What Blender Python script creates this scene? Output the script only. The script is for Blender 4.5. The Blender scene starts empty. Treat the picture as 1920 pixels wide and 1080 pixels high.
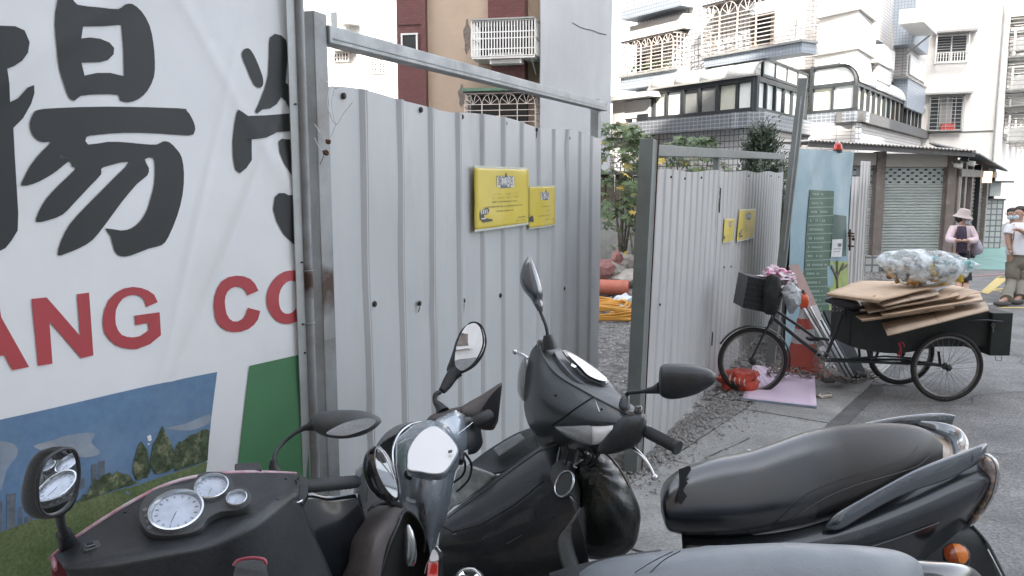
import bpy, bmesh, math, random
from math import sin, cos, pi, radians, sqrt, atan2
from mathutils import Vector, Matrix, noise
from mathutils.geometry import tessellate_polygon
random.seed(7)
S = bpy.context.scene
COL = S.collection
V = Vector
# ------------------------------------------------------------------ camera
CAMH = 1.9; PITCH = radians(7.6); FPX = 1500.0
cd = bpy.data.cameras.new('camera'); cam = bpy.data.objects.new('camera', cd); COL.objects.link(cam)
cam.location = (0, 0, CAMH); cam.rotation_euler = (pi/2 - PITCH, 0, 0)
cd.sensor_width = 36; cd.lens = 36*FPX/1920; cd.clip_end = 900; cd.clip_start = 0.05
S.camera = cam
# ------------------------------------------------------------------ world, sun, exposure
SUN_EL = radians(35); SUN_AZ = radians(180)      # azimuth measured from +Y clockwise: the sun stands behind the camera
w = bpy.data.worlds.new('World'); S.world = w; w.use_nodes = True
nt = w.node_tree; bg = nt.nodes['Background']
sky = nt.nodes.new('ShaderNodeTexSky'); sky.sky_type = 'NISHITA'; sky.sun_disc = False
sky.sun_elevation = SUN_EL; sky.sun_rotation = SUN_AZ; sky.air_density = 1.0; sky.dust_density = 3.5; sky.ozone_density = 1.0
hs = nt.nodes.new('ShaderNodeHueSaturation'); hs.inputs['Saturation'].default_value = 0.34
nt.links.new(sky.outputs[0], hs.inputs['Color']); nt.links.new(hs.outputs[0], bg.inputs['Color'])
bg.inputs['Strength'].default_value = 0.15
sd = bpy.data.lights.new('sun', 'SUN'); sd.energy = 2.4; sd.angle = radians(0.6); sd.color = (1.0, 0.93, 0.84)
sun = bpy.data.objects.new('sun', sd); COL.objects.link(sun)
sdir = V((sin(SUN_AZ)*cos(SUN_EL), cos(SUN_AZ)*cos(SUN_EL), sin(SUN_EL)))
sun.rotation_euler = sdir.to_track_quat('Z', 'Y').to_euler(); sun.location = sdir*60
S.view_settings.view_transform = 'Standard'; S.view_settings.look = 'None'
S.view_settings.exposure = 2.58; S.view_settings.gamma = 1.0
S.cycles.max_bounces = 8; S.cycles.transparent_max_bounces = 12
S.cycles.use_denoising = True

# ------------------------------------------------------------------ measuring helpers
C0 = V((0, 0, CAMH)); FW = V((0, cos(PITCH), -sin(PITCH))); UP = V((0, sin(PITCH), cos(PITCH)))
def ray(px, py): return FW + V((1, 0, 0))*((px-960)/FPX) + UP*((540-py)/FPX)
def P(px, py, t): return C0 + ray(px, py)*t
def PZ(px, py, z=0.0):
    r = ray(px, py); return C0 + r*((z-CAMH)/r.z)
def PY(px, py, Y):
    r = ray(px, py); return C0 + r*(Y/r.y)
def PL(px, py, p, n):
    r = ray(px, py); return C0 + r*((V(p)-C0).dot(n)/r.dot(n))

# ------------------------------------------------------------------ objects
basis = {}
def props(o, label=None, cat=None, group=None, kind=None):
    if label: o['label'] = label
    if cat: o['category'] = cat
    if group: o['group'] = group
    if kind: o['kind'] = kind
    return o
def thing(name, label, cat, loc, group=None):
    o = bpy.data.objects.new(name, None); COL.objects.link(o); o.location = loc
    o.empty_display_size = 0.1
    basis[o] = V(loc)
    return props(o, label, cat, group)
def place(name, me, parent=None):
    o = bpy.data.objects.new(name, me); COL.objects.link(o)
    if parent is not None:
        o.parent = parent; basis[o] = basis[parent]
    else: basis[o] = V((0, 0, 0))
    return o
class MB:
    def __init__(s): s.v = []; s.f = []
    def add(s, vs, fs):
        b = len(s.v); s.v += [V(x) for x in vs]; s.f += [tuple(b+i for i in f) for f in fs]
    def quad(s, a, b, c, d): s.add([a, b, c, d], [(0, 1, 2, 3)])
    def box(s, c, ax, ay, az):      # centre, half-axis vectors
        c = V(c); ax = V(ax); ay = V(ay); az = V(az)
        vs = [c+ax*i+ay*j+az*k for k in (-1, 1) for j in (-1, 1) for i in (-1, 1)]
        fs = [(0, 2, 3, 1), (4, 5, 7, 6), (0, 1, 5, 4), (2, 6, 7, 3), (0, 4, 6, 2), (1, 3, 7, 5)]
        if ax.cross(ay).dot(az) < 0: fs = [tuple(reversed(f)) for f in fs]
        s.add(vs, fs)
    def abox(s, x0, x1, y0, y1, z0, z1):
        s.box(((x0+x1)/2, (y0+y1)/2, (z0+z1)/2), ((x1-x0)/2, 0, 0), (0, (y1-y0)/2, 0), (0, 0, (z1-z0)/2))
    def bar(s, a, b, w, h, up=(0, 0, 1)):   # square bar a->b
        a = V(a); b = V(b); d = (b-a); L = d.length
        if L < 1e-6: return
        d /= L; u = V(up)
        if abs(d.dot(u)) > .98: u = V((1, 0, 0))
        x = d.cross(u).normalized(); y = x.cross(d).normalized()
        s.box((a+b)/2, x*w/2, d*L/2, y*h/2)
    def rings(s, rs, cap=True, closed=True):
        n = len(rs[0]); vs = [p for r in rs for p in r]; fs = []
        for i in range(len(rs)-1):
            for j in range(n if closed else n-1):
                k = (j+1) % n
                fs.append((i*n+j, i*n+k, (i+1)*n+k, (i+1)*n+j))
        if cap:
            fs.append(tuple(reversed(range(n)))); fs.append(tuple(range((len(rs)-1)*n, len(rs)*n)))
        s.add(vs, fs)
    def tube(s, pts, r, n=10, smooth=0, cap=True):
        pts = [V(p) for p in pts]; R = list(r) if hasattr(r, '__len__') else [r]*len(pts)
        if smooth:
            pr = cr([list(p)+[q] for p, q in zip(pts, R)], smooth)
            pts = [V(p[:3]) for p in pr]; R = [max(p[3], 1e-4) for p in pr]
        rs = []; pu = None
        for i, p in enumerate(pts):
            d = (pts[min(i+1, len(pts)-1)]-pts[max(i-1, 0)])
            if d.length < 1e-9: d = V((0, 0, 1))
            d.normalize()
            if pu is None:
                u = d.orthogonal().normalized()
            else:
                u = pu - d*pu.dot(d)
                u = u.normalized() if u.length > 1e-6 else d.orthogonal().normalized()
            pu = u; q = d.cross(u)
            rs.append([p+(u*cos(2*pi*k/n)+q*sin(2*pi*k/n))*R[i] for k in range(n)])
        s.rings(rs, cap)
    def cyl(s, c, axis, r, h, n=24, r2=None):
        a = V(axis).normalized(); c = V(c); s.tube([c-a*h/2, c+a*h/2], [r, r if r2 is None else r2], n)
    def lathe(s, c, axis, prof, n=28, e1=None, sx=1.0):   # prof: [(radius, height)]; sx squashes along e1
        a = V(axis).normalized(); c = V(c)
        u = (V(e1)-a*V(e1).dot(a)).normalized() if e1 is not None else a.orthogonal().normalized()
        q = a.cross(u)
        s.rings([[c+a*h+(u*cos(2*pi*k/n)*sx+q*sin(2*pi*k/n))*max(r, 1e-5) for k in range(n)] for r, h in prof], True)
    def torus(s, c, axis, R, r, n=48, m=8, e1=None, sx=1.0):
        a = V(axis).normalized(); c = V(c)
        u = (V(e1)-a*V(e1).dot(a)).normalized() if e1 is not None else a.orthogonal().normalized()
        q = a.cross(u); vs = []; fs = []
        for i in range(n):
            t = 2*pi*i/n; dr = u*cos(t)*sx+q*sin(t); cc = c+dr*R; dn = dr.normalized()
            for j in range(m):
                f = 2*pi*j/m; vs.append(cc+dn*r*cos(f)+a*r*sin(f))
        for i in range(n):
            for j in range(m):
                fs.append((i*m+j, ((i+1) % n)*m+j, ((i+1) % n)*m+(j+1) % m, i*m+(j+1) % m))
        s.add(vs, fs)
    def blob(s, c, r, seed=0, amp=.25, sub=2, sc=(1, 1, 1), fr=1.3):
        bm = bmesh.new(); bmesh.ops.create_icosphere(bm, subdivisions=sub, radius=1)
        vs = []
        for v in bm.verts:
            k = 1+amp*noise.noise(v.co*fr+V((seed*7.3, seed*1.7, seed)))
            vs.append(V(c)+V((v.co.x*sc[0], v.co.y*sc[1], v.co.z*sc[2]))*r*k)
        s.add(vs, [tuple(x.index for x in f.verts) for f in bm.faces]); bm.free()
    def sheet(s, grid):
        n = len(grid[0]); s.add([p for r in grid for p in r],
            [(i*n+j, i*n+j+1, (i+1)*n+j+1, (i+1)*n+j) for i in range(len(grid)-1) for j in range(n-1)])
    def build(s, name, mat, parent=None, smooth=False, local=False, solid=0, bevel=0, sub=0, offset=0, weld=False):
        off = V((0, 0, 0)) if (parent is None or local) else basis[parent]
        me = bpy.data.meshes.new(name)
        me.from_pydata([tuple(p-off) for p in s.v], [], s.f); me.validate()
        if weld or smooth:
            bm = bmesh.new(); bm.from_mesh(me)
            if weld: bmesh.ops.remove_doubles(bm, verts=bm.verts, dist=1e-5)
            bmesh.ops.recalc_face_normals(bm, faces=bm.faces); bm.to_mesh(me); bm.free()
        me.materials.append(mat)
        if smooth:
            me.polygons.foreach_set('use_smooth', [True]*len(me.polygons))
            try: me.set_sharp_from_angle(angle=radians(smooth if smooth is not True else 45))
            except Exception: pass
        o = place(name, me, parent)
        if solid:
            m = o.modifiers.new('thick', 'SOLIDIFY'); m.thickness = solid; m.offset = offset
        if bevel:
            m = o.modifiers.new('bevel', 'BEVEL'); m.width = bevel; m.segments = 2; m.limit_method = 'ANGLE'
            m.angle_limit = radians(40)
        if sub:
            m = o.modifiers.new('sub', 'SUBSURF'); m.levels = sub; m.render_levels = sub
        return o
def cr(pts, k):
    """Catmull-Rom through lists of numbers"""
    n = len(pts); out = []
    for i in range(n-1):
        p0 = pts[max(i-1, 0)]; p1 = pts[i]; p2 = pts[i+1]; p3 = pts[min(i+2, n-1)]
        for s_ in range(k):
            t = s_/k
            out.append([.5*((2*b)+(c-a)*t+(2*a-5*b+4*c-d)*t*t+(-a+3*b-3*c+d)*t**3) for a, b, c, d in zip(p0, p1, p2, p3)])
    out.append(list(pts[-1])); return out
def ploft(secs, n=22, k=5, e=2.0, mb=None):
    """solid through sections (top px,py, bottom px,py, depth top, depth bottom, half thickness m)"""
    ss = cr([list(s) for s in secs], k) if k > 1 else secs
    mb = mb or MB(); rs = []
    for a in ss:
        T = P(a[0], a[1], a[4]); B = P(a[2], a[3], a[5]); c = (T+B)/2; h = (T-B)/2; th = max(a[6], .0005)
        vd = (c-C0).normalized(); hn = h.normalized() if h.length > 1e-6 else V((0, 0, 1))
        vd = (vd-hn*vd.dot(hn)).normalized()
        r = []
        for j in range(n):
            f = 2*pi*j/n; x = cos(f); y = sin(f)
            x = math.copysign(abs(x)**(2/e), x); y = math.copysign(abs(y)**(2/e), y)
            r.append(c+h*x+vd*th*y)
        rs.append(r)
    mb.rings(rs); return mb
def patch(grid, k=5, mb=None):
    """surface through a grid of (px,py,depth)"""
    g = [cr([list(p) for p in row], k) for row in grid]
    cols = list(zip(*g)); cols = [cr([list(p) for p in c], k) for c in cols]
    rows = list(zip(*cols)); mb = mb or MB()
    mb.sheet([[P(*p) for p in r] for r in rows]); return mb
def link_copy(o, parent=None, loc=None, rot=None):
    c = o.copy(); COL.objects.link(c)
    if parent is not None: c.parent = parent
    if loc is not None: c.location = loc
    if rot is not None: c.rotation_euler = rot
    return c

# ------------------------------------------------------------------ materials
def mat(name, col, rough=.6, metal=0., var=.12, vs=6., bump=.0, bs=40., spec=.5, coat=0., trans=0., alpha=1., col2=None, c2=(.5, .7), dirt=0., ds=3., dcol=(.1, .085, .07), emit=None, rvar=0., coord='Object', stretch=None, speck=0., ss=70.):
    m = bpy.data.materials.new(name); m.use_nodes = True; nt = m.node_tree; N = nt.nodes; L = nt.links
    b = N['Principled BSDF']; c = list(col)+[1]
    b.inputs['Roughness'].default_value = rough; b.inputs['Metallic'].default_value = metal
    b.inputs['Specular IOR Level'].default_value = spec; b.inputs['Coat Weight'].default_value = coat
    b.inputs['Coat Roughness'].default_value = .08
    b.inputs['Transmission Weight'].default_value = trans; b.inputs['Alpha'].default_value = alpha
    tc = N.new('ShaderNodeTexCoord'); src = tc.outputs[coord]
    if stretch:
        mp = N.new('ShaderNodeMapping'); mp.inputs['Scale'].default_value = stretch; L.new(src, mp.inputs[0]); src = mp.outputs[0]
    def nz(scale, det=5, ro=.6):
        n = N.new('ShaderNodeTexNoise'); n.inputs['Scale'].default_value = scale; n.inputs['Detail'].default_value = det
        n.inputs['Roughness'].default_value = ro; L.new(src, n.inputs['Vector']); return n.outputs['Fac']
    def mr(x, a, b_, c_, d_):
        n = N.new('ShaderNodeMapRange'); n.inputs[1].default_value = a; n.inputs[2].default_value = b_
        n.inputs[3].default_value = c_; n.inputs[4].default_value = d_; L.new(x, n.inputs[0]); return n.outputs[0]
    def mix(f, A, B, mode='MIX'):
        n = N.new('ShaderNodeMix'); n.data_type = 'RGBA'; n.blend_type = mode
        if isinstance(f, float): n.inputs[0].default_value = f
        else: L.new(f, n.inputs[0])
        for i, x in ((6, A), (7, B)):
            if isinstance(x, (list, tuple)): n.inputs[i].default_value = tuple(x)
            else: L.new(x, n.inputs[i])
        return n.outputs[2]
    cur = c
    if col2: cur = mix(mr(nz(vs), c2[0], c2[1], 0., 1.), c, list(col2)+[1])
    if var:
        f = mr(nz(vs*1.7), .3, .7, 1-var, 1+var)
        cc = N.new('ShaderNodeCombineXYZ')
        for i in range(3): L.new(f, cc.inputs[i])
        cur = mix(1., cur, cc.outputs[0], 'MULTIPLY')
    if speck:
        f = mr(nz(ss, 3, .7), .32, .68, 1-speck, 1+speck); cc = N.new('ShaderNodeCombineXYZ')
        for i in range(3): L.new(f, cc.inputs[i])
        cur = mix(1., cur, cc.outputs[0], 'MULTIPLY')
    if dirt: cur = mix(mr(nz(ds, 8, .7), .62-dirt*.25, .8, 0., min(1., dirt+.2)), cur, list(dcol)+[1])
    if isinstance(cur, list): b.inputs['Base Color'].default_value = cur
    else: L.new(cur, b.inputs['Base Color'])
    if rvar: L.new(mr(nz(vs*2.3), .3, .7, max(0, rough-rvar), min(1, rough+rvar)), b.inputs['Roughness'])
    if bump:
        bn = N.new('ShaderNodeBump'); bn.inputs['Strength'].default_value = bump; bn.inputs['Distance'].default_value = .01
        L.new(nz(bs), bn.inputs['Height']); L.new(bn.outputs[0], b.inputs['Normal'])
    if emit:
        b.inputs['Emission Color'].default_value = list(emit[:3])+[1]; b.inputs['Emission Strength'].default_value = emit[3]
    m['bs'] = 1
    return m
def tilemat(name, tile, grout, tw=.1, th=.1, gap=.1, rough=.35, offs=0., var=.08, dirt=.15):
    """square wall tiles: grid from the wall's own coordinates"""
    m = mat(name, tile, rough, var=0); nt = m.node_tree; N = nt.nodes; L = nt.links; b = N['Principled BSDF']
    tc = N.new('ShaderNodeTexCoord'); sp = N.new('ShaderNodeSeparateXYZ'); L.new(tc.outputs['UV'], sp.inputs[0])
    co = N.new('ShaderNodeCombineXYZ'); L.new(sp.outputs[0], co.inputs[0]); L.new(sp.outputs[1], co.inputs[1])
    br = N.new('ShaderNodeTexBrick'); L.new(co.outputs[0], br.inputs['Vector'])
    br.offset = offs; br.inputs['Scale'].default_value = 1; br.inputs['Brick Width'].default_value = tw; br.inputs['Row Height'].default_value = th
    br.inputs['Mortar Size'].default_value = gap*th; br.inputs['Mortar Smooth'].default_value = .2
    br.inputs['Color1'].default_value = list(tile)+[1]; br.inputs['Color2'].default_value = [x*(1-var) for x in tile]+[1]
    br.inputs['Mortar'].default_value = list(grout)+[1]
    nz = N.new('ShaderNodeTexNoise'); nz.inputs['Scale'].default_value = .8; nz.inputs['Detail'].default_value = 8; L.new(tc.outputs['UV'], nz.inputs['Vector'])
    r = N.new('ShaderNodeMapRange'); r.inputs[1].default_value = .45; r.inputs[2].default_value = .75; r.inputs[3].default_value = 0; r.inputs[4].default_value = dirt
    L.new(nz.outputs['Fac'], r.inputs[0])
    mx = N.new('ShaderNodeMix'); mx.data_type = 'RGBA'; L.new(r.outputs[0], mx.inputs[0]); L.new(br.outputs['Color'], mx.inputs[6])
    mx.inputs[7].default_value = (.25, .22, .19, 1); L.new(mx.outputs[2], b.inputs['Base Color'])
    bn = N.new('ShaderNodeBump'); bn.inputs['Strength'].default_value = .6; bn.inputs['Distance'].default_value = .01; bn.invert = True
    L.new(br.outputs['Fac'], bn.inputs['Height']); L.new(bn.outputs[0], b.inputs['Normal'])
    return m
def uvwall(o, off=None):
    me = o.data; off = off or basis.get(o, V((0, 0, 0)))
    uv = me.uv_layers.new(name='UVMap')
    for p in me.polygons:
        n = p.normal
        if abs(n.z) > .8: a = V((1, 0, 0)); b = V((0, 1, 0))
        else: a = V((0, 0, 1)).cross(n).normalized(); b = V((0, 0, 1))
        for li in p.loop_indices:
            c = me.vertices[me.loops[li].vertex_index].co+off
            uv.data[li].uv = (c.dot(a), c.dot(b))
    return o
class Face:
    """a vertical plane: s along, n outwards (towards the viewer), z up"""
    def __init__(f, p0, d):
        f.p = V((p0[0], p0[1], 0)); f.d = V((d[0], d[1], 0)).normalized()
        f.n = V((f.d.y, -f.d.x, 0))
        if f.n.dot(V((0, 0, 0))-f.p) < 0: f.n = -f.n
    def w(f, s, z, n=0): return f.p+f.d*s+V((0, 0, z))+f.n*n
    def sz(f, px, py, n=0):
        q = PL(px, py, f.p+f.n*n, f.n)-f.p; return q.dot(f.d), q.z
    def box(f, mb, s0, s1, z0, z1, n0, n1):
        mb.box(f.w((s0+s1)/2, (z0+z1)/2, (n0+n1)/2), f.d*(s1-s0)/2, f.n*(n1-n0)/2, V((0, 0, (z1-z0)/2)))
    def pbox(f, mb, x0, y0, x1, y1, n0, n1):
        """box from a measured rectangle; height from the middle of it"""
        s0 = f.sz(x0, 340, n1)[0]; s1 = f.sz(x1, 340, n1)[0]; xm = (x0+x1)/2
        zt = f.sz(xm, y0, n1)[1]; zb = f.sz(xm, y1, n1)[1]
        f.box(mb, min(s0, s1), max(s0, s1), zb, zt, n0, n1)
        return min(s0, s1), max(s0, s1), zb, zt
def frame_mb(f, s0, s1, z0, z1, wd, n0, n1, mb=None):
    mb = mb or MB()
    f.box(mb, s0, s1, z0, z0+wd, n0, n1); f.box(mb, s0, s1, z1-wd, z1, n0, n1)
    f.box(mb, s0, s0+wd, z0+wd, z1-wd, n0, n1); f.box(mb, s1-wd, s1, z0+wd, z1-wd, n0, n1)
    return mb

# ------------------------------------------------------------------ materials in use
M = {}
M['asphalt'] = mat('asphalt', (.175, .174, .172), .9, speck=.45, ss=55, var=.2, vs=1.2, bump=.5, bs=160, col2=(.205, .204, .2), c2=(.4, .65), dirt=.55, ds=1.3, dcol=(.075, .073, .07))
M['concrete'] = mat('concrete_slab', (.30, .298, .285), .92, speck=.25, ss=45, var=.2, vs=1.5, bump=.6, bs=90, col2=(.2, .2, .195), c2=(.45, .7), dirt=.35, ds=2.2, dcol=(.06, .058, .055))
M['gravel'] = mat('gravel_ground', (.17, .165, .158), .95, speck=.5, ss=30, var=.35, vs=9, bump=1, bs=60, col2=(.07, .068, .066), c2=(.4, .6), dirt=.4, ds=5, dcol=(.25, .24, .23))
M['stone'] = mat('stones', (.25, .24, .23), .95, var=.4, vs=22)
M['yellow_line'] = mat('worn_yellow_paint', (.55, .43, .16), .8, var=.2, vs=5, dirt=.5, ds=9, dcol=(.09, .09, .09))
M['green_path'] = mat('green_path_paint', (.19, .34, .31), .8, var=.15, vs=1.5, dirt=.3, ds=3, dcol=(.35, .4, .4))
M['pale_line'] = mat('worn_white_paint', (.5, .5, .47), .8, var=.2, vs=5, dirt=.5, ds=9, dcol=(.12, .12, .12))
M['galv'] = mat('galvanised_steel', (.30, .32, .33), .5, metal=.55, var=.14, vs=5, dirt=.22, ds=3, dcol=(.2, .19, .17), bump=.1, bs=25, rvar=.1)
M['galv_rust'] = mat('rust_stained_steel', (.27, .285, .29), .55, metal=.5, var=.18, vs=4, dirt=.5, ds=2.2, dcol=(.11, .06, .035), bump=.15, bs=25)
M['rust'] = mat('rust', (.10, .05, .03), .9, var=.3, vs=30)
M['sheet'] = mat('white_steel_sheet', (.475, .49, .50), .38, var=.06, vs=2.2, dirt=.38, ds=2.6, dcol=(.27, .265, .25), bump=.05, bs=6, stretch=(1, 1, .35), spec=.4)
M['sheet2'] = mat('dull_steel_sheet', (.45, .45, .445), .5, var=.08, vs=3, dirt=.3, ds=1.8, dcol=(.24, .23, .21), bump=.05, bs=8, stretch=(1, 1, .3))
M['screw'] = mat('dark_screw', (.05, .045, .04), .6, metal=.4)
M['banner'] = mat('banner_vinyl', (.79, .81, .825), .48, var=.04, vs=2, dirt=.12, ds=1.3, dcol=(.4, .4, .39), bump=.12, bs=5)
M['ink'] = mat('charcoal_print', (.026, .029, .031), .5, var=.08, vs=3)
M['red_ink'] = mat('red_print', (.42, .06, .07), .5, var=.08, vs=3)
M['green_ink'] = mat('green_print', (.07, .20, .095), .5, var=.08, vs=2)
M['print_sky'] = mat('printed_sky', (.12, .22, .36), .5, var=.12, vs=2.0, col2=(.24, .32, .40), c2=(.45, .85), bump=0, speck=.08, ss=40)
M['print_cloud'] = mat('printed_cloud', (.22, .29, .37), .5, var=.2, vs=6, col2=(.34, .38, .42), c2=(.4, .7))
M['print_grass'] = mat('printed_grass', (.16, .205, .09), .55, var=.15, vs=5, speck=.3, ss=110, col2=(.10, .155, .06), c2=(.4, .62))
M['print_tree'] = mat('printed_trees', (.06, .085, .045), .55, var=.4, vs=30, speck=.5, ss=90, col2=(.18, .20, .11), c2=(.5, .62))
M['print_tower'] = mat('printed_towers', (.13, .16, .19), .55, var=.3, vs=25)

# ------------------------------------------------------------------ ground
SD = V((.581, .814, 0)); SN = V((.814, -.581, 0)); FA = V((-.70, 2.70, 0))   # street direction, towards the road, fence origin
def st(o_, s, z=0): return FA+SN*o_+SD*s+V((0, 0, z))
g = MB(); g.quad((-250, -120, -.004), (250, -120, -.004), (250, 420, -.004), (-250, 420, -.004))
o = g.build('road', M['asphalt']); props(o, kind='structure')
lot = MB(); n = 40
def zlot(x, y):
    return .02+.05*max(0, noise.noise(V((x*.9, y*.9, 3))))+.02*noise.noise(V((x*4, y*4, 1)))
rows = []
for i in range(61):
    row = []
    for j in range(61):
        p = st(-16+15.8*(j/60), -4+34*(i/60)); e = min(1, (60-j)/3)
        p.z = zlot(p.x, p.y)*e+.002; row.append(p)
    rows.append(row)
lot.sheet(rows); o = lot.build('gravel_lot', M['gravel'], smooth=True); props(o, kind='structure')
# concrete apron in slabs
pav = thing('pavement', None, None, st(.2, 4)); pav['kind'] = 'structure'
def slab(o0, o1, s0, s1, zt=.02, nm='slab', m_='concrete'):
    b = MB(); gap = .008
    b.box(st((o0+o1)/2, (s0+s1)/2, zt/2), SN*((o1-o0)/2-gap), SD*((s1-s0)/2-gap), (0, 0, zt/2))
    return b.build(nm, M[m_], pav, bevel=.006)
cuts = [-2.6, -1.2, .3, 1.75, 3.1, 4.6, 5.7, 7.1, 8.8]
for i in range(len(cuts)-1):
    slab(-.05, .63, cuts[i], cuts[i+1], .02+.003*(i % 2))
for i in range(len(cuts)-1):
    if cuts[i+1] < 5: slab(-.62, -.05, cuts[i]+.2, cuts[i+1]+.2, .014+.004*((i+1) % 2))
for i in range(3): slab(.63, 1.5, -2.6+1.45*i, -1.15+1.45*i, .018+.003*(i % 2))
# loose gravel along the second gate and in the lot
gr = MB(); rnd = random.Random(3)
def pebble(p, r):
    a = [p+V((rnd.uniform(-1, 1)*r*.3+dx*r, rnd.uniform(-1, 1)*r*.3+dy*r, dz*r*.7)) for dx, dy, dz in ((1, 0, 0), (0, 1, 0), (-1, 0, 0), (0, -1, 0), (0, 0, 1), (0, 0, -.4))]
    gr.add(a, [(0, 1, 4), (1, 2, 4), (2, 3, 4), (3, 0, 4), (1, 0, 5), (2, 1, 5), (3, 2, 5), (0, 3, 5)])
for i in range(5200):
    s_ = rnd.uniform(2.4, 6.5); o_ = -.34+abs(rnd.gauss(0, .16))*(1 if s_ < 5.7 else .5)
    if o_ > .26: continue
    pebble(st(o_, s_, .016+rnd.random()*.02), rnd.uniform(.004, .016))
for i in range(9000):
    p = st(-.3-abs(rnd.gauss(0, 2.5)), rnd.uniform(1, 16)); r = rnd.uniform(.008, .035)
    p.z = zlot(p.x, p.y); pebble(p, r)
for i in range(350):
    p = st(rnd.uniform(-.3, 1.3), rnd.uniform(1, 8), .024); pebble(p, rnd.uniform(.002, .006))
o = gr.build('gravel', M['stone']); props(o, kind='stuff', label='loose grey gravel and broken stone along the fence foot')
# darker old asphalt patch edge next to the apron, cracks, painted markings further off
M['asphalt_dark'] = mat('patched_asphalt', (.12, .12, .12), .92, var=.25, vs=3, bump=.6, bs=140)
M['crack'] = mat('asphalt_crack', (.07, .07, .07), .95, var=.3)
m_ = MB(); rq = random.Random(12); L_ = []; R_ = []
for i in range(60):
    s_ = 4.4+i*.055; L_.append(st(.61, s_, .003)); R_.append(st(.66+.14*(.5+.5*noise.noise(V((s_*2.2, 0, 4))))+rq.uniform(0, .035), s_, .003))
m_.sheet([L_, R_]); o = m_.build('asphalt_patch', M['asphalt_dark']); props(o, kind='structure')
for k, (o0, s0_, do, ds_, n_) in enumerate(((1.0, 5.5, .09, .10, 26), (2.2, 6.5, -.05, .16, 22), (1.5, 4.6, .13, .03, 18), (3.0, 8.2, .12, .12, 24), (1.2, 8.6, .11, -.02, 26), (.15, 3.0, .0, .12, 9), (.3, 5.9, -.03, .07, 10))):
    m_ = MB(); oo, ss = o0, s0_; prev = st(oo, ss); z_ = .003 if o0 > .62 else .0265
    for i in range(n_):
        oo += do*rq.uniform(.2, 1.6)+rq.uniform(-.05, .05); ss += ds_*rq.uniform(.2, 1.6)+rq.uniform(-.05, .05); c = st(oo, ss); d = (c-prev).normalized(); q_ = V((d.y, -d.x, 0))*rq.uniform(.0015, .005)
        m_.add([V((p.x, p.y, z_)) for p in (prev-q_, c-q_, c+q_, prev+q_)], [(0, 1, 2, 3)]); prev = c
    o = m_.build('road_crack' if z_ < .01 else 'pavement_crack', M['crack']); props(o, kind='structure')
b = MB()
def flat(b, pts, z): b.add([V((p.x, p.y, z)) for p in pts], [tuple(range(len(pts)))])
def G(x, y): return PZ(x, y, 0)
def strip(x0, y0, x1, y1, w_, z=.004, mb=None):
    a = G(x0, y0); c = G(x1, y1); d = (c-a).normalized(); q = V((d.y, -d.x, 0))*w_/2
    flat(mb, [a-q, c-q, c+q, a+q], z)
ln = MB(); flat(ln, [G(1838, 548), G(1853, 552), G(1892, 521), G(1872, 518)], .004)
strip(1872, 520, 1990, 521, .12, .004, ln); strip(1893, 524, 1990, 545, .1, .0045, ln)
strip(1856, 544, 1960, 534, .1, .005, ln); strip(1860, 545, 2000, 560, .1, .0055, ln)
strip(1876, 577, 2100, 578, .11, .004, ln)
o = ln.build('road_marking', M['yellow_line']); props(o, kind='structure')
ln = MB(); strip(1850, 571, 1893, 568, .1, .004, ln); o = ln.build('white_road_marking', M['pale_line']); props(o, kind='structure')
ln = MB(); flat(ln, [G(1790, 505), G(1935, 507), G(1960, 468), G(1845, 462), G(1790, 480)], .004)
o = ln.build('green_footpath', M['green_path']); props(o, kind='structure')
M['pink_kerb'] = mat('worn_red_kerb_paint', (.42, .22, .21), .8, var=.2)
ln = MB(); strip(1700, 520, 1800, 520, .08, .004, ln); strip(1800, 520, 1880, 514, .08, .005, ln); strip(1880, 514, 1980, 498, .08, .006, ln)
o = ln.build('red_kerb_line', M['pink_kerb']); props(o, kind='structure')

# ------------------------------------------------------------------ banner
BP = V((P(575, 450, 2.72).x, P(575, 450, 2.72).y, 0)); BF = Face(BP, -SD)   # s grows to the left
def wr(s, z):
    a = .018*noise.noise(V((s*1.3+z*.6, z*.5, 0)))+.010*noise.noise(V((s*3+z*1.3, z*1.2, 5)))
    a += .006*sin((s*2.1+z*1.5)*3.1)*max(0, noise.noise(V((s, z, 9))))*2
    # diagonal creases in the lower right
    for (c, k, wd, am) in ((1.62, 1.9, .016, .010), (1.2, 1.4, .018, .008), (2.6, .8, .025, .009), (3.3, -.2, .03, .008), (1.95, 3.2, .02, .009), (2.3, -1.5, .02, .008)):
        d = z-(c-k*(-s)*1.0) if False else (z-c)+k*(s-.35)
        a += am*math.exp(-(d/wd)**2/4)*max(0, .4+noise.noise(V((s*1.5, z*1.5, c*3))))
    if s < .16: a += .009*sin(z*8+2*sin(z*3))*(1-s/.16)
    return a
def bpt(s, z, off=0): return BF.w(s, z, wr(s, z)+off)
bt = thing('advertising_banner', 'large wrinkled white vinyl banner with dark brush characters, red capitals and a park photo', 'banner', BF.w(1.2, 0))
S0, S1, Z0, Z1 = .035, 2.3, .25, 3.0
mb = MB(); NS = 240; NZ = 270
mb.sheet([[bpt(S0+(S1-S0)*j/NS, Z0+(Z1-Z0)*i/NZ) for j in range(NS+1)] for i in range(NZ+1)])
banner_cloth = mb.build('banner_cloth', M['banner'], bt, smooth=True)
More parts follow.
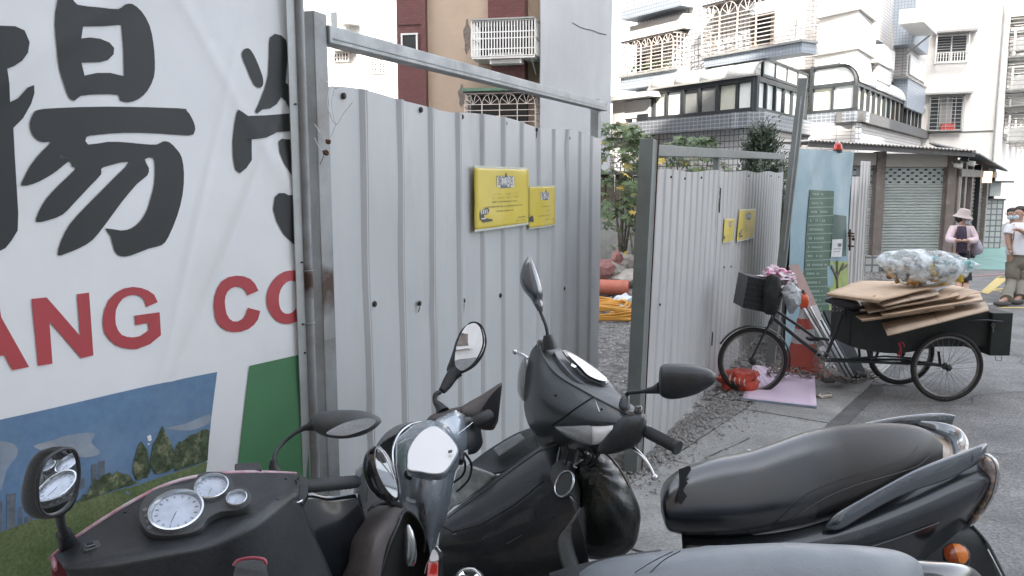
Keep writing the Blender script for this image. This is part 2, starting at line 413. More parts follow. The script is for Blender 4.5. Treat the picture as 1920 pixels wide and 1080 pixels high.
def printed(name, outlines, m, off, step=.05, holes=(), label=None):
    """flat print that follows the cloth; outlines in measured pixels"""
    step = min(step, .022)
    loops = [[V(BF.sz(x, y)+(0,)) for x, y in ol] for ol in [outlines]+list(holes)]
    tris = tessellate_polygon(loops); vs = [p for l in loops for p in l]
    bm = bmesh.new(); bv = [bm.verts.new(p) for p in vs]
    for t in tris:
        try: bm.faces.new([bv[i] for i in t])
        except ValueError: pass
    xs = [v.co.x for v in bm.verts]; ys = [v.co.y for v in bm.verts]
    for ax, lo, hi in ((0, min(xs), max(xs)), (1, min(ys), max(ys))):
        c = lo+step
        while c < hi:
            co = V((c, 0, 0)) if ax == 0 else V((0, c, 0)); no = V((1, 0, 0)) if ax == 0 else V((0, 1, 0))
            bmesh.ops.bisect_plane(bm, geom=bm.verts[:]+bm.edges[:]+bm.faces[:], plane_co=co, plane_no=no); c += step
    bm.verts.index_update(); q = MB()
    bmesh.ops.dissolve_degenerate(bm, edges=bm.edges, dist=1e-5); bm.verts.index_update()
    q.add([bpt(max(v.co.x, S0+.002), v.co.y, off+.0008) for v in bm.verts], [tuple(x.index for x in f.verts) for f in bm.faces]); bm.free()
    o = q.build(name, m, bt, smooth=True)
    if label: o['label'] = label
    return o
def sm(pts, k=3):
    n = len(pts); e = [pts[-1]]+list(pts)+[pts[0], pts[1]]; out = []
    for i in range(1, n+1):
        for s_ in range(k):
            t = s_/k; out.append(tuple(.5*((2*b_)+(c-a)*t+(2*a-5*b_+4*c-d)*t*t+(-a+3*b_-3*c+d)*t**3) for a, b_, c, d in zip(e[i-1], e[i], e[i+1], e[i+2])))
    return out
ri = [(118, -8), (104, 2), (97, 48), (100, 85), (108, 130), (118, 160), (127, 183), (138, 189), (149, 180), (185, 177), (220, 178), (223, 188), (238, 192), (258, 186), (275, 170), (287, 145), (289, 115), (286, 80), (279, 48), (264, 22), (245, 8), (230, 10), (218, 18), (180, 15), (141, 10), (132, -2)]
rh = [(150, 51), (187, 50), (226, 47), (230, 95), (231, 143), (205, 137), (180, 137), (156, 142), (150, 118), (185, 117), (200, 113), (211, 102), (212, 90), (203, 80), (185, 73), (165, 71), (148, 73)]
ST = .03
printed('brush_stroke', sm(ri, 2), M['ink'], .002, ST, [rh])
ym = [(60, 212), (53, 232), (57, 250), (68, 263), (82, 267), (94, 266), (75, 285), (55, 310), (42, 335), (38, 348), (60, 345), (85, 333), (105, 320), (128, 302), (133, 312), (139, 317), (110, 345), (85, 372), (70, 398), (66, 416), (90, 412), (115, 402), (135, 382), (165, 350), (187, 327), (187, 317), (200, 311), (240, 303), (215, 330), (185, 360), (155, 390), (128, 420), (112, 450), (105, 478), (120, 475), (145, 465), (170, 450), (195, 420), (225, 380), (255, 345), (275, 329), (278, 315), (270, 299), (286, 296), (290, 312), (289, 345), (283, 370), (275, 395), (262, 415), (245, 428), (225, 432), (195, 428), (205, 442), (213, 470), (225, 480), (245, 479), (280, 466), (305, 460), (318, 445), (335, 405), (345, 365), (347, 325), (342, 295), (332, 280), (318, 267), (305, 265), (293, 271), (265, 270), (235, 267), (200, 266), (163, 271), (160, 257), (180, 253), (230, 249), (290, 250), (355, 254), (366, 248), (367, 236), (360, 220), (350, 207), (335, 203), (200, 200), (100, 203), (70, 206)]
printed('brush_stroke', sm(ym, 2), M['ink'], .002, ST)
printed('brush_stroke', [(-60, 45), (0, 49), (25, 50), (42, 58), (50, 80), (46, 100), (35, 115), (20, 125), (7, 130), (12, 160), (15, 192), (30, 185), (48, 165), (60, 160), (61, 175), (55, 195), (40, 222), (22, 240), (25, 290), (29, 350), (32, 400), (31, 432), (20, 450), (8, 465), (-10, 474), (-60, 440)], M['ink'], .002, ST)
printed('brush_stroke', sm([(458, 95), (465, 90), (473, 93), (483, 110), (493, 135), (497, 150), (495, 162), (487, 164), (478, 155), (465, 125), (457, 105)], 2), M['ink'], .002, ST)
printed('brush_stroke', [(507, 80), (508, 70), (517, 63), (528, 66), (537, 75), (540, 90), (540, 120), (538, 155), (545, 160), (552, 168), (552, 212), (545, 200), (538, 190), (530, 182), (522, 195), (510, 203), (495, 205), (485, 213), (482, 208), (490, 190), (500, 165), (506, 140), (507, 110)], M['ink'], .002, ST)
printed('brush_stroke', [(450, 205), (458, 210), (468, 217), (500, 216), (553, 212), (554, 245), (520, 248), (500, 258), (485, 260), (475, 261), (475, 300), (465, 315), (453, 325), (445, 318), (441, 295), (440, 265), (443, 235), (447, 212)], M['ink'], .002, ST)
printed('brush_stroke', [(524, 265), (530, 260), (540, 261), (556, 263), (556, 350), (545, 330), (532, 305), (525, 285)], M['ink'], .002, ST)
printed('brush_stroke', [(515, 370), (522, 362), (532, 362), (538, 366), (558, 364), (558, 392), (550, 400), (557, 420), (558, 459), (548, 457), (530, 438), (518, 415), (512, 392)], M['ink'], .002, ST)
printed('red_letter', [(-32, 560), (-5, 566), (0, 595), (51, 687), (20, 693), (5, 665), (-60, 680), (-70, 700), (-100, 700)], M['red_ink'], .002, ST)
printed('red_letter', [(56, 560), (84, 557), (148, 630), (141, 551), (164, 548), (174, 666), (150, 671), (89, 602), (95, 681), (68, 685)], M['red_ink'], .002, ST)
printed('red_letter', [(299, 567), (292, 553), (280, 545), (266, 540), (250, 538), (231, 541), (215, 550), (202, 563), (195, 580), (192, 596), (192, 610), (196, 625), (205, 637), (217, 647), (230, 652), (245, 655), (260, 655), (285, 646), (306, 629), (303, 586), (254, 592), (256, 610), (281, 606), (282, 620), (265, 631), (252, 633), (240, 632), (229, 628), (222, 620), (217, 608), (216, 595), (217, 581), (222, 570), (230, 560), (240, 555), (250, 553), (260, 554), (268, 558), (274, 565), (277, 576)], M['red_ink'], .002, ST)
printed('red_letter', [(484, 545), (478, 532), (470, 523), (458, 518), (445, 517), (430, 520), (418, 528), (410, 541), (405, 557), (404, 575), (406, 595), (411, 607), (418, 615), (428, 621), (440, 623), (453, 622), (466, 617), (476, 609), (483, 599), (487, 583), (465, 577), (461, 590), (456, 598), (447, 603), (439, 603), (432, 598), (427, 589), (425, 578), (424, 566), (425, 556), (429, 547), (435, 541), (442, 538), (450, 538), (457, 541), (462, 547), (464, 554)], M['red_ink'], .002, ST)
ou = []; inn = []
for k in range(29):
    a = radians(-62+0)-0 if False else 0
for k in range(33):
    a = 2*pi*k/32; x = 541+43*cos(a)*1.0; y = 557-8*cos(a)*.2+50*sin(a)-6*cos(a)
    if x <= 563: ou.append((x, y))
ou.sort(key=lambda p: 0)
def arc(rx, ry, a0, a1, n): return [(541+rx*cos(a0+(a1-a0)*k/n), 557-5*cos(a0+(a1-a0)*k/n)+ry*sin(a0+(a1-a0)*k/n)) for k in range(n+1)]
am = math.acos(21/43.)
A1 = arc(43, 50, am, 2*pi-am, 26); B1 = arc(21.5, 31, 2*pi-.05, .05, 20)
printed('red_letter', A1+[(562, 540)]+B1+[(562, 575)], M['red_ink'], .002, ST)
# the printed park photo
printed('printed_sky', [(-130, 812), (0, 785), (205, 741), (410, 698), (398, 790), (385, 905), (376, 1000), (-130, 1100)], M['print_sky'], .0015, .06)
printed('printed_grass', [(-130, 1030), (0, 996), (80, 968), (150, 942), (280, 905), (391, 866), (385, 905), (350, 1250), (-130, 1250)], M['print_grass'], .003, .06)
for cl in ([(60, 835), (95, 825), (130, 815), (178, 812), (172, 830), (190, 850), (160, 858), (120, 850), (85, 846)], [(-80, 830), (-30, 825), (20, 830), (30, 850), (10, 880), (-10, 930), (-80, 950)], [(315, 805), (350, 796), (395, 778), (393, 795), (360, 808)]):
    printed('printed_cloud', sm(cl, 3), M['print_cloud'], .002, .06)
for (x0, y0, x1, y1) in ((173, 872, 183, 903), (186, 866, 199, 899), (150, 898, 160, 915), (10, 925, 27, 990), (33, 950, 40, 985), (-20, 940, 2, 995), (45, 968, 60, 980)):
    printed('printed_tower', [(x0, y0), (x1, y0-2), (x1, y1), (x0, y1+3)], M['print_tower'], .0025, .06)
tr = random.Random(5)
def bushy(pts, am=5):
    out = []
    for i in range(len(pts)-1):
        (x0, y0), (x1, y1) = pts[i], pts[i+1]; n = max(1, int(math.hypot(x1-x0, y1-y0)/7))
        for k in range(n):
            t = k/n; out.append((x0+(x1-x0)*t+tr.uniform(-am, am)*.4, y0+(y1-y0)*t+tr.uniform(-am, am)))
    return out+[pts[-1]]
printed('printed_bush', bushy([(140, 938), (165, 925), (180, 900), (215, 888), (240, 885), (262, 905)])+[(262, 906), (200, 926), (150, 943)], M['print_tree'], .0035, .06)
printed('printed_bush', bushy([(330, 845), (345, 828), (365, 815), (394, 808)])+[(391, 864), (330, 885)], M['print_tree'], .0035, .06)
printed('printed_tree', [(268, 828), (276, 842), (283, 862), (286, 885), (280, 897), (258, 900), (252, 888), (254, 865), (260, 843)], M['print_tree'], .004, .06)
printed('printed_tree', [(308, 799), (315, 815), (325, 835), (334, 855), (332, 875), (318, 886), (295, 889), (284, 872), (288, 850), (292, 830), (299, 820)], M['print_tree'], .0045, .06)
printed('printed_panel', [(468, 686), (520, 674), (575, 661), (575, 1000), (432, 1000)], M['green_ink'], .002, .05)
# batten and pipe beside the banner
sA = BF.sz(563, 450)[0]; sB = BF.sz(546, 450)[0]
mb = MB(); BF.box(mb, sA-.004, sA+.036, .1, 3.1, .012, .016)
edge = mb.build('edge_strip', mat('edge_strip_metal', (.40, .42, .42), .45, metal=.3, dirt=.2, ds=3), bt)
for z in (.7, 1.05, 1.32, 1.42, 1.63, 2.15, 2.55):
    sc = MB(); sc.cyl(BF.w(sA+.012+.004*sin(z*50), z, .018), BF.n, .0035, .006, 8); sc.build('screw', M['screw'], bt)
pp = P(575, 450, 2.70); pp.z = 0
pole = thing('fence_pole', 'round galvanised steel pole with a rust stain, right of the big banner', 'pole', pp)
t = MB(); t.tube([pp, pp+V((0, 0, 3.4))], .0165, 20); t.build('shaft', M['galv_rust'], pole, smooth=True)
for z in (1.42, 1.6): t = MB(); t.torus(pp+V((0, 0, z)), (0, 0, 1), .018, .002, 24, 6); t.build('clamp', M['galv_rust'], pole, smooth=True)

M['smoke_rust'] = mat('brown_rust_stain', (.27, .285, .29), .55, metal=.5, var=.18, vs=4)
_n = M['smoke_rust'].node_tree; _b = _n.nodes['Principled BSDF']; _src = _b.inputs['Base Color'].links[0].from_socket
_tc = _n.nodes.new('ShaderNodeTexCoord'); _sp = _n.nodes.new('ShaderNodeSeparateXYZ'); _n.links.new(_tc.outputs['Generated'], _sp.inputs[0])
_nz = _n.nodes.new('ShaderNodeTexNoise'); _nz.inputs['Scale'].default_value = 14; _nz.inputs['Detail'].default_value = 6; _n.links.new(_tc.outputs['Object'], _nz.inputs[0])
_m1 = _n.nodes.new('ShaderNodeMath'); _m1.operation = 'MULTIPLY_ADD'; _n.links.new(_sp.outputs[2], _m1.inputs[0]); _m1.inputs[1].default_value = 2; _m1.inputs[2].default_value = -1
_m2 = _n.nodes.new('ShaderNodeMath'); _m2.operation = 'ABSOLUTE'; _n.links.new(_m1.outputs[0], _m2.inputs[0])
_m3 = _n.nodes.new('ShaderNodeMath'); _m3.operation = 'SUBTRACT'; _n.links.new(_nz.outputs[0], _m3.inputs[0]); _n.links.new(_m2.outputs[0], _m3.inputs[1])
_m4 = _n.nodes.new('ShaderNodeMapRange'); _n.links.new(_m3.outputs[0], _m4.inputs[0]); _m4.inputs[1].default_value = -.1; _m4.inputs[2].default_value = .3
_mx = _n.nodes.new('ShaderNodeMix'); _mx.data_type = 'RGBA'; _n.links.new(_m4.outputs[0], _mx.inputs[0]); _n.links.new(_src, _mx.inputs[6]); _mx.inputs[7].default_value = (.07, .045, .035, 1); _n.links.new(_mx.outputs[2], _b.inputs['Base Color'])
zz0 = PL(575, 585, pp, V((0, -1, 0))).z; zz1 = PL(575, 470, pp, V((0, -1, 0))).z
t = MB(); t.tube([pp+V((0, 0, zz0)), pp+V((0, 0, zz1))], .0169, 20); t.build('rust_stain', M['smoke_rust'], pole, smooth=True)
# ------------------------------------------------------------------ first gate
GA = P(612, 340, 2.80); GB = P(1127, 340, 6.0); gd = (GB-GA); gd.z = 0; GL = gd.length; gf = Face(GA, gd)
g1 = thing('site_gate', 'tall wide corrugated white steel gate leaf in a galvanised frame, beside the big banner', 'gate', gf.w(GL/2, 0), 'site gate leaves')
def zt1(s): return 2.225+.012*sin(s*5.1)+.008*noise.noise(V((s*3, 0, 0)))
def corrugate(f, s0, s1, pitch, rib, ztop, z0, nbase, seed=0, dents=(), lean=0., nz=24, depth=.014):
    prof = []; s = s0; k = 0
    while s < s1-1e-6:
        a = min(pitch-rib, s1-s)
        for q in range(5): prof.append((s+a*q/5, 0))
        prof.append((s+a, 0)); s += a
        if s < s1-rib:
            e = rib*.33
            prof += [(s+e, depth), (s+rib*.45, depth), (s+rib*.5, depth*.85), (s+rib*.55, depth), (s+rib-e, depth), (s+rib, 0)]; s += rib
        k += 1
    rows = []
    for i in range(nz+1):
        row = []
        for (x, h) in prof:
            zt = ztop(x); z = z0+(zt-z0)*i/nz
            n = nbase+h+.004*noise.noise(V((x*1.5+seed, z*1.2, seed)))
            for (dx, dz, dw, dh, da) in dents:
                n += da*math.exp(-((x-dx)/dw)**2-((z-dz)/dh)**2)
            row.append(f.w(x+lean*z, z, n))
        rows.append(row)
    m = MB(); m.sheet(rows); return m
ds = gf.sz(795, 588)[0], gf.sz(795, 588)[1]; d2 = gf.sz(1060, 285)
dents = ((gf.sz(1000, 620)[0], 1.3, .06, .09, -.007), (gf.sz(905, 470)[0], 1.75, .12, .05, -.006), (gf.sz(740, 380)[0], 1.9, .05, .2, .005), (gf.sz(670, 740)[0], .95, .10, .06, -.008), (gf.sz(1090, 420)[0], 1.6, .08, .16, -.008), (ds[0], ds[1], .09, .014, -.010), (ds[0], ds[1]+.05, .12, .03, -.006), (d2[0], d2[1], .05, .12, -.012), (gf.sz(700, 520)[0], 1.55, .3, .25, -.006), (gf.sz(640, 660)[0], 1.2, .05, .03, .006))
PIT = .268
for k, (a, c) in enumerate(((0, PIT*3), (PIT*3, PIT*7), (PIT*7, PIT*11), (PIT*11, GL-.03))):
    m_ = corrugate(gf, a+.012, c+.03 if k < 3 else c, PIT, .062, zt1, .06, .0+.0022*k, k*3.3, dents)
    o = m_.build('corrugated_panel', M['sheet'], g1, smooth=30)
mb = MB(); gf.box(mb, -.085, -.012, 0, 2.46, -.03, .03); mb.build('post', M['galv_rust'], g1, bevel=.004)
mb = MB(); gf.box(mb, GL-.055, GL+.02, 0, 2.50, -.075, -.012); mb.build('post', M['galv'], g1, bevel=.004)
def railbox(f, s0, z0_, s1, z1_, h, n0, n1):
    m = MB(); a = f.w(s0, z0_, (n0+n1)/2); b_ = f.w(s1, z1_, (n0+n1)/2)
    m.bar(a, b_, n1-n0, h); return m
zl = gf.sz(606, 67)[1]; zr = gf.sz(1120, 198)[1]
railbox(gf, -.012, zl, GL, zr, .062, -.02, .04).build('top_rail', M['galv'], g1, bevel=.005)
mb = MB(); gf.box(mb, -.084, -.02, 1.35, 1.72, .0302, .031); mb.build('rust_stain', M['smoke_rust'], g1)
railbox(gf, .01, zl-.012, GL-.06, zr-.012, .004, .0415, .0435).build('rail_seam', M['galv_rust'], g1)
railbox(gf, -.01, 1.1, GL, 1.1, .05, -.06, -.01).build('cross_rail', M['galv'], g1)
railbox(gf, -.01, 2.12, GL, 2.14, .05, -.06, -.01).build('cross_rail', M['galv'], g1)
mb = MB()
for (x, y) in ((644, 180), (789, 206), (866, 219), (948, 231), (1006, 243), (1067, 259), (1110, 269), (786, 569), (869, 564), (938, 554), (1058, 541), (1108, 537), (702, 570), (616, 546), (617, 599)):
    s_, z_ = gf.sz(x, y, .004); c = gf.w(s_, z_, .006); mb = MB(); mb.tube([c-gf.n*.004, c+gf.n*.003, c+gf.n*.0031, c+gf.n*.006], [.012, .012, .0075, .0075], 8); mb.build('screw', M['screw'], g1)
for (x, y, L_) in ((869, 566, .1), (1006, 243, .05), (786, 571, .03)):
    s_, z_ = gf.sz(x, y); mb = MB(); mb.bar(gf.w(s_-.005, z_-.01, .006), gf.w(s_-.02, z_-L_, .006), .006, .0015, gf.n); mb.build('rust_streak', M['rust'], g1)
# wire ties and string at the hinge post
M['string'] = mat('white_string', (.62, .64, .66), .6)
tie = thing('string_tie', 'loose white plastic string looped and knotted around the gate hinge', 'string', P(620, 200, 2.72))
mb = MB()
def pt(l, t, k=6): return [V(P(*q[:2], (q[2] if len(q) > 2 else t))) for q in l]
for l in ([(612, 152), (622, 160), (629, 166), (634, 160), (634, 150)], [(617, 162), (614, 190), (618, 212), (630, 233), (643, 215), (662, 190)], [(627, 168), (622, 190), (625, 215), (630, 234)], [(630, 234), (622, 252), (614, 268)], [(590, 233), (600, 248), (613, 266)], [(590, 258), (598, 275), (609, 286)]):
    mb.tube(pt(l, 2.68), .0016, 6, smooth=5)
mb.build('strand', M['string'], tie, smooth=True)
mb = MB()
mb.blob(P(615, 266, 2.68), .009, 1, .6); mb.blob(P(611, 286, 2.68), .010, 2, .6); mb.tube(pt([(609, 287), (604, 300), (600, 308)], 2.68), .0012, 5)
mb.build('rusty_knot', M['rust'], tie)
# ------------------------------------------------------------------ unseen blocks added behind the camera, heights set to shade the scene
M['tan_wall'] = mat('tan_render', (.36, .28, .215), .85, var=.1, vs=.6, dirt=.25, ds=.5, dcol=(.2, .16, .13), bump=.2, bs=30)
M['white_wall'] = mat('white_render', (.60, .585, .56), .85, var=.08, vs=.5, dirt=.22, ds=.7, dcol=(.36, .34, .31), bump=.2, bs=30)
M['grey_wall'] = mat('grey_cement_render', (.40, .42, .44), .9, var=.12, vs=.5, dirt=.4, ds=.6, dcol=(.25, .26, .28), bump=.3, bs=20, stretch=(1, 1, .35))
M['glass'] = mat('dark_window_glass', (.03, .035, .04), .12, spec=.7, var=.2, vs=2)
M['frame_dark'] = mat('dark_aluminium', (.045, .05, .055), .45, metal=.3, var=.1)
M['frame_white'] = mat('white_bars', (.62, .62, .60), .5, var=.1)
M['bars_cream'] = mat('cream_window_bars', (.56, .50, .46), .5, var=.15, vs=9)
M['bars_grey'] = mat('grey_window_bars', (.30, .30, .29), .5, var=.15, vs=9)
M['shade_metal'] = mat('dark_canopy', (.10, .10, .10), .7, var=.2)
def block(nm, lab, x0, x1, y0, y1, h, m, seed):
    t = thing(nm, lab, 'building', ((x0+x1)/2, y1, 0), 'unseen blocks added for shade')
    b = MB(); b.abox(x0, x1, y0, y1, 0, h); o = b.build('wall', m, t)
    b = MB(); b.abox(x0-.1, x1+.1, y0, y1+.25, h+.002, h+.7); b.build('parapet', m, t)
    src = None
    for i in range(int((x1-x0)/3.6)):
        for k in range(int(h/3.1)):
            cx = x0+2+i*3.6; cz = 1.9+k*3.1
            if src is None:
                b = MB(); b.abox(-.8, .8, 0, .05, -.6, .6); src = b.build('window', M['glass'], None); src.parent = t; o = src
                p = MB(); p.abox(-1, 1, .002, .6, -.9, -.75); q = p.build('sill', M['white_wall'], None); q.parent = src; sl = q
                o.location = V((cx, y1+.005, cz))-basis[t]; continue
            o = link_copy(src, t, V((cx, y1+.005, cz))-basis[t])
            if k < 3: link_copy(sl, o)
    return t
block('shade_block', 'tall tan unseen block added behind the viewer to shade the left side', -27, 3.0, -16, -8, 29.5, M['tan_wall'], 1)
block('shade_block', 'lower pale unseen block added behind the viewer to shade the ground on the right', 3.0, 12, -16.2, -8.01, 24.4, M['white_wall'], 2)
block('shade_block', 'tallest grey unseen block added behind the viewer to shade the far right', 12.0, 42, -16.1, -8.02, 35, M['grey_wall'], 3)

# ------------------------------------------------------------------ helpers for openings
def grid_bars(f, s0, s1, z0, z1, n, ns, nz, r=.012, mb=None):
    mb = mb or MB()
    for i in range(ns+1):
        s = s0+(s1-s0)*i/ns; f.box(mb, s-r, s+r, z0, z1, n-r, n+r)
    for i in range(nz+1):
        z = z0+(z1-z0)*i/nz; f.box(mb, s0, s1, z-r*.8, z+r*.8, n-r*.7, n+r*.7)
    return mb
def window(f, t, s0, s1, z0, z1, n=0., fm='frame_dark', gm='glass', panes=2, fw=.05, dep=.05):
    fr = frame_mb(f, s0, s1, z0, z1, fw, n+.003, n+dep)
    for i in range(1, panes):
        s = s0+(s1-s0)*i/panes; f.box(fr, s-fw*.4, s+fw*.4, z0+fw, z1-fw, n+.003, n+dep-.004)
    o = fr.build('window', M[fm], t)
    for i in range(panes):
        a = s0+fw*.5+(s1-s0-fw)*i/panes; b_ = s0+fw*.5+(s1-s0-fw)*(i+1)/panes
        g = MB(); f.box(g, a+fw*.3, b_-fw*.3, z0+fw*.8, z1-fw*.8, n+.005, n+dep*.5+.004*i)
        g.build('pane', M[gm if isinstance(gm, str) else gm[i % len(gm)]], o)
    return o
def cage(f, t, s0, s1, z0, z1, n1, ns, nz, fm, sun=True, r=.014, name='balcony_cage', n0=.02):
    """projecting security cage with an arch band of sun-ray motifs at the top"""
    mb = MB(); zt = z1-(z1-z0)*.27 if sun else z1
    if sun: ns = max(2, int(round((s1-s0)/((z1-zt)*1.9))))
    grid_bars(f, s0, s1, z0, zt, n1, ns, nz, r, mb)
    for s in (s0, s1):
        for i in range(nz+2):
            z = z0+(z1-z0)*i/(nz+1); a = f.w(s, z, n0); mb.bar(a, f.w(s, z, n1), r*1.5, r*1.5)
        for k in range(1, 5):
            nn = n0+(n1-n0)*k/5; f.box(mb, s-r*.6, s+r*.6, z0, z1, nn-r*.6, nn+r*.6)
    o = mb.build(name, M[fm], t)
    if sun:
        m2 = MB(); na = ns
        f.box(m2, s0, s1, z1-r, z1+r, n1-r, n1+r)
        for k in range(na):
            a = s0+(s1-s0)*k/na; b_ = s0+(s1-s0)*(k+1)/na; c = (a+b_)/2; R = (b_-a)/2*.96; Rz = (z1-zt)*.95
            pts = [f.w(c+R*cos(q), zt+Rz*sin(q), n1) for q in [pi*i/10 for i in range(11)]]
            m2.tube(pts, r*.8, 5)
            for q in (pi*.2, pi*.4, pi*.6, pi*.8): m2.bar(f.w(c, zt, n1), f.w(c+R*cos(q), zt+Rz*sin(q), n1), r*1.1, r*1.1)
        m2.build('arch_band', M[fm], o)
        m3 = MB(); f.box(m3, s0-.03, s1+.03, z1+.02, z1+.04, n0, n1+.04); m3.build('cage_top', M['shade_metal'], o)
    return o
def ang(deg): return V((sin(radians(deg)), cos(radians(deg)), 0))

# ------------------------------------------------------------------ tan building with maroon strip (D), t about 19
D0 = P(1013, 340, 19.2); fd = Face(D0, ang(-78))
tD = thing('apartment_building', 'tan apartment building with a maroon window strip and a white caged balcony', 'building', fd.w(3, 0))
M['maroon'] = tilemat('maroon_tiles', (.13, .045, .045), (.07, .03, .03), .12, .06, .08, .35, .5, .2)
mb = MB(); fd.box(mb, 0, fd.sz(804, 340)[0], 0, 13, -7, 0); mb.build('wall', M['tan_wall'], tD)
s0 = fd.sz(804, 340)[0]; s1 = fd.sz(752, 340)[0]
mb = MB(); fd.box(mb, s0-.02, s1, 0, 13, -7, .12); uvwall(mb.build('maroon_strip', M['maroon'], tD))
for k in (0, 1, 2):
    zt = fd.sz(780, [-60, 108, 265][k])[1]; 
    window(fd, tD, s0+.18, s1-.12, zt-.15, zt+.55, .125, 'frame_white', 'glass', 1, .04)
    mb = MB(); fd.box(mb, s0+.06, s1-.05, zt+.75, zt+1.6, .122, .15); uvwall(mb.build('tile_panel', M['maroon'], tD))
mb = MB(); fd.box(mb, s0-.02, s0+.09, 0, 13, .125, .17); uvwall(mb.build('maroon_trim', M['maroon'], tD))
# balcony bay to the right: lighter recess, maroon spandrels
M['soot'] = mat('soot_stain', (.14, .12, .105), .9, var=.3, vs=9)
a = fd.pbox(MB(), 905, 340, 1003, 341, 0, 0)
def maroon_bay(y0, y1, x0=916, x1=983):
    m_ = MB(); q = fd.pbox(m_, x0, y0, x1, y1, .003, .45); uvwall(m_.build('maroon_spandrel', M['maroon'], tD)); return q
maroon_bay(-40, 38); maroon_bay(104, 148, 922); maroon_bay(255, 300, 922)
m_ = MB(); fd.pbox(m_, 900, 38, 990, 112, -.0, .02); m_.build('dark_opening', M['glass'], tD)
m_ = MB(); fd.pbox(m_, 878, 175, 990, 232, .0, .02); m_.build('dark_opening', M['glass'], tD)
q0 = fd.sz(1002, 340, .8)[0]; q1 = fd.sz(886, 340, .8)[0]; zt = fd.sz(945, 38, .8)[1]; zb = fd.sz(945, 104, .8)[1]
M['white_frame_bright'] = mat('white_painted_bars', (.75, .75, .73), .5, var=.05)
mb = MB(); grid_bars(fd, q0, q1, zb, zt, .8, 22, 2, .012, mb)
for s in (q0, q1):
    for k in range(7): fd.box(mb, s-.012, s+.012, zb, zt, .02+.11*k, .04+.11*k)
    for z in (zb, (zb+zt)/2, zt): mb.bar(fd.w(s, z, .02), fd.w(s, z, .8), .025, .025)
z5 = zb+(zt-zb)*.68; mb.bar(fd.w(q0, z5, .8), fd.w(q1, z5, .8), .02, .02); z5 = zb+(zt-zb)*.2; mb.bar(fd.w(q0, z5, .8), fd.w(q1, z5, .8), .02, .02)
for s in (q0+.1, q1-.1, (q0+q1)/2): mb.bar(fd.w(s, zb, .8), fd.w(s, zb-.35, .1), .02, .02)
mb.build('white_balcony_cage', M['white_frame_bright'], tD)
mb = MB(); fd.box(mb, q0, q1, zt+.015, zt+.05, .0, .85); mb.build('balcony_canopy', M['bars_grey'], tD)
mb = MB(); fd.box(mb, q0, q1, zb-.06, zb-.02, .0, .8); mb.build('balcony_floor', M['white_wall'], tD)
mb = MB(); q = fd.pbox(mb, 919, 99, 977, 119, .46, .75); ac = mb.build('air_conditioner', M['white_frame_bright'], tD)
mb = MB()
for k in range(6): zz = q[2]+(q[3]-q[2])*(k+.5)/6; fd.box(mb, q[0]+.04, q[1]-.04, zz-.012, zz+.012, .752, .765)
mb.build('grille', M['bars_grey'], ac)
M['green_cage'] = mat('green_painted_bars', (.12, .17, .13), .6, var=.2)
M['green_top'] = mat('green_canopy', (.09, .16, .11), .7, var=.2)
qa = fd.sz(1003, 340, .7)[0]; qb = fd.sz(872, 340, .7)[0]; zt = fd.sz(940, 172, .7)[1]
cage(fd, tD, qa, qb, zt-.95, zt-.03, .7, 15, 5, 'bars_cream', True, .009)
mb = MB(); fd.box(mb, qa-.05, qb+.05, zt+.02, zt+.09, .0, .78); mb.build('green_canopy', M['green_top'], tD)
for (x, y0, y1) in ((876, 40, 98), (866, 158, 200)):
    mb = MB(); s_, z_ = fd.sz(x, (y0+y1)/2); n_ = 14
    pts = [V((s_+.09*cos(2*pi*k/n_)*(1+.3*sin(k*2.3)), z_+(.38 if y0 < 90 else .25)*sin(2*pi*k/n_)*(1+.15*cos(k*1.7)), 0)) for k in range(n_)]
    mb.add([fd.w(p.x, p.y, .004) for p in pts], [tuple(range(n_))]); mb.build('soot_stain', M['soot'], tD)
# ------------------------------------------------------------------ plain grey side wall (E)
E0 = P(1143, 340, 18.4); fe = Face(E0, (-1, 0, 0))
tE = thing('blank_wall_building', 'plain grey cement side wall of a building with faint cracks and streaks', 'building', fe.w(.8, 0))
mb = MB(); fe.box(mb, 0, fe.sz(1014, 340)[0]+.02, 0, 13, -5, 0); mb.build('wall', M['grey_wall'], tE)
mb = MB(); prv = None
for (x, y) in ((1073, 42), (1086, 50), (1096, 54), (1108, 56), (1124, 62), (1137, 65)):
    s_, z_ = fe.sz(x, y); p = fe.w(s_, z_, .006)
    if prv: mb.bar(prv, p, .012, .012)
    prv = p
mb.build('cable', M['shade_metal'], tE)
# ------------------------------------------------------------------ far white building (F) on the left
F0 = P(760, 340, 37); ff = Face(F0, ang(-75))
tF = thing('white_building', 'sunlit white building far behind the first gate, with small barred windows', 'building', ff.w(5, 0))
mb = MB(); ff.box(mb, -1, ff.sz(600, 340)[0], 0, 13.5, -8, 0); mb.build('wall', M['white_wall'], tF)
mb = MB(); ff.box(mb, ff.sz(610, 340)[0], ff.sz(520, 340)[0], 0, 19, -8, -1.5); mb.build('rear_wall', M['white_wall'], tF)
mb = MB(); ff.pbox(mb, 629, 22, 639, 52, 0, .12); mb.build('narrow_window', M['glass'], tF)
for (x0, y0, x1, y1) in ((632, 93, 663, 116), (700, 106, 729, 138)):
    q = ff.pbox(MB(), x0, y0, x1, y1, .02, .04); window(ff, tF, q[0], q[1], q[2], q[3], .003, 'bars_cream', 'glass', 2, .05)
    grid_bars(ff, q[0], q[1], q[2], q[3], .25, 6, 7 if x0 > 690 else 3, .02).build('window_grille', M['bars_cream'], tF)
mb = MB(); ff.pbox(mb, 628, 90, 665, 94, .003, .7); mb.build('window_canopy', M['bars_grey'], tF)
mb = MB(); ff.pbox(mb, 703, 70, 732, 82, .003, .6); mb.build('awning', M['bars_grey'], tF)
mb = MB()
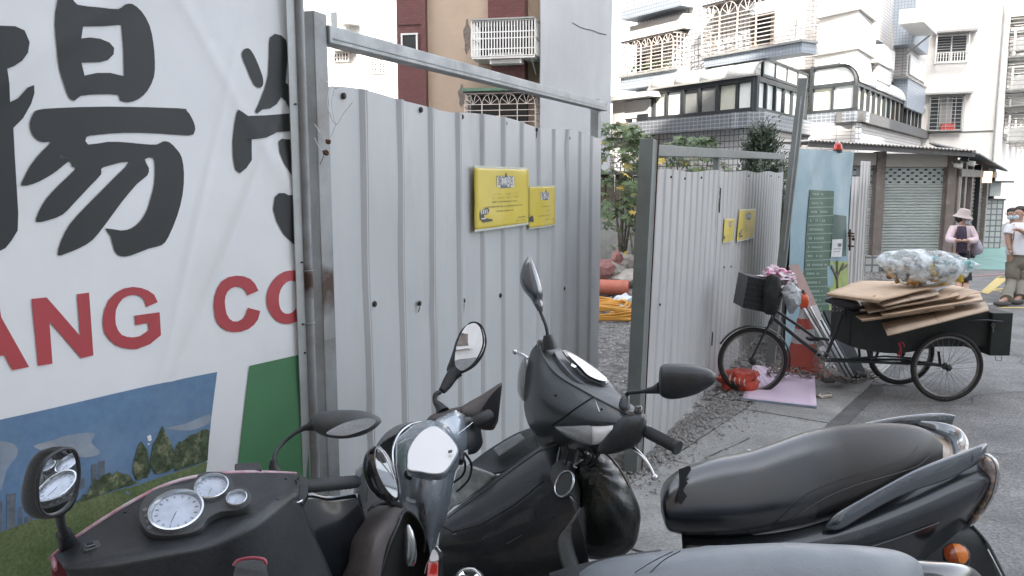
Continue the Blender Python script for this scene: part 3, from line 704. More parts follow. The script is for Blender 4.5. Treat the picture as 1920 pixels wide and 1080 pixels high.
for (x, y) in ((706, 14), (722, 18), (706, 32)):
    for i in range(4):
        for j in range(3):
            q = ff.sz(x+i*3, y+j*4); ff.box(mb, q[0]-.02, q[0]+.02, q[1]-.03, q[1]+.03, .0, .03)
o = mb.build('vent_block', M['shade_metal'], tF); props(o, kind='stuff')
mb = MB()
for x, r in ((613, .05), (621, .04), (627, .05)):
    s_ = ff.sz(x, 340)[0]; mb.tube([ff.w(s_, 0, .12), ff.w(s_, ff.sz(x, 88)[1], .12)], r, 8)
    mb.build('drain_pipe', M['frame_white'], tF, smooth=True); mb = MB()
# satellite-like white cone on the roof edge
mb = MB(); c = ff.w(*ff.sz(662, 46), .3); mb.lathe(c, (0, 0, 1), [(.45, -.1), (.3, .2), (.02, .9)], 12); mb.tube([c, c-V((0, 0, .7))], .03, 6)
mb.build('roof_vent', M['bars_grey'], tF, smooth=True)

# ------------------------------------------------------------------ white tiled building (B)
M['wtile'] = tilemat('white_wall_tiles', (.70, .70, .71), (.17, .18, .20), .155, .155, .085, .3, 0, .1, .1)
M['wtile_fine'] = tilemat('white_small_tiles', (.60, .58, .57), (.22, .21, .21), .4, .1, .1, .35, 0, .08, .15)
M['btile'] = tilemat('blue_grey_tiles', (.34, .39, .45), (.20, .22, .25), .1, .1, .08, .35, 0, .1, .1)
M['ledge_tile'] = tilemat('dark_ledge_tiles', (.17, .19, .22), (.36, .38, .40), .155, .1, .1, .4, 0, .2, .1)
M['frost'] = mat('frosted_panes', (.62, .63, .54), .35, var=.1, vs=1.5)
M['frost2'] = mat('pale_frosted_panes', (.78, .82, .80), .3, var=.05, vs=1.5)
M['frost_grey'] = mat('grey_film_panes', (.22, .225, .22), .3, var=.1, vs=2)
M['canopy'] = mat('translucent_canopy', (.78, .77, .74), .5, var=.08, vs=3, dirt=.2, ds=2)
M['curtain'] = mat('brown_curtain_panes', (.36, .29, .21), .5, var=.1)
K1 = P(1412, 340, 20.4); K1.z = 0; K2 = K1+SD*4.71; LF = ang(-33); K3 = K2-LF*1.56; K4 = K3+SD*15.4
fl = Face(K1, LF)              # left face, s grows to the far left
fs = Face(K1, SD)              # side of the first bay
fk = Face(K2, -LF)             # front of the second bay
fr = Face(K3, SD)              # long side along the street
tB = thing('tiled_apartment_building', 'white tiled corner apartment building with dark framed sunrooms and arched balcony cages', 'building', K1)
SW = fl.sz(1146, 340)[0]; SU = fl.sz(1216, 340)[0]
def zof(f, x, y, n=0): return f.sz(x, y, n)[1]
zl0 = zof(fl, 1412, 240); zl1 = zof(fl, 1412, 210)      # ledge bottom and top
def prism(pts, z0, z1):
    m_ = MB(); n_ = len(pts)
    m_.add([V((p.x, p.y, z0)) for p in pts]+[V((p.x, p.y, z1)) for p in pts], [tuple(range(n_))[::-1], tuple(range(n_, 2*n_))]+[(i, (i+1) % n_, n_+(i+1) % n_, n_+i) for i in range(n_)])
    return m_
def body(i1, i2, i3, z0, z1, s3=0):
    return prism([fl.w(SW, 0, -i1), K1-fl.n*i1-fs.n*i2, K2-fs.n*i2+SD*.3, K2+SD*9, fl.w(SW, 0, -9)], z0, z1)
uvwall(body(.1, .05, 0, 0, zl0-.001).build('wall', M['wtile'], tB, weld=True))
uvwall(body(.95, .9, 0, zl0+.3, 13).build('upper_wall', M['wtile'], tB, weld=True))
mb = MB(); fl.box(mb, -.0, SU+.9, zl0, zl1, -.6, .25); uvwall(mb.build('floor_ledge', M['ledge_tile'], tB))
mb = MB(); fl.box(mb, SU+.92, SW, zl0-.05, zl1-.1, -.6, .05); uvwall(mb.build('floor_ledge', M['ledge_tile'], tB))
mb = MB(); fs.box(mb, -.1, 5.2, zl0, zl1, -.6, .25); uvwall(mb.build('floor_ledge', M['ledge_tile'], tB))
# first sunroom
zs0 = zl1+.002; zs1 = zof(fl, 1412, 143); ztop = zof(fl, 1412, 112)
xs = [1222, 1247, 1281, 1317, 1356, 1388, 1407]
smn = mat
sun = MB(); fl.box(sun, 0, SU, zs0, zs0+.12, -.1, .02); fl.box(sun, 0, SU, zs1-.12, zs1+.02, -.1, .02)
edges = [0.0, SU*.165, SU*.335, SU*.50, SU*.665, SU*.83, SU]
for i, e in enumerate(edges):
    wd = .17 if i in (0, 6) else (.11 if i % 2 == 0 else .06); e = min(max(e, wd/2), SU-wd/2)
    fl.box(sun, e-wd/2, e+wd/2, zs0+.12, zs1-.12, -.1, .021)
o = sun.build('sunroom_frame', M['frame_dark'], tB)
for i in range(6):
    g_ = MB(); fl.box(g_, edges[i]+.07, edges[i+1]-.05, zs0+.13, zs1-.14, -.06-.02*(i % 2), -.05-.02*(i % 2))
    g_.build('pane', M[['frost2', 'frost', 'frost_grey', 'frost_grey', 'frost2', 'frost'][i]], o)
mb = MB()
for k in range(4):
    a0 = SU*k/4+.02; a1 = SU*(k+1)/4-.02; rows = []
    for q in range(7):
        th = pi/2*q/6; z = zs1+.03+(ztop-zs1)*sin(th); n_ = .06-.55*(1-cos(th)); rows.append([fl.w(a0, z, n_), fl.w(a1, z, n_)])
    c = MB(); c.sheet(rows); c.build('canopy_panel', M['canopy'], tB, smooth=True, solid=.02)
for k in range(5):
    a0 = min(max(SU*k/4, .02), SU-.02); c = MB()
    c.tube([fl.w(a0, zs1+.03+(ztop-zs1)*sin(pi/2*q/6), .075-.55*(1-cos(pi/2*q/6))) for q in range(7)], .025, 6); c.build('canopy_rib', M['bars_grey'], tB)
c = MB(); fl.box(c, -.05, SU+.03, zs1+.0, zs1+.045, .022, .11); c.build('gutter', M['bars_grey'], tB)
# side of first sunroom
sl_ = 4.5; o = frame_mb(fs, -.0, sl_, zs0, zs1, .12, -.1, .02)
for k in range(1, 6): fs.box(o, sl_*k/6-.04, sl_*k/6+.04, zs0+.12, zs1-.12, -.1, .021)
frm = o.build('sunroom_frame', M['frame_dark'], tB)
for k in range(6):
    c = MB(); fs.box(c, sl_*k/6+.06, sl_*(k+1)/6-.06, zs0+.13, zs1-.13, -.07, -.06); c.build('pane', M['frost2'], frm)
o = frame_mb(fs, .45, sl_, zs1+.03, ztop+.12, .07, -.07, .0)
for k in range(1, 4): fs.box(o, .45+(sl_-.45)*k/4-.03, .45+(sl_-.45)*k/4+.03, zs1+.1, ztop+.05, -.07, .001)
frm = o.build('transom_frame', M['frame_dark'], tB)
for k in range(4):
    c = MB(); fs.box(c, .45+(sl_-.45)*k/4+.04, .45+(sl_-.45)*(k+1)/4-.04, zs1+.1, ztop+.05, -.04, -.03); c.build('pane', M['frost2'], frm)
# second storey left: cage, planter, upper ledge
s_a = fl.sz(1162, 340, .5)[0]; s_b = fl.sz(1254, 340, .5)[0]
def pl(xl, xr, ym, n): 
    return fl.sz(xr, 340, n)[0], fl.sz(xl, 340, n)[0], fl.sz((xl+xr)/2, ym, n)[1]
a, b_, zt = pl(1160, 1256, 72, -.25); zb = fl.sz(1208, 133, -.25)[1]
cage(fl, tB, a, b_, zb, zt, -.25, 12, 7, 'bars_cream', True, .014, n0=-.94)
mb = MB(); fl.box(mb, a-.2, b_+.05, zb-.10, zb-.04, -.9, -.18); mb.build('balcony_slab', M['bars_grey'], tB)
mb = MB(); fl.box(mb, a-.2, b_+.0, fl.sz(1208, 163, -.25)[1], zb-.102, -.9, -.25); uvwall(mb.build('planter_wall', M['btile'], tB))
q = fl.sz(1190, 340, -.88)[0]; q2 = fl.sz(1250, 340, -.88)[0]
window(fl, tB, min(q, q2), max(q, q2), zb+.02, zt-.3, -.9, 'frame_dark', ['glass', 'frost_grey', 'frost'], 4, .06)
M['leaf_dark'] = mat('dark_leaves', (.045, .085, .03), .6, var=.5, vs=40)
mb = MB(); rr = random.Random(11)
for k in range(60):
    c = fl.w(rr.uniform(a+.1, b_-.1), zb+rr.uniform(.0, .28), rr.uniform(-.6, -.3)); d = V((rr.gauss(0, 1), rr.gauss(0, 1), rr.gauss(0, 1))).normalized()*.08; e = d.orthogonal()*.5
    mb.add([c-d, c+e, c+d, c-e], [(0, 1, 2, 3)])
o = mb.build('balcony_plants', M['leaf_dark'], tB); props(o, kind='stuff')
a, b_, zt = pl(1160, 1268, -25, -.25); zb = fl.sz(1214, 26, -.25)[1]
mb = MB(); fl.box(mb, a, b_, zb, zb+.28, -.9, -.25); uvwall(mb.build('upper_ledge', M['btile'], tB))
mb = MB(); fl.box(mb, a, b_, zb+.285, zb+.9, -.9, -.3); uvwall(mb.build('upper_ledge_wall', M['wtile'], tB))
mb = MB(); zz0 = fl.sz(1220, 66, -.5)[1]; zz1 = fl.sz(1220, 40, -.5)[1]; fl.box(mb, a+.1, b_-.1, zz0, zz1, -.89, -.5); mb.build('white_fascia', M['white_wall'], tB)
# big balcony cage on the right part
a, b_, zt = pl(1308, 1500, -2, -.1); zb = fl.sz(1480, 74, -.1)[1]; zt = fl.sz(1312, 15, -.1)[1]; sR = fl.sz(1492, 340, -.15)[0]
cage(fl, tB, sR+.15, b_, zb, zt, -.1, 20, 9, 'bars_cream', True, .014, n0=-.94)
mb = MB(); fl.box(mb, sR, b_-.05, fl.sz(1482, 101, -.15)[1], zb-.10, -.7, -.15); uvwall(mb.build('planter_wall', M['btile'], tB))
mb = MB(); fl.box(mb, sR-.05, b_, zb-.098, zb-.04, -.7, -.09); mb.build('balcony_slab', M['bars_grey'], tB)
mb = MB(); fl.box(mb, sR+.1, b_-.1, zb-.3, zb-.12, -.94, -.71); mb.build('balcony_floor', M['white_wall'], tB)
window(fl, tB, .3, 2.0, zb+.05, zt-.3, -.94, 'curtain', ['glass', 'curtain', 'frost'], 3, .08)
mb = MB(); fl.box(mb, 2.05, b_-.1, zb+.0, zt, -.94, -.92); uvwall(mb.build('balcony_back_wall', M['wtile'], tB))
# lower left annexe: low beige wall with fascia
mb = MB(); q = fl.pbox(mb, 1150, 190, 1214, 222, -.22, .1); mb.build('beige_fascia', M['white_wall'], tB)
mb = MB(); fl.pbox(mb, 1105, 178, 1214, 187, -.22, .4); mb.build('pale_awning', M['canopy'], tB)
mb = MB(); q = fl.pbox(mb, 1192, 214, 1212, 240, -.22, .12); mb.build('narrow_window', M['glass'], tB)
mb = MB(); q = fl.pbox(mb, 1146, 190, 1168, 258, -.22, .12); mb.build('pier', M['white_wall'], tB)
# second sunroom: front and rounded side
LK = 1.56; z2b = zof(fk, 1560, 232); z2l = z2b+.3; z2t = zof(fk, 1560, 120); z2m = zof(fk, 1560, 160)
mb = MB(); fk.box(mb, .0, LK, 0, z2b-.001, -.3, 0); uvwall(mb.build('wall', M['wtile'], tB))
mb = MB(); fr.box(mb, 0.0, 15.4, 0, z2b-.001, -8, -.0); uvwall(mb.build('street_side_wall', M['wtile_fine'], tB))
mb = MB(); fk.box(mb, -.1, LK+.1, z2b, z2l, -.5, .22); uvwall(mb.build('floor_ledge', M['ledge_tile'], tB))
mb = MB(); fr.box(mb, -.1, 15.5, z2b, z2l, -.5, .22); mb.build('floor_ledge', M['shade_metal'], tB)
z2l += .002
mb = MB(); wd = .11
fk.box(mb, 0, wd, z2l, z2t, -.1, .03); fk.box(mb, wd, LK, z2l, z2l+wd, -.1, .03); fk.box(mb, wd, LK-wd, z2m-wd/2, z2m+wd/2, -.1, .031)
fk.box(mb, LK/2-.03, LK/2+.03, z2l+wd, z2m-wd/2, -.1, .028)
R = z2t-z2m-.05; pr = []
for q in range(9):
    th = pi/2*q/8; pr.append((LK-.055-R*(1-cos(th)) if False else LK-.055-R+R*cos(th), z2t-R-.055+R*sin(th)))
mb.tube([fk.w(LK-.055, z2l, -.03)]+[fk.w(s, z, -.03) for s, z in pr]+[fk.w(0, z2t-.055, -.03)], .06, 8)
frm = mb.build('sunroom_frame', M['frame_dark'], tB)
c = MB(); fk.box(c, wd, LK/2-.03, z2l+wd, z2m-wd/2, -.06, -.05); c.build('pane', M['frost'], frm)
c = MB(); fk.box(c, LK/2+.03, LK-wd, z2l+wd, z2m-wd/2, -.05, -.04); c.build('pane', M['frost2'], frm)
c = MB(); pts = [(wd, z2m+wd/2)]+[(LK-wd, z2m+wd/2)]+pr[1:]+[(wd, z2t-.06)]
c.add([fk.w(s, z, -.05) for s, z in pts], [tuple(range(len(pts)))]); c.build('pane', M['frost2'], frm)
mb = MB(); n = 24; PLn = 15.2
rows = []
for q in range(7):
    th = pi/2*q/6; rows.append([fr.w(.0, z2t-R-.03+R*sin(th), .06-R*(1-cos(th))), fr.w(PLn, z2t-R-.03+R*sin(th), .06-R*(1-cos(th)))])
for k in range(7):
    c = MB(); a = PLn*k/7+.03; e = PLn*(k+1)/7-.03
    c.sheet([[fr.w(a, z2t-R-.03+R*sin(pi/2*q/6), .06-R*(1-cos(pi/2*q/6))), fr.w(e, z2t-R-.03+R*sin(pi/2*q/6), .06-R*(1-cos(pi/2*q/6)))] for q in range(7)])
    c.build('canopy_panel', M['canopy'], tB, smooth=True, solid=.03)
zz = z2t-R-.05
mb = MB(); fr.box(mb, 0, PLn, z2l, z2l+.08, -.1, .03); fr.box(mb, 0, PLn, zz-.08, zz, -.1, .03); npn = 20
for k in range(npn+1):
    s = min(max(PLn*k/npn, .04), PLn-.04); e = .06 if k % 2 == 0 else .03; fr.box(mb, s-e, s+e, z2l+.08, zz-.08, -.1, .031)
frm = mb.build('sunroom_frame', M['frame_dark'], tB)
for k in range(npn):
    c = MB(); fr.box(c, PLn*k/npn+.06, PLn*(k+1)/npn-.06, z2l+.08, zz-.08, -.07, -.06)
    c.build('pane', M['frost' if k < 7 else ('glass' if k in (9, 15, 17) else ('frost2' if k in (11, 13) else 'curtain'))], frm)
# upper storeys over the second sunroom
def bay(i_, z0, z1, nm, m): 
    q = [K2+SD*.2+fk.n*i_, K3-fk.d*-i_+fk.n*i_, K3+fk.n*i_+fk.d*i_, K3+SD*(2.4+i_)+fr.n*i_, K3+SD*(2.4+i_)-fr.n*2]
    q = [K2+fk.n*i_+SD*.1, K3+(fk.n+fr.n)*i_, K3+SD*2.4+(fr.n+SD)*i_, K3+SD*2.4-fr.n*1.2+SD*i_, K2+SD*3]
    prism(q, z0, z1).build(nm, M[m], tB, weld=True)
zl_a = fr.sz(1600, 80)[1]; zl_b = fr.sz(1600, 0)[1]
bay(-.12, z2t-.55, zl_a-.06, 'bay_wall', 'white_wall'); bay(-.04, zl_a-.058, zl_a, 'bay_ledge', 'bars_grey'); bay(-.16, zl_a+.002, zl_b-.06, 'bay_wall', 'white_wall'); bay(-.05, zl_b-.058, zl_b, 'bay_ledge', 'bars_grey'); bay(-.12, zl_b+.002, 12, 'bay_wall', 'white_wall')
def up(x0, x1, y0, y1, n0, n1, nm, m, bev=0):
    m_ = MB(); q = fr.pbox(m_, x0, y0, x1, y1, n0, n1); o = m_.build(nm, M[m], tB)
    if 'tile' in m: uvwall(o)
    return q
mb = MB(); fr.box(mb, 1.6, 15.3, z2t+.1, 13.5, -7, -.35); uvwall(mb.build('street_side_upper_wall', M['wtile_fine'], tB))
up(1631, 1648, 70, 130, -.35, -.28, 'window_recess', 'glass'); up(1634, 1660, 118, 150, -.35, .05, 'window_box', 'wtile_fine')
up(1633, 1661, 113, 117, -.35, .1, 'window_box_ledge', 'bars_grey')
q = up(1641, 1664, 80, 118, -.30, .02, 'air_conditioner', 'frame_white')
def pxof(p):
    v = p-C0; return 960+FPX*v.x/v.dot(FW)
def bayb(xl, xc, xr, y0, y1, nm, m):
    s0 = fr.sz(xl, 340, -.35)[0]; n_ = -.35
    while pxof(fr.w(s0, 4, n_)) < xc and n_ < 4: n_ += .02
    s1 = fr.sz(xr, 340, n_)[0]; zt = fr.sz(xc, y0, n_)[1]; zb = fr.sz(xc, y1, n_)[1]
    if abs((fr.w(s0, 3, n_)-fr.w(s1, 3, n_)).length) > 5: s1 = s0+3
    m_ = MB(); fr.box(m_, s0, s1, zb, zt, -.35, n_); o = m_.build(nm, M[m], tB)
    if 'tile' in m: uvwall(o)
    return s0, s1, zb, zt, n_
bayb(1655, 1703, 1724, -40, 74, 'grey_bay', 'btile'); qb = bayb(1664, 1693, 1721, 79, 138, 'white_bay', 'wtile_fine')
bayb(1662, 1697, 1726, 138.5, 142, 'bay_ledge', 'bars_grey'); bayb(1664, 1697, 1724, 142.5, 200, 'grey_bay', 'btile')
q = (qb[0]+.25, qb[1]-.2, qb[2]+.1, qb[3]-.25); nq = qb[4]
mb = MB(); fr.box(mb, q[0], q[1], q[2], q[3], nq+.002, nq+.01); lv = mb.build('louvre', M['glass'], tB)
mb = MB()
for k in range(10): z_ = q[2]+(q[3]-q[2])*(k+.5)/10; fr.box(mb, q[0], q[1], z_-.05, z_+.02, nq+.012, nq+.06)
mb.build('louvre_slats', M['frame_white'], lv)
q = up(1712, 1738, 4, 34, .3, 1.0, 'air_conditioner_cage', 'frame_white')
mb = MB(); mb.bar(fr.w(q[0], q[2], .1), fr.w(q[0]+.3, q[2]-.7, .1), .05, .05); mb.build('bracket', M['bars_grey'], tB); mb = MB(); mb.bar(fr.w(q[1], q[2], .8), fr.w(q[1], q[2]-.6, .05), .05, .05); mb.build('bracket', M['bars_grey'], tB)

# ------------------------------------------------------------------ white block further along (C)
CC = P(1866, 340, 31); fc = Face(CC, ang(-68)); fc2 = Face(CC, SD)
tC = thing('white_block', 'white apartment block along the street with two barred windows in its end wall', 'building', fc.w(1, 0))
mb = MB(); fc.box(mb, 0, 4.2, 0, 16, -8, 0); mb.build('wall', M['white_wall'], tC)
q = fc.pbox(MB(), 1737, 66, 1796, 118, .02, .04); window(fc, tC, *q, .003, 'frame_white', 'glass', 2, .06)
mb = MB()
for k in range(8): z_ = q[2]+.2+(q[3]-q[2]-.25)*k/8; fc.box(mb, q[0]+.05, q[1]-.05, z_, z_+.018, .06, .08)
mb.build('window_louvre', M['bars_grey'], tC)
zz = q[2]; mb = MB(); grid_bars(fc, q[0]-.02, q[1]+.02, zz-.05, zz+.33, .4, 12, 1, .014, mb)
for s in (q[0], q[1]): mb.bar(fc.w(s, zz-.05, 0), fc.w(s, zz-.05, .4), .03, .03); mb.bar(fc.w(s, zz+.33, 0), fc.w(s, zz+.33, .4), .03, .03); fc.box(mb, s-.02, s+.02, zz+.3, q[3], .36, .4)
mb.build('flower_rack', M['frame_white'], tC)
mb = MB(); fc.box(mb, q[0]-.25, q[1]+.15, q[3]+.03, q[3]+.12, .0, .55); mb.build('window_hood', M['bars_grey'], tC)
q = fc.pbox(MB(), 1733, 180, 1796, 245, .02, .04); window(fc, tC, *q, .003, 'bars_grey', ['glass', 'frost_grey'], 3, .05)
mb = MB(); grid_bars(fc, q[0], q[1], q[2], q[3], .35, 4, 9, .010, mb)
for s in (q[0], q[1]):
    for z_ in (q[2], q[3]): mb.bar(fc.w(s, z_, 0), fc.w(s, z_, .35), .03, .03)
mb.build('window_cage', M['bars_grey'], tC)
mb = MB(); fc.box(mb, q[0]-.25, q[1]+.15, q[3]+.03, q[3]+.10, .0, .5); mb.build('window_hood', M['bars_grey'], tC)
mb = MB(); fc.box(mb, q[0], q[1], q[2]-.02, q[2], .0, .36); mb.build('rack_floor', M['bars_grey'], tC)
mb = MB(); fc.box(mb, q[0]+.25, q[0]+.75, q[2]+.01, q[2]+.25, .1, .3); mb.build('flower_box', mat('red_plastic', (.4, .06, .05), .5), tC)
mb = MB(); s_ = fc.sz(1858, 340)[0]; mb.tube([fc.w(s_, 0, .06), fc.w(s_, 9, .06)], .035, 8); mb.build('drain_pipe', M['bars_grey'], tC)
mb = MB(); prv = None
for (x, y) in ((1715, 252), (1760, 249), (1810, 247), (1862, 245)):
    s_, z_ = fc.sz(x, y); p = fc.w(s_, z_, .03)
    if prv: mb.bar(prv, p, .03, .03)
    prv = p
mb.build('cable', M['shade_metal'], tC)
# street side of C: boxes, cages and conditioners, one group per storey
mb = MB(); fc2.box(mb, .1, 16, 0, 16, -6, 0); mb.build('street_wall', M['white_wall'], tC)
for k, (y0, y1, sx) in enumerate(((-20, 60, 1), (80, 150, 2), (160, 185, 1), (195, 260, 2))):
    for j in range(4):
        s0_ = 1.0+j*3.4+.2*k; zt = fc2.sz(1868, y0)[1]; zb = fc2.sz(1868, y1)[1]
        m_ = MB(); grid_bars(fc2, s0_, s0_+1.9, zb, zt, .8, 8, 7, .02, m_)
        for z_ in (zb, zt): m_.bar(fc2.w(s0_, z_, 0), fc2.w(s0_, z_, .8), .05, .05); m_.bar(fc2.w(s0_+1.9, z_, 0), fc2.w(s0_+1.9, z_, .8), .05, .05)
        for i in range(7): z_ = zb+(zt-zb)*i/7; fc2.box(m_, s0_, s0_+.02, z_, z_+.025, .0, .8)
        m_.build('street_window_cage', M['bars_grey'], tC)
        m_ = MB(); fc2.box(m_, s0_-.1, s0_+2.0, zt+.06, zt+.14, 0, 1.0); m_.build('street_window_hood', M['bars_grey'], tC)
        m_ = MB(); fc2.box(m_, s0_+.3, s0_+1.2, zb+.03, zb+.5, .2, .7); m_.build('street_air_conditioner', M['frame_white'], tC)
        m_ = MB(); fc2.box(m_, s0_+.1, s0_+1.8, zb+.1, zt, .003, .03); m_.build('street_window', M['glass'], tC)
# far end of the street: a sunlit building with balconies, trees
X0 = P(1880, 340, 62); fx = Face(X0, ang(85))
tX = thing('distant_building', 'sunlit pinkish balcony block closing the far end of the street', 'building', fx.w(3, 0))
M['pink_wall'] = mat('pinkish_tiles', (.55, .42, .38), .8, var=.15, vs=.7)
mb = MB(); fx.box(mb, -3, 14, 0, 30, -8, 0); mb.build('wall', M['pink_wall'], tX)
for k in range(9):
    m_ = MB(); fx.box(m_, 1.4, 9, 2.6+k*3.0, 3.6+k*3.0, .0, 1.2); m_.build('balcony', M['white_wall' if k % 2 else 'pink_wall'], tX)
    m_ = MB(); fx.box(m_, 1.6, 3.6, 3.7+k*3.0, 5.4+k*3.0, .003, .03); m_.build('balcony_opening', M['glass'], tX)
    m_ = MB(); grid_bars(fx, 1.5, 8, 3.65+k*3, 4.2+k*3, 1.15, 14, 1, .03, m_); m_.build('balcony_rail', M['bars_grey'], tX)
mb = MB(); fx.box(mb, -.6, 1.0, 0, 30, -.0, 1.5); mb.build('white_pier', M['white_wall'], tX)
# ------------------------------------------------------------------ second gate, leaning
QA = PZ(1190, 885); QB = QA+(V((1.80, 7.12, 0))-QA)*2.85; g2f = Face(QA, QB-QA); G2L = (QB-QA).length
LEAN = .1
g2 = thing('site_gate', 'narrower leaning corrugated steel gate leaf with a dull frame, behind the parked cargo tricycle', 'gate', g2f.w(G2L/2, 0), 'site gate leaves')
def zt2(s): return 1.972+.008*s+.01*sin(s*4)
seam = g2f.sz(1345, 400)[0]-.15
for k, (a, c) in enumerate(((0, seam), (seam+.0, G2L))):
    m_ = corrugate(g2f, a+.01, c-.008, .2, .05, zt2, .03, .004*k, 20+k*7, ((1.0, .9, .06, .2, -.004),), lean=LEAN, depth=.010)
    m_.build('corrugated_panel', M['sheet2'], g2, smooth=30)
def lbar(f, s, z0, z1, w_, n0, n1, lean=LEAN):
    m_ = MB(); a = f.w(s+lean*z0, z0, (n0+n1)/2); b_ = f.w(s+lean*z1, z1, (n0+n1)/2); m_.bar(a, b_, n1-n0, w_, f.d); return m_
M['channel'] = mat('dull_channel_steel', (.17, .19, .185), .55, metal=.3, var=.12, vs=4, dirt=.3, ds=3, dcol=(.12, .1, .08))
lbar(g2f, -.045, 0, 2.165, .10, -.05, .04).build('post', M['channel'], g2, bevel=.003)
lbar(g2f, .008, 0.0, 2.2, .005, .041, .05).build('rusty_edge', M['rust'], g2)
railbox(g2f, .22, 2.10, G2L+.2, 2.235, .075, -.05, .02).build('top_rail', M['channel'], g2, bevel=.004)
lbar(g2f, seam-.05, 1.5, 2.14, .06, -.049, .0).build('upright', M['channel'], g2)
lbar(g2f, G2L-.06, 0, 2.1, .05, -.05, -.001).build('end_post', M['channel'], g2)
railbox(g2f, .1, 1.0, G2L, 1.0, .05, -.05, -.006).build('cross_rail', M['channel'], g2)
lbar(g2f, seam-.012, 1.62, 1.84, .012, .012, .022).build('gap_slot', M['ink'], g2)
lbar(g2f, seam-.02, .43, .55, .012, .012, .022).build('gap_slot', M['ink'], g2)
for (x, y) in ((1256, 332), (1282, 335), (1313, 333), (1402, 330), (1444, 330), (1459, 332), (1235, 571), (1356, 501), (1369, 500)):
    s_, z_ = g2f.sz(x, y, .01); m_ = MB(); m_.cyl(g2f.w(s_, z_, .02), g2f.n, .009, .01, 8); m_.build('screw', M['screw'], g2)
tp = thing('fence_pole', 'tall leaning square steel post between the small gate and the blue sign', 'post', PZ(1452, 690))
m_ = MB(); a = P(1463, 520, 8.25); b_ = P(1506, 148, 8.25); d = b_-a; a = a-d*(a.z/d.z); m_.bar(a, b_, .085, .085, g2f.d); m_.build('shaft', M['channel'], tp, bevel=.004)
m_ = MB(); m_.bar(P(1503, 180, 8.16), P(1470, 470, 8.16), .012, .01); m_.build('conduit', M['galv'], tp)

# ------------------------------------------------------------------ yellow notices
M['yellow'] = mat('yellow_notice_paper', (.64, .50, .045), .4, var=.06, vs=3, coat=.25)
M['notice_edge'] = mat('clear_film_edge', (.55, .58, .50), .3)
M['notice_white'] = mat('notice_white', (.60, .60, .60), .5)
M['notice_ink'] = mat('notice_ink', (.05, .05, .04), .5, var=0)
M['notice_blue'] = mat('notice_slate', (.08, .12, .16), .5, var=0)
def text_tris(txt, size):
    cu = bpy.data.curves.new('t', 'FONT'); cu.body = txt; cu.size = size; cu.align_x = 'CENTER'; cu.align_y = 'CENTER'; cu.offset = .0
    cu.resolution_u = 3
    ob = bpy.data.objects.new('t', cu); COL.objects.link(ob); bpy.context.view_layer.update()
    dg = bpy.context.evaluated_depsgraph_get(); me = ob.evaluated_get(dg).to_mesh()
    vs = [v.co.copy() for v in me.vertices]; fs = [tuple(p.vertices) for p in me.polygons]
    ob.evaluated_get(dg).to_mesh_clear(); bpy.data.objects.remove(ob); bpy.data.curves.remove(cu); return vs, fs
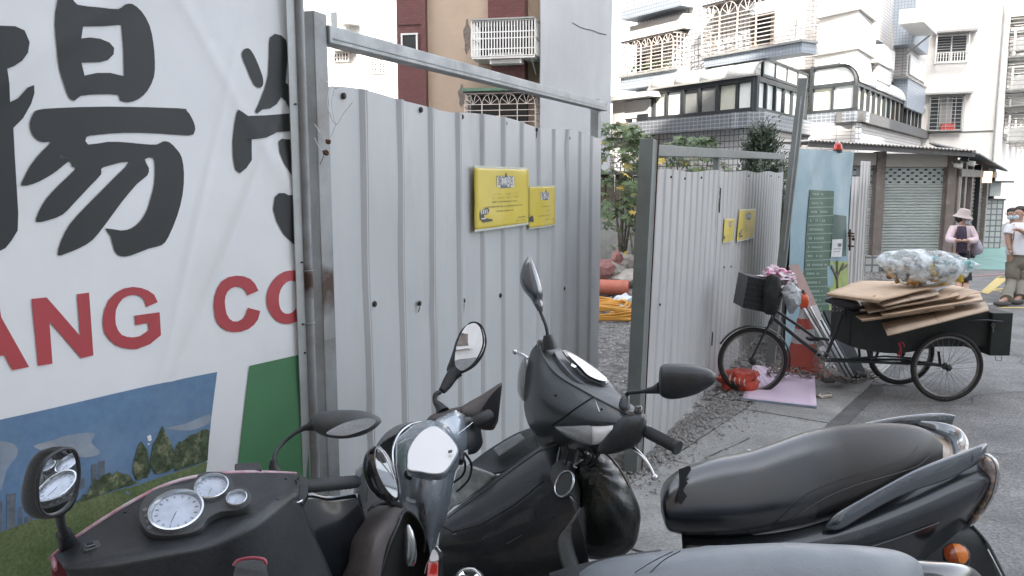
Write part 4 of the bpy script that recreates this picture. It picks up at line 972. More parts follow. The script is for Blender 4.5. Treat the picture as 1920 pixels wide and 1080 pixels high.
def notice(name, lab, O, ux, uy, un, w_, h, curl, rows, title, sub=0, off=.0):
    """O = top left corner; local x right, y down"""
    t = thing(name, lab, 'notice', O+ux*w_/2+uy*h, 'yellow construction notices')
    def q(x, y, e=0): return O+ux*x+uy*y+un*(e+curl*(sin(pi*x/w_)**2)+.003*noise.noise(V((x*9, y*9, off))))
    m_ = MB(); NN = 14; m_.sheet([[q(w_*j/NN, h*i/NN) for j in range(NN+1)] for i in range(NN+1)]); m_.build('paper', M['yellow'], t, smooth=True, solid=.001)
    m_ = MB(); bd = .0045*w_/.3
    def strip4(x0, y0, x1, y1, e, mm, n=6):
        horizontal = (x1-x0) > (y1-y0)
        mm.sheet([[q(x0+(x1-x0)*j/n, y0+(y1-y0)*i/2, e) for j in range(n+1)] for i in range(3)])
    strip4(0, 0, w_, bd, .0015, m_, 12); m_.build('film_edge', M['notice_edge'], t); m_ = MB(); strip4(0, h-bd, w_, h, .0015, m_, 12); m_.build('film_edge', M['notice_edge'], t)
    m_ = MB(); pw = w_*.33; px0 = w_*.36; strip4(px0, h*.15, px0+pw, h*.33, .0018, m_); m_.build('white_plaque', M['notice_white'], t)
    m_ = MB()
    for k in range(7):
        strip4(px0+pw*k/7, h*.15, px0+pw*(k+.5)/7, h*.165, .0022, m_, 1)
    for k in range(4):
        for xx in (px0-.004, px0+pw): strip4(xx, h*.16+h*.17*k/4, xx+.005, h*.16+h*.17*(k+.5)/4, .0022, m_, 1)
    strip4(px0+pw*.47, h*.105, px0+pw*.55, h*.17, .0024, m_, 1)
    m_.build('dashed_border', M['notice_ink'], t)
    m_ = MB(); strip4(px0+pw*.2, h*.3, px0+pw*.78, h*.345, .0022, m_, 2); m_.build('slate_tab', M['notice_blue'], t)
    vs, fs = text_tris(title, pw*.22)
    m_ = MB(); m_.add([q(px0+pw/2+v.x, h*.24-v.y, .0026) for v in vs], fs); m_.build('title', M['notice_ink'], t)
    m_ = MB(); rr = random.Random(int(off*10)+2)
    for (yc, x0, x1, gaps) in rows:
        x = x0*w_; y = yc*h; ch = .026*w_/.3*h/.36 if False else .022*h
        while x < x1*w_:
            if rr.random() > gaps:
                cw = ch*.75
                for u in range(3):
                    yy = y+ch*(u-1)*.36; strip4(x, yy, x+cw*rr.uniform(.6, 1), yy+ch*.14, .0026, m_, 1)
                strip4(x+cw*rr.uniform(.1, .7), y-ch*.5, x+cw*.8, y+ch*.5, .0027, m_, 1) if rr.random() < .5 else strip4(x+cw*.4, y-ch*.5, x+cw*.55, y+ch*.5, .0027, m_, 1)
            x += ch*1.0
    o = m_.build('small_print', M['notice_ink'], t); o['kind'] = 'stuff'
    # digger drawing, lower left
    m_ = MB(); bx = w_*.08; by = h*.80
    if sub == 0:
        pts = [(0, .02), (.0, -.10), (.05, -.15), (.12, -.17), (.145, -.13), (.12, -.06), (.06, -.045), (.07, .0), (.20, .045), (.19, .07), (.05, .08)]
    else: pts = [(-.08, .03), (-.08, -.08), (.02, -.13), (.06, -.04), (.06, .05)]
    m_.add([q(max(.002, bx+w_*a_*1.05), by+h*c_*.9, .0026) for a_, c_ in pts], [tuple(range(len(pts)))]); dg_ = m_.build('digger_drawing', M['notice_ink'], t)
    if sub == 0:
        m_ = MB()
        for k in range(4): strip4(bx+w_*(.015+.03*k), by-h*.13, bx+w_*(.03+.03*k), by-h*.06, .003, m_, 1)
        strip4(bx+w_*.02, by, bx+w_*.09, by+h*.02, .003, m_, 1)
        m_.build('drawing_highlights', M['notice_white'], t)
    return t
rowsA = [(.44, .25, .80, .72), (.5, .25, .80, .72), (.565, .28, .74, .08), (.64, .14, .86, .06), (.715, .36, .66, .15), (.85, .76, .94, .05), (.905, .74, .94, .5)]
s0_, z0_ = gf.sz(889, 310, .026); s1_, z1_ = gf.sz(991, 318, .026); zb_ = gf.sz(889, 435, .026)[1]
notice('construction_notice', 'larger yellow paper notice on the wide white gate, left of its smaller partner', gf.w(s0_, z0_, .026), gf.d, V((0, 0, -1)), gf.n, s1_-s0_, z0_-zb_, .004, rowsA, '施工公告', 0, .1)
s2_ = gf.sz(993, 348, .024)[0]; s3_ = gf.sz(1042, 348, .024)[0]; z2_ = gf.sz(1010, 348, .024)[1]; z3_ = gf.sz(1010, 427, .024)[1]
rowsB = [(.5, .4, .76, .05), (.6, .52, .7, .05), (.72, .26, .78, .05), (.82, .5, .68, .05), (.84, .8, .96, .05), (.9, .88, .96, .05)]
notice('construction_notice', 'smaller curled yellow notice on the wide white gate, right of the larger one', gf.w(s2_, z2_, .02), gf.d, V((0, 0, -1)), gf.n, s3_-s2_, z2_-z3_, .014, rowsB, '施工時間', 1, .2)
def tilted(x0, y0, x1, y1, x2, y2, n=.022):
    a = g2f.sz(x0, y0, n); b_ = g2f.sz(x1, y1, n); c = g2f.sz(x2, y2, n)
    O = g2f.w(a[0], a[1], n); X = g2f.w(b_[0], b_[1], n)-O; Y = g2f.w(c[0], c[1], n)-O
    return O, X.normalized(), Y.normalized(), X.length, Y.length
O, X, Y, w_, h_ = tilted(1359, 410, 1378, 409, 1355, 456)
notice('construction_notice', 'small narrow yellow notice on the leaning gate, left of the larger crooked one', O, X, Y, g2f.n, w_, h_, .006, rowsB, '施工時間', 1, .3)
O, X, Y, w_, h_ = tilted(1387, 392, 1418, 391, 1381, 454)
notice('construction_notice', 'larger crooked yellow notice on the leaning gate nearest the post', O, X, Y, g2f.n, w_, h_, .006, rowsA, '施工公告', 0, .4)

# ------------------------------------------------------------------ blue-green notice hoarding
HA = P(1487, 340, 8.25); HB = P(1597, 340, 9.6); hf = Face(HA, HB-HA); HL = (V((HB.x, HB.y, 0))-V((HA.x, HA.y, 0))).length
th_ = thing('hoarding_sign', 'blue vinyl hoarding with a green board of pale text rows and a printed tree', 'sign', hf.w(HL/2, 0))
M['blue_vinyl'] = mat('blue_vinyl', (.20, .33, .39), .4, var=.1, vs=2.5, col2=(.30, .41, .45), c2=(.55, .75), dirt=.1, coat=.2)
M['board_green'] = mat('board_green', (.042, .10, .062), .5, var=.08, vs=3)
M['board_green2'] = mat('board_green_dark', (.04, .08, .07), .5, var=.1, vs=3)
M['board_text'] = mat('board_text', (.22, .30, .26), .5, var=.1)
M['lime'] = mat('printed_lime', (.28, .35, .10), .5, var=.3, vs=8)
M['brown_ink'] = mat('printed_brown', (.08, .06, .05), .5)
def hp(s, z, e=0):
    tl = .0
    wv = .02*noise.noise(V((s*2.5+z*.7, z*.8, 2)))+.012*sin((s*1.2-z*.8)*5)*max(0, z-1.4)
    return hf.w(s+(2.3-z)*-.0, z, wv+e)
m_ = MB(); m_.sheet([[hp(HL*j/30, .15+(2.24-.15)*i/50-.05*(j/30 == 0)) for j in range(31)] for i in range(51)]); m_.build('vinyl', M['blue_vinyl'], th_, smooth=True)
def hq(x0, y0, x1, y1, x2, y2, x3, y3, e, mm, n=6):
    c = [hf.sz(*p) for p in ((x0, y0), (x1, y1), (x2, y2), (x3, y3))]
    mm.sheet([[hp(*[(c[0][k]*(1-j/n)+c[1][k]*j/n)*(1-i/n)+(c[3][k]*(1-j/n)+c[2][k]*j/n)*i/n for k in (0, 1)], e) for j in range(n+1)] for i in range(n+1)])
m_ = MB(); hq(1517, 356, 1563, 358, 1550, 640, 1496, 640, .006, m_, 14); m_.build('text_board', M['board_green'], th_)
m_ = MB()
nr = 16
for k in range(nr):
    y = 372+k*16.5; xl = 1516-(y-356)*.072; m_ = MB(); hq(xl+1, y, 1563-(y-356)*.045, y-1.5, 1563-(y-356)*.045, y, xl+1, y+1.5, .012, m_, 4); m_.build('rule_line', M['board_text'], th_)
m_ = MB(); rr = random.Random(4)
for k in range(nr):
    y = 365+k*16.5; xl = 1521-(y-356)*.075; x = xl; x_end = 1540+rr.random()*16-(y-356)*.045
    while x < x_end:
        if rr.random() < .85: hq(x, y-2.5, x+2.4, y-2.6, x+2.4, y+1.2, x, y+1.3, .012, m_, 1)
        x += 3.1
o = m_.build('board_print', M['board_text'], th_); o['kind'] = 'stuff'
m_ = MB(); hq(1561, 402, 1588, 405, 1585, 480, 1556, 480, .008, m_, 8); m_.build('printed_building', M['board_green2'], th_)
m_ = MB(); hq(1559, 449, 1576, 448, 1574, 481, 1557, 482, .014, m_, 3); pn = m_.build('white_notice', M['notice_white'], th_)
m_ = MB(); hq(1567, 456, 1573, 456, 1573, 462, 1567, 462, .018, m_, 2); hq(1561, 466, 1572, 466, 1572, 467, 1561, 467, .018, m_, 2); hq(1561, 471, 1570, 471, 1570, 472, 1561, 472, .018, m_, 2)
m_.build('notice_print', M['notice_blue'], pn)['kind'] = 'stuff'
m_ = MB(); hq(1553, 490, 1590, 490, 1588, 640, 1550, 640, .004, m_, 6); m_.build('printed_meadow', M['lime'], th_)
m_ = MB(); hq(1551, 500, 1563, 495, 1561, 535, 1551, 540, .007, m_, 3); m_.build('printed_pond', M['blue_vinyl'], th_)
m_ = MB()
for (a, b_, c, d) in ((1568, 560, 1567, 515), (1567, 520, 1557, 498), (1567, 518, 1578, 494), (1567, 520, 1567, 488), (1574, 505, 1586, 497)):
    q1 = hf.sz(a, b_); q2 = hf.sz(c, d); m_.bar(hp(q1[0], q1[1], .014), hp(q2[0], q2[1], .014), .03, .004, hf.n)
o = m_.build('printed_tree', M['brown_ink'], th_)
m_ = MB(); hf.box(m_, -.0, HL, .1, 2.2, -.06, -.03); m_.build('backing_frame', M['channel'], th_)
# red beacon on the hoarding
M['beacon'] = mat('red_beacon', (.55, .03, .02), .25, coat=.5)
bp = P(1571, 291, 9.2); bt_ = thing('warning_beacon', 'small red warning lamp standing on top of the blue hoarding', 'lamp', bp)
m_ = MB(); m_.lathe(P(1571, 281, 9.2), (0, 0, 1), [(.055, 0), (.055, .015), (.045, .02), (.043, .055), (.03, .075), (.0, .085)], 18); m_.build('lens', M['beacon'], bt_, smooth=True)
m_ = MB(); m_.tube([P(1571, 286, 9.2), P(1571, 281, 9.2)], .05, 12); m_.build('base', M['frame_dark'], bt_)
# white sheet strips at the end of the fence
M['sheet_end'] = mat('pale_steel_sheet', (.48, .465, .455), .5, var=.1, vs=3, dirt=.35, ds=2, stretch=(1, 1, .3))
for k, (xa, xb, yt, t0, t1, lab) in enumerate(((1597, 1613, 331, 9.75, 9.95, 'shorter pale steel fence strip next to the blue hoarding'), (1612, 1629, 302, 9.9, 10.15, 'taller pale steel fence strip at the far end of the fence'))):
    A_ = P(xa, 340, t0); B_ = P(xb, 340, t1); ef = Face(A_, B_-A_); L_ = (B_-A_).length; z_ = ef.sz((xa+xb)/2, yt)[1]
    t = thing('site_fence', lab, 'fence', ef.w(L_/2, 0), 'end fence strips')
    m_ = corrugate(ef, 0, L_, .11, .035, lambda s, z_=z_: z_, .05, 0, 50+k, nz=6, depth=.012); m_.build('steel_sheet', M['sheet_end'], t, smooth=30, solid=.002)
    m_ = MB(); ef.box(m_, .0, .04, 0, z_-.1, -.05, -.01); m_.build('stud', M['channel'], t)
ht = thing('hinge_latch', 'rusty hinge and padlocked latch between hoarding and end strip', 'latch', P(1595, 470, 9.62))
m_ = MB()
for y in (437, 442, 461): m_.bar(P(1590, y, 9.62), P(1601, y+1, 9.62), .02, .02)
m_.bar(P(1594, 430, 9.61), P(1593, 470, 9.61), .03, .012); m_.blob(P(1600, 448, 9.6), .02, 3, .3); m_.build('hinge', M['rust'], ht)

# ------------------------------------------------------------------ corner shop with roller shutters
M['shutter'] = mat('roller_shutter', (.42, .465, .45), .45, metal=.2, var=.08, vs=2, dirt=.3, ds=2.5, dcol=(.3, .28, .25))
M['shutter_dark'] = mat('brown_shutter', (.13, .115, .10), .6, var=.15, vs=3)
M['brown_pier'] = mat('brown_painted_pier', (.17, .145, .13), .7, var=.15, vs=3, dirt=.4, ds=4, dcol=(.4, .38, .36))
M['fascia'] = mat('beige_fascia', (.42, .41, .375), .6, var=.08, vs=2, dirt=.2, ds=2)
M['roof_sheet'] = mat('corrugated_roof', (.45, .43, .40), .6, var=.15, vs=4)
M['pier_tile'] = tilemat('pale_pier_tiles', (.42, .43, .42), (.14, .15, .16), .16, .16, .13, .35, 0, .1, .2)
KS = P(1790, 340, 16.6); KS.z = 0; sf = Face(KS, (-1, 0, 0)); ss_ = Face(KS, SD)
shop = thing('corner_shop', 'single storey corner shop with pale green roller shutters and a corrugated roof', 'shop', KS)
def sx(x): return sf.sz(x, 340)[0]
def sz_(y): return sf.sz(1715, y)[1]
m_ = prism([sf.w(0, 0, -.15), sf.w(sx(1500), 0, -.15), sf.w(sx(1500), 0, -4), KS+SD*5+V((-2, 0, 0)), KS+SD*5-ss_.n*.15, KS-ss_.n*.15+V((0, .2, 0))], 0, 2.4)
m_.build('wall', M['fascia'], shop, weld=True)
for (xa, xb, nm, y0) in ((1641, 1657, 'pier', 284), (1774, 1790, 'pier', 284), (1530, 1541, 'pier', 284)):
    m_ = MB(); sf.box(m_, sx(xb), sx(xa), 0, sz_(y0), -.148, .06); m_.build(nm, M['brown_pier'], shop)
m_ = MB(); sf.box(m_, sx(1773), sx(1658), sz_(313), sz_(288), -.1, .03); m_.build('fascia_panel', M['fascia'], shop)
m_ = MB(); sf.box(m_, sx(1640), sx(1541), sz_(310), sz_(286), -.1, .03); m_.build('fascia_panel', M['fascia'], shop)
for (xa, xb) in ((1658, 1773), (1542, 1640)):
    a, b_ = sx(xb), sx(xa); ztp = sz_(314); zv = sz_(346)
    rows = []; z = .28; nsl = 0
    if xa > 1600: z = .1
    sl = (zv-z)/29
    while z < zv-.001:
        rows += [(z, -.06), (z+sl*.2, -.035), (z+sl*.7, -.035), (z+sl*.9, -.06)]; z += sl
    m_ = MB(); m_.sheet([[sf.w(a, zz, n_), sf.w(b_, zz, n_)] for zz, n_ in rows]); sh = m_.build('shutter', M['shutter'], shop)
    m_ = MB(); nb = 6; hh = (ztp-zv)/11
    for k in range(11):
        z0_ = zv+hh*k
        if k % 2 == 0: sf.box(m_, a, b_, z0_, z0_+hh*1.05, -.07, -.05)
        else:
            ncol = 7 if xa > 1600 else 6; st_ = (k//2) % 2
            for c in range(-1, ncol+1):
                u0 = a+(b_-a)*(c+.5*st_+.38)/ncol; u1 = a+(b_-a)*(c+1+.5*st_)/ncol
                u0 = max(a, u0); u1 = min(b_, u1)
                if u1 > u0: sf.box(m_, u0, u1, z0_+hh*.05, z0_+hh, -.068, -.052)
    m_.build('vent_slats', M['shutter'], sh)
    m_ = MB(); sf.box(m_, a, b_, zv, ztp, -.149, -.12); m_.build('dark_behind', M['ink'], sh)
    m_ = MB(); sf.box(m_, a, b_, ztp, ztp+.03, -.1, .02); sf.box(m_, a-.01, a+.03, .1, ztp, -.1, -.02); sf.box(m_, b_-.03, b_+.01, .1, ztp, -.1, -.02); m_.build('shutter_guide', M['brown_pier'], sh)
m_ = MB(); sf.box(m_, sx(1656), sx(1540), 0, .36, .0, .12); uvwall(m_.build('tiled_plinth', M['pier_tile'], shop))
# roof: corrugated sheet falling to the right
rows = []; nn = 90
zl_, zr_ = sz_(274)+.08, sz_(284)-.02
for dpt in (.45, -3):
    rows.append([sf.w(-.15+(sx(1500)+.15)*j/nn, (zr_+(zl_-zr_)*j/nn*.55*1.8)+(.035 if j % 2 else 0)+(.0 if dpt > 0 else .14), dpt) for j in range(nn+1)])
m_ = MB(); m_.sheet(rows); m_.build('corrugated_roof', M['roof_sheet'], shop, solid=.006)
m_ = MB(); m_.bar(sf.w(-.15, zr_-.06, .38), sf.w(sx(1500), zl_-.06, .38), .06, .09); m_.build('roof_beam', M['shade_metal'], shop)
# street side: doors, shutters, eave, lamp
SL = 8.3
m_ = MB(); rows = []
n2 = 60
for (n_, dz) in ((.42, -.03), (-.5, .22)): rows.append([ss_.w(-.2+7.4*j/n2, 2.46+dz-.26*j/n2+(.03 if j % 2 else 0), n_) for j in range(n2+1)])
m_.sheet(rows); m_.build('side_eave', M['shade_metal'], shop, solid=.02)
segs = [(0, .35, 'brown_pier', .08), (.4, 1.0, 'fascia', .02), (1.05, 1.3, 'brown_pier', .08), (1.35, 2.1, 'white_wall', .0), (2.15, 2.35, 'brown_pier', .1), (2.4, 3.8, 'shutter_dark', .0), (3.85, 4.1, 'ink', .1), (4.15, 5.6, 'shutter_dark', .0), (5.65, 5.9, 'brown_pier', .1), (5.95, 7.6, 'shutter', -.02), (7.65, 7.8, 'ink', .1)]
for (a, b_, mm, n_) in segs:
    m_ = MB()
    if 'shutter' in mm:
        zz = .08; rws = []
        while zz < 2.1: rws += [(zz, n_-.02), (zz+.02, n_), (zz+.06, n_), (zz+.08, n_-.02)]; zz += .09
        m_.sheet([[ss_.w(a, z, q), ss_.w(b_, z, q)] for z, q in rws]); m_.build('side_shutter', M[mm], shop)
    else: ss_.box(m_, a, b_, 0, 2.3, n_-.2, n_); m_.build('side_pier' if mm != 'ink' else 'door_recess', M[mm], shop)
m_ = MB(); ss_.box(m_, .0, SL-.4, 2.0, 2.16, -.2, .12); m_.build('lintel', M['brown_pier'], shop)
M['lamp_warm'] = mat('warm_sign_lamp', (.8, .5, .3), .5, emit=(1, .6, .35, .6))
for (x, y, m__, nm) in ((1801, 296, 'frame_dark', 'security_camera'), (1813, 305, 'frame_white', 'spot_lamp'), (1789, 309, 'frame_white', 'junction_box'), (1796, 289, 'frame_dark', 'security_camera')):
    c = P(x, y, 16.4); m_ = MB(); m_.tube([c, c+V((.12, -.08, -.03))], [.05, .06], 10); m_.tube([c, c+V((0, .2, .12))], .012, 6); m_.build(nm, M[m__], shop, smooth=True)
m_ = MB(); m_.box(P(1851, 332, 20), (.09, 0, 0), (0, .05, 0), (0, 0, .14)); m_.build('side_lamp', M['lamp_warm'], shop)
pf = Face(P(1886, 340, 22.6), (-1, 0, 0))
pr_ = thing('tiled_pier', 'pale small-tiled wall end beside the green footpath, right of the brown shutters', 'wall', pf.w(.35, 0))
m_ = MB(); q = pf.pbox(m_, 1847, 376, 1886, 470, -1.2, 0); m_ = MB(); pf.box(m_, q[0], q[1], 0, q[3], -1.2, 0); uvwall(m_.build('tiled_wall', M['pier_tile'], pr_))
m_ = MB(); pf.box(m_, q[0]-.02, q[1]+.02, q[3]+.002, q[3]+.05, -1.25, .04); m_.build('coping', M['shade_metal'], pr_)
ub = thing('utility_box', 'white meter box hanging above the tiled wall end under the small roof', 'box', pf.w(.4, q[3]+.1))
m_ = MB(); pf.box(m_, .1, .42, q[3]+.12, q[3]+.5, -.3, -.02); m_.build('cabinet', M['frame_white'], ub, bevel=.01)
m_ = MB(); pf.box(m_, -.05, .95, q[3]+.5, q[3]+.55, -.8, .3); m_.build('roof_plate', M['shade_metal'], ub)
m_ = MB(); pf.box(m_, .5, .53, q[3]+.05, q[3]+.5, -.03, -.0); m_.build('support', M['shade_metal'], ub)

# ------------------------------------------------------------------ lot wall, rubble, pipe, cables
LW = Face(P(1480, 340, 17.2), (-1, .02, 0))
lw = thing('lot_wall', 'low grey cement wall closing off the rubble lot behind the gates', 'wall', LW.w(2, 0))
m_ = MB(); LW.box(m_, 0, 5, 0, 1.38, -.2, 0); m_.build('cement_wall', mat('old_cement', (.26, .26, .25), .9, var=.2, vs=2, dirt=.4, ds=2), lw)
m_ = MB(); LW.box(m_, 0, 5, 1.38, 1.45, -.3, .05); m_.build('coping', M['shade_metal'], lw)
sh2 = thing('lean_to_shed', 'dark brown timber lean-to beyond the low cement wall', 'shed', LW.w(2, 0, -.5))
m_ = MB()
for k in range(14): LW.box(m_, 3.1+k*.2, 3.27+k*.2, .1, 2.02+.02*(k % 3), -.62-.02*(k % 2), -.56)
o = m_.build('boarding', mat('dark_timber', (.085, .07, .055), .9, var=.4, vs=3, stretch=(1, 1, .1)), sh2)
m_ = MB(); LW.box(m_, 3.0, 6, 2.05, 2.12, -1.5, -.4); m_.build('shed_roof', M['shade_metal'], sh2)
rb = random.Random(9)
M['brick_red'] = mat('broken_brick', (.26, .13, .12), .9, var=.3, vs=12, bump=.5, bs=50)
M['rubble'] = mat('broken_concrete', (.27, .255, .23), .95, var=.25, vs=6, bump=.8, bs=40)
M['rubble_p'] = mat('pale_render_lump', (.38, .35, .32), .95, var=.2, vs=5, bump=.6, bs=40)
for (x, y, r, m__, lab, sc_) in (
    (1138, 500, .24, 'brick_red', 'heap of broken red bricks at the left of the rubble pile', (1.3, 1, .6)),
    (1158, 486, .15, 'brick_red', 'upright red brick fragment on top of the rubble pile', (.7, .8, 1.1)),
    (1148, 517, .24, 'rubble', 'rounded grey concrete lump right above the orange pipe', (1.2, 1, .8)),
    (1176, 497, .26, 'rubble_p', 'pale concrete block at the upper right of the rubble pile', (1, 1, .9)),
    (1182, 521, .27, 'rubble_p', 'large pale concrete slab fragment low at the right of the pile', (1.3, 1, .6)),
    (1166, 503, .2, 'rubble', 'small grey concrete lump between the brick heap and pale block', (1, 1, 1)),
    (1189, 505, .22, 'rubble', 'grey concrete lump half hidden behind the leaning gate post', (1, 1, 1)),
    (1128, 512, .25, 'brick_red', 'red brick lump next to the wide gate edge', (1, 1, 1))):
    c = P(x, y, 14.6+rb.uniform(-.3, .3)); t = thing('rubble_chunk', lab, 'rubble', V((c.x, c.y, max(.0, c.z-r*.6))), 'lumps of demolition rubble')
    m_ = MB(); m_.blob(c, r, x, .5, 2, sc_, 1.2); m_.build('chunk', M[m__], t)
m_ = MB()
for k in range(420):
    px_, py_ = rb.uniform(1090, 1210), rb.uniform(495, 535); c = P(px_, py_, 14.9+rb.uniform(-.3, .5)); m_.blob((c.x, c.y, max(.03, c.z-.1*rb.random())), rb.uniform(.03, .12), k, .8, 1)
o = m_.build('rubble_heap', M['rubble']); props(o, label='heap of broken concrete and brick filling the back of the lot', kind='stuff')
M['orange_pipe'] = mat('orange_pvc_pipe', (.42, .13, .085), .55, var=.1, vs=4, dirt=.2, ds=5)
pp_ = thing('drain_pipe', 'thick orange plastic drain pipe lying in front of the rubble pile', 'pipe', PZ(1150, 556))
m_ = MB(); a = P(1080, 536, 13.3); b_ = P(1179, 540, 13.1); ax = (b_-a).normalized(); N_ = 28; u = V((0, 0, 1)); q = ax.cross(u).normalized(); u = q.cross(ax)
rs = [[p+(u*cos(2*pi*k/N_)+q*sin(2*pi*k/N_))*r for k in range(N_)] for p, r in ((a, .125), (b_, .125), (b_, .112), (b_-ax*.6, .112))]
m_.rings(rs, False); m_.build('pipe', M['orange_pipe'], pp_, smooth=True)
m_ = MB()
for k in range(3): m_.torus(a+ax*(.3+k*.25), ax, .126, .004, 24, 5)
o = m_.build('pipe_ring', M['orange_pipe'], pp_, smooth=True)
M['orange_cable'] = mat('orange_cable', (.55, .27, .04), .5, var=.1)
cb = thing('cable_coil', 'loose coil of orange corrugated cable on the gravel behind the gates', 'cable', PZ(1160, 605))
base = PZ(1156, 603)
for k in range(9):
    m_ = MB(); rx = .72-.05*k+rb.uniform(-.03, .03); ry = .30+.02*k; ph = rb.uniform(0, 6); pts = []
    for i in range(37):
        t_ = ph+2*pi*i/36*.93; pts.append(base+V((-.15+rx*cos(t_), .1+ry*sin(t_)+.02*k, .05+.022*k+.015*sin(3*t_+k))))
    m_.tube(pts, .018, 7); m_.build('cable_loop', M['orange_cable'], cb, smooth=True)
M['white_bag'] = mat('white_woven_bag', (.58, .62, .66), .4, var=.1, vs=8, col2=(.35, .4, .5), c2=(.55, .7), bump=.5, bs=25)
wb = thing('plastic_sack', 'crumpled white plastic sack between the orange pipe and the cable coil', 'sack', PZ(1163, 592))
c = P(1164, 573, 12.0); m_ = MB(); m_.blob((c.x+.05, c.y, .07), .15, 4, .7, 3, (1.3, .9, .9), 2.2); m_.blob((c.x-.1, c.y, .04), .09, 8, .8, 3, (1.4, 1, .7), 2.5); m_.build('sack', M['white_bag'], wb, smooth=25)
dp = thing('drain_pipe', 'short black pipe end poking out beside the white sack', 'pipe', PZ(1178, 600))
m_ = MB(); c = P(1178, 592, 11.4); m_.tube([c, c+V((.4, .4, 0))], .045, 14); m_.build('pipe', M['ink'], dp, smooth=True)

# ------------------------------------------------------------------ plants
def leafmat(nm, c1, c2, c3=None):
    m = mat(nm, c1, .55, var=0); nt = m.node_tree; N = nt.nodes; L = nt.links; b = N['Principled BSDF']
    g_ = N.new('ShaderNodeNewGeometry'); r = N.new('ShaderNodeValToRGB'); L.new(g_.outputs['Random Per Island'], r.inputs[0])
    r.color_ramp.elements[0].color = list(c1)+[1]; r.color_ramp.elements[1].color = list(c2)+[1]; r.color_ramp.elements[1].position = .9
    if c3: e = r.color_ramp.elements.new(.97); e.color = list(c3)+[1]
    L.new(r.outputs[0], b.inputs['Base Color'])
    b.inputs['Transmission Weight'].default_value = 0
    return m
M['papaya'] = leafmat('papaya_leaves', (.05, .085, .035), (.14, .20, .085), (.45, .33, .06))
M['conifer'] = leafmat('conifer_leaves', (.018, .035, .02), (.06, .09, .045))
M['bark'] = mat('grey_bark', (.16, .14, .12), .9, var=.3, vs=12)
def papaya(lab, base, top, spread, nl, seed, ls=.3, nm='papaya_tree', low=.25):
    rr = random.Random(seed); t = thing(nm, lab, 'tree', base)
    H = top-base.z; m_ = MB(); leaves = MB()
    stems = []
    for k in range(5):
        a = rr.uniform(0, 2*pi); q = rr.uniform(.3, 1)*spread*.5
        tip = base+V((cos(a)*q, sin(a)*q, H*rr.uniform(.6, .95))); pts = [base, base+(tip-base)*.4+V((0, 0, .1*H)), tip]
        m_.tube(pts, [.03, .02, .008], 6, smooth=4); stems.append(pts)
    for k in range(nl):
        hz = rr.uniform(low, 1)**.8; z = base.z+H*hz; a = rr.uniform(0, 2*pi); q = spread*sqrt(rr.random())*(.55+.45*sin(pi*min(1, hz*1.05)))
        if noise.noise(V((cos(a)*q*2, sin(a)*q*2+seed, z*1.8))) < -.12: continue
        c = V((base.x+cos(a)*q, base.y+sin(a)*q, z)); s_ = ls*rr.uniform(.5, 1.1)
        nr_ = V((rr.gauss(0, .5), rr.gauss(-.3, .5), 1)).normalized(); u = nr_.orthogonal().normalized(); w2 = nr_.cross(u)
        ph = rr.uniform(0, 6); vs = [c]; fs = []
        for L_ in range(7):
            f = ph+2*pi*L_/8.5; d = u*cos(f)+w2*sin(f); e = nr_.cross(d); ln_ = s_*(.55+.1*rr.random()); dr = -nr_*ln_*.25
            i0 = len(vs); vs += [c+d*ln_*.5+e*ln_*.16+dr*.4, c+d*ln_+dr, c+d*ln_*.5-e*ln_*.16+dr*.4]; fs.append((0, i0, i0+1, i0+2))
        leaves.add(vs, fs)
    m_.build('stem', M['bark'], t, smooth=True); leaves.build('foliage', M['papaya'], t)
papaya('tall leafy papaya plant seen in the gap beside the wide gate', P(1165, 500, 15.2)*1+V((0, 0, -P(1165, 500, 15.2).z)), 2.95, .95, 720, 1, .22)
papaya('papaya plant showing above the leaning gate left of its middle upright', V((P(1290, 340, 13.5).x, 13.4, 0)), 2.62, .85, 460, 2, .20, low=.45)
papaya('low leafy plant in front of the cement wall beside the gate post', V((P(1190, 340, 14.8).x, 14.7, .0)), 1.9, .55, 260, 3, .18, nm='young_papaya_tree')
cz = V((P(1420, 340, 14.5).x, 14.4, 0)); ct = thing('conifer_bush', 'dark green conifer bush rising behind the leaning gate next to the tall post', 'bush', cz)
rr = random.Random(8); m_ = MB(); lv = MB()
m_.tube([cz, cz+V((0, 0, 2.2))], [.07, .03], 8); m_.build('trunk', M['bark'], ct)
for k in range(64):
    hz = rr.uniform(.25, 1); R_ = .62*(1-.75*max(0, (hz-.45)/.55)**1.3); a = rr.uniform(0, 2*pi); q = R_*rr.uniform(.35, 1)
    c = cz+V((cos(a)*q, sin(a)*q, 2.85*hz-.1)); 
    for j in range(120):
        d = V((rr.gauss(0, .35)+cos(a)*.4, rr.gauss(0, .35)+sin(a)*.4, rr.uniform(.3, 1))).normalized(); p = c+V((rr.gauss(0, .07), rr.gauss(0, .07), rr.gauss(0, .1))); L_ = rr.uniform(.05, .12); e = d.orthogonal().normalized()*.02
        lv.add([p-e, p+d*L_, p+e], [(0, 1, 2)])
lv.build('foliage', M['conifer'], ct)
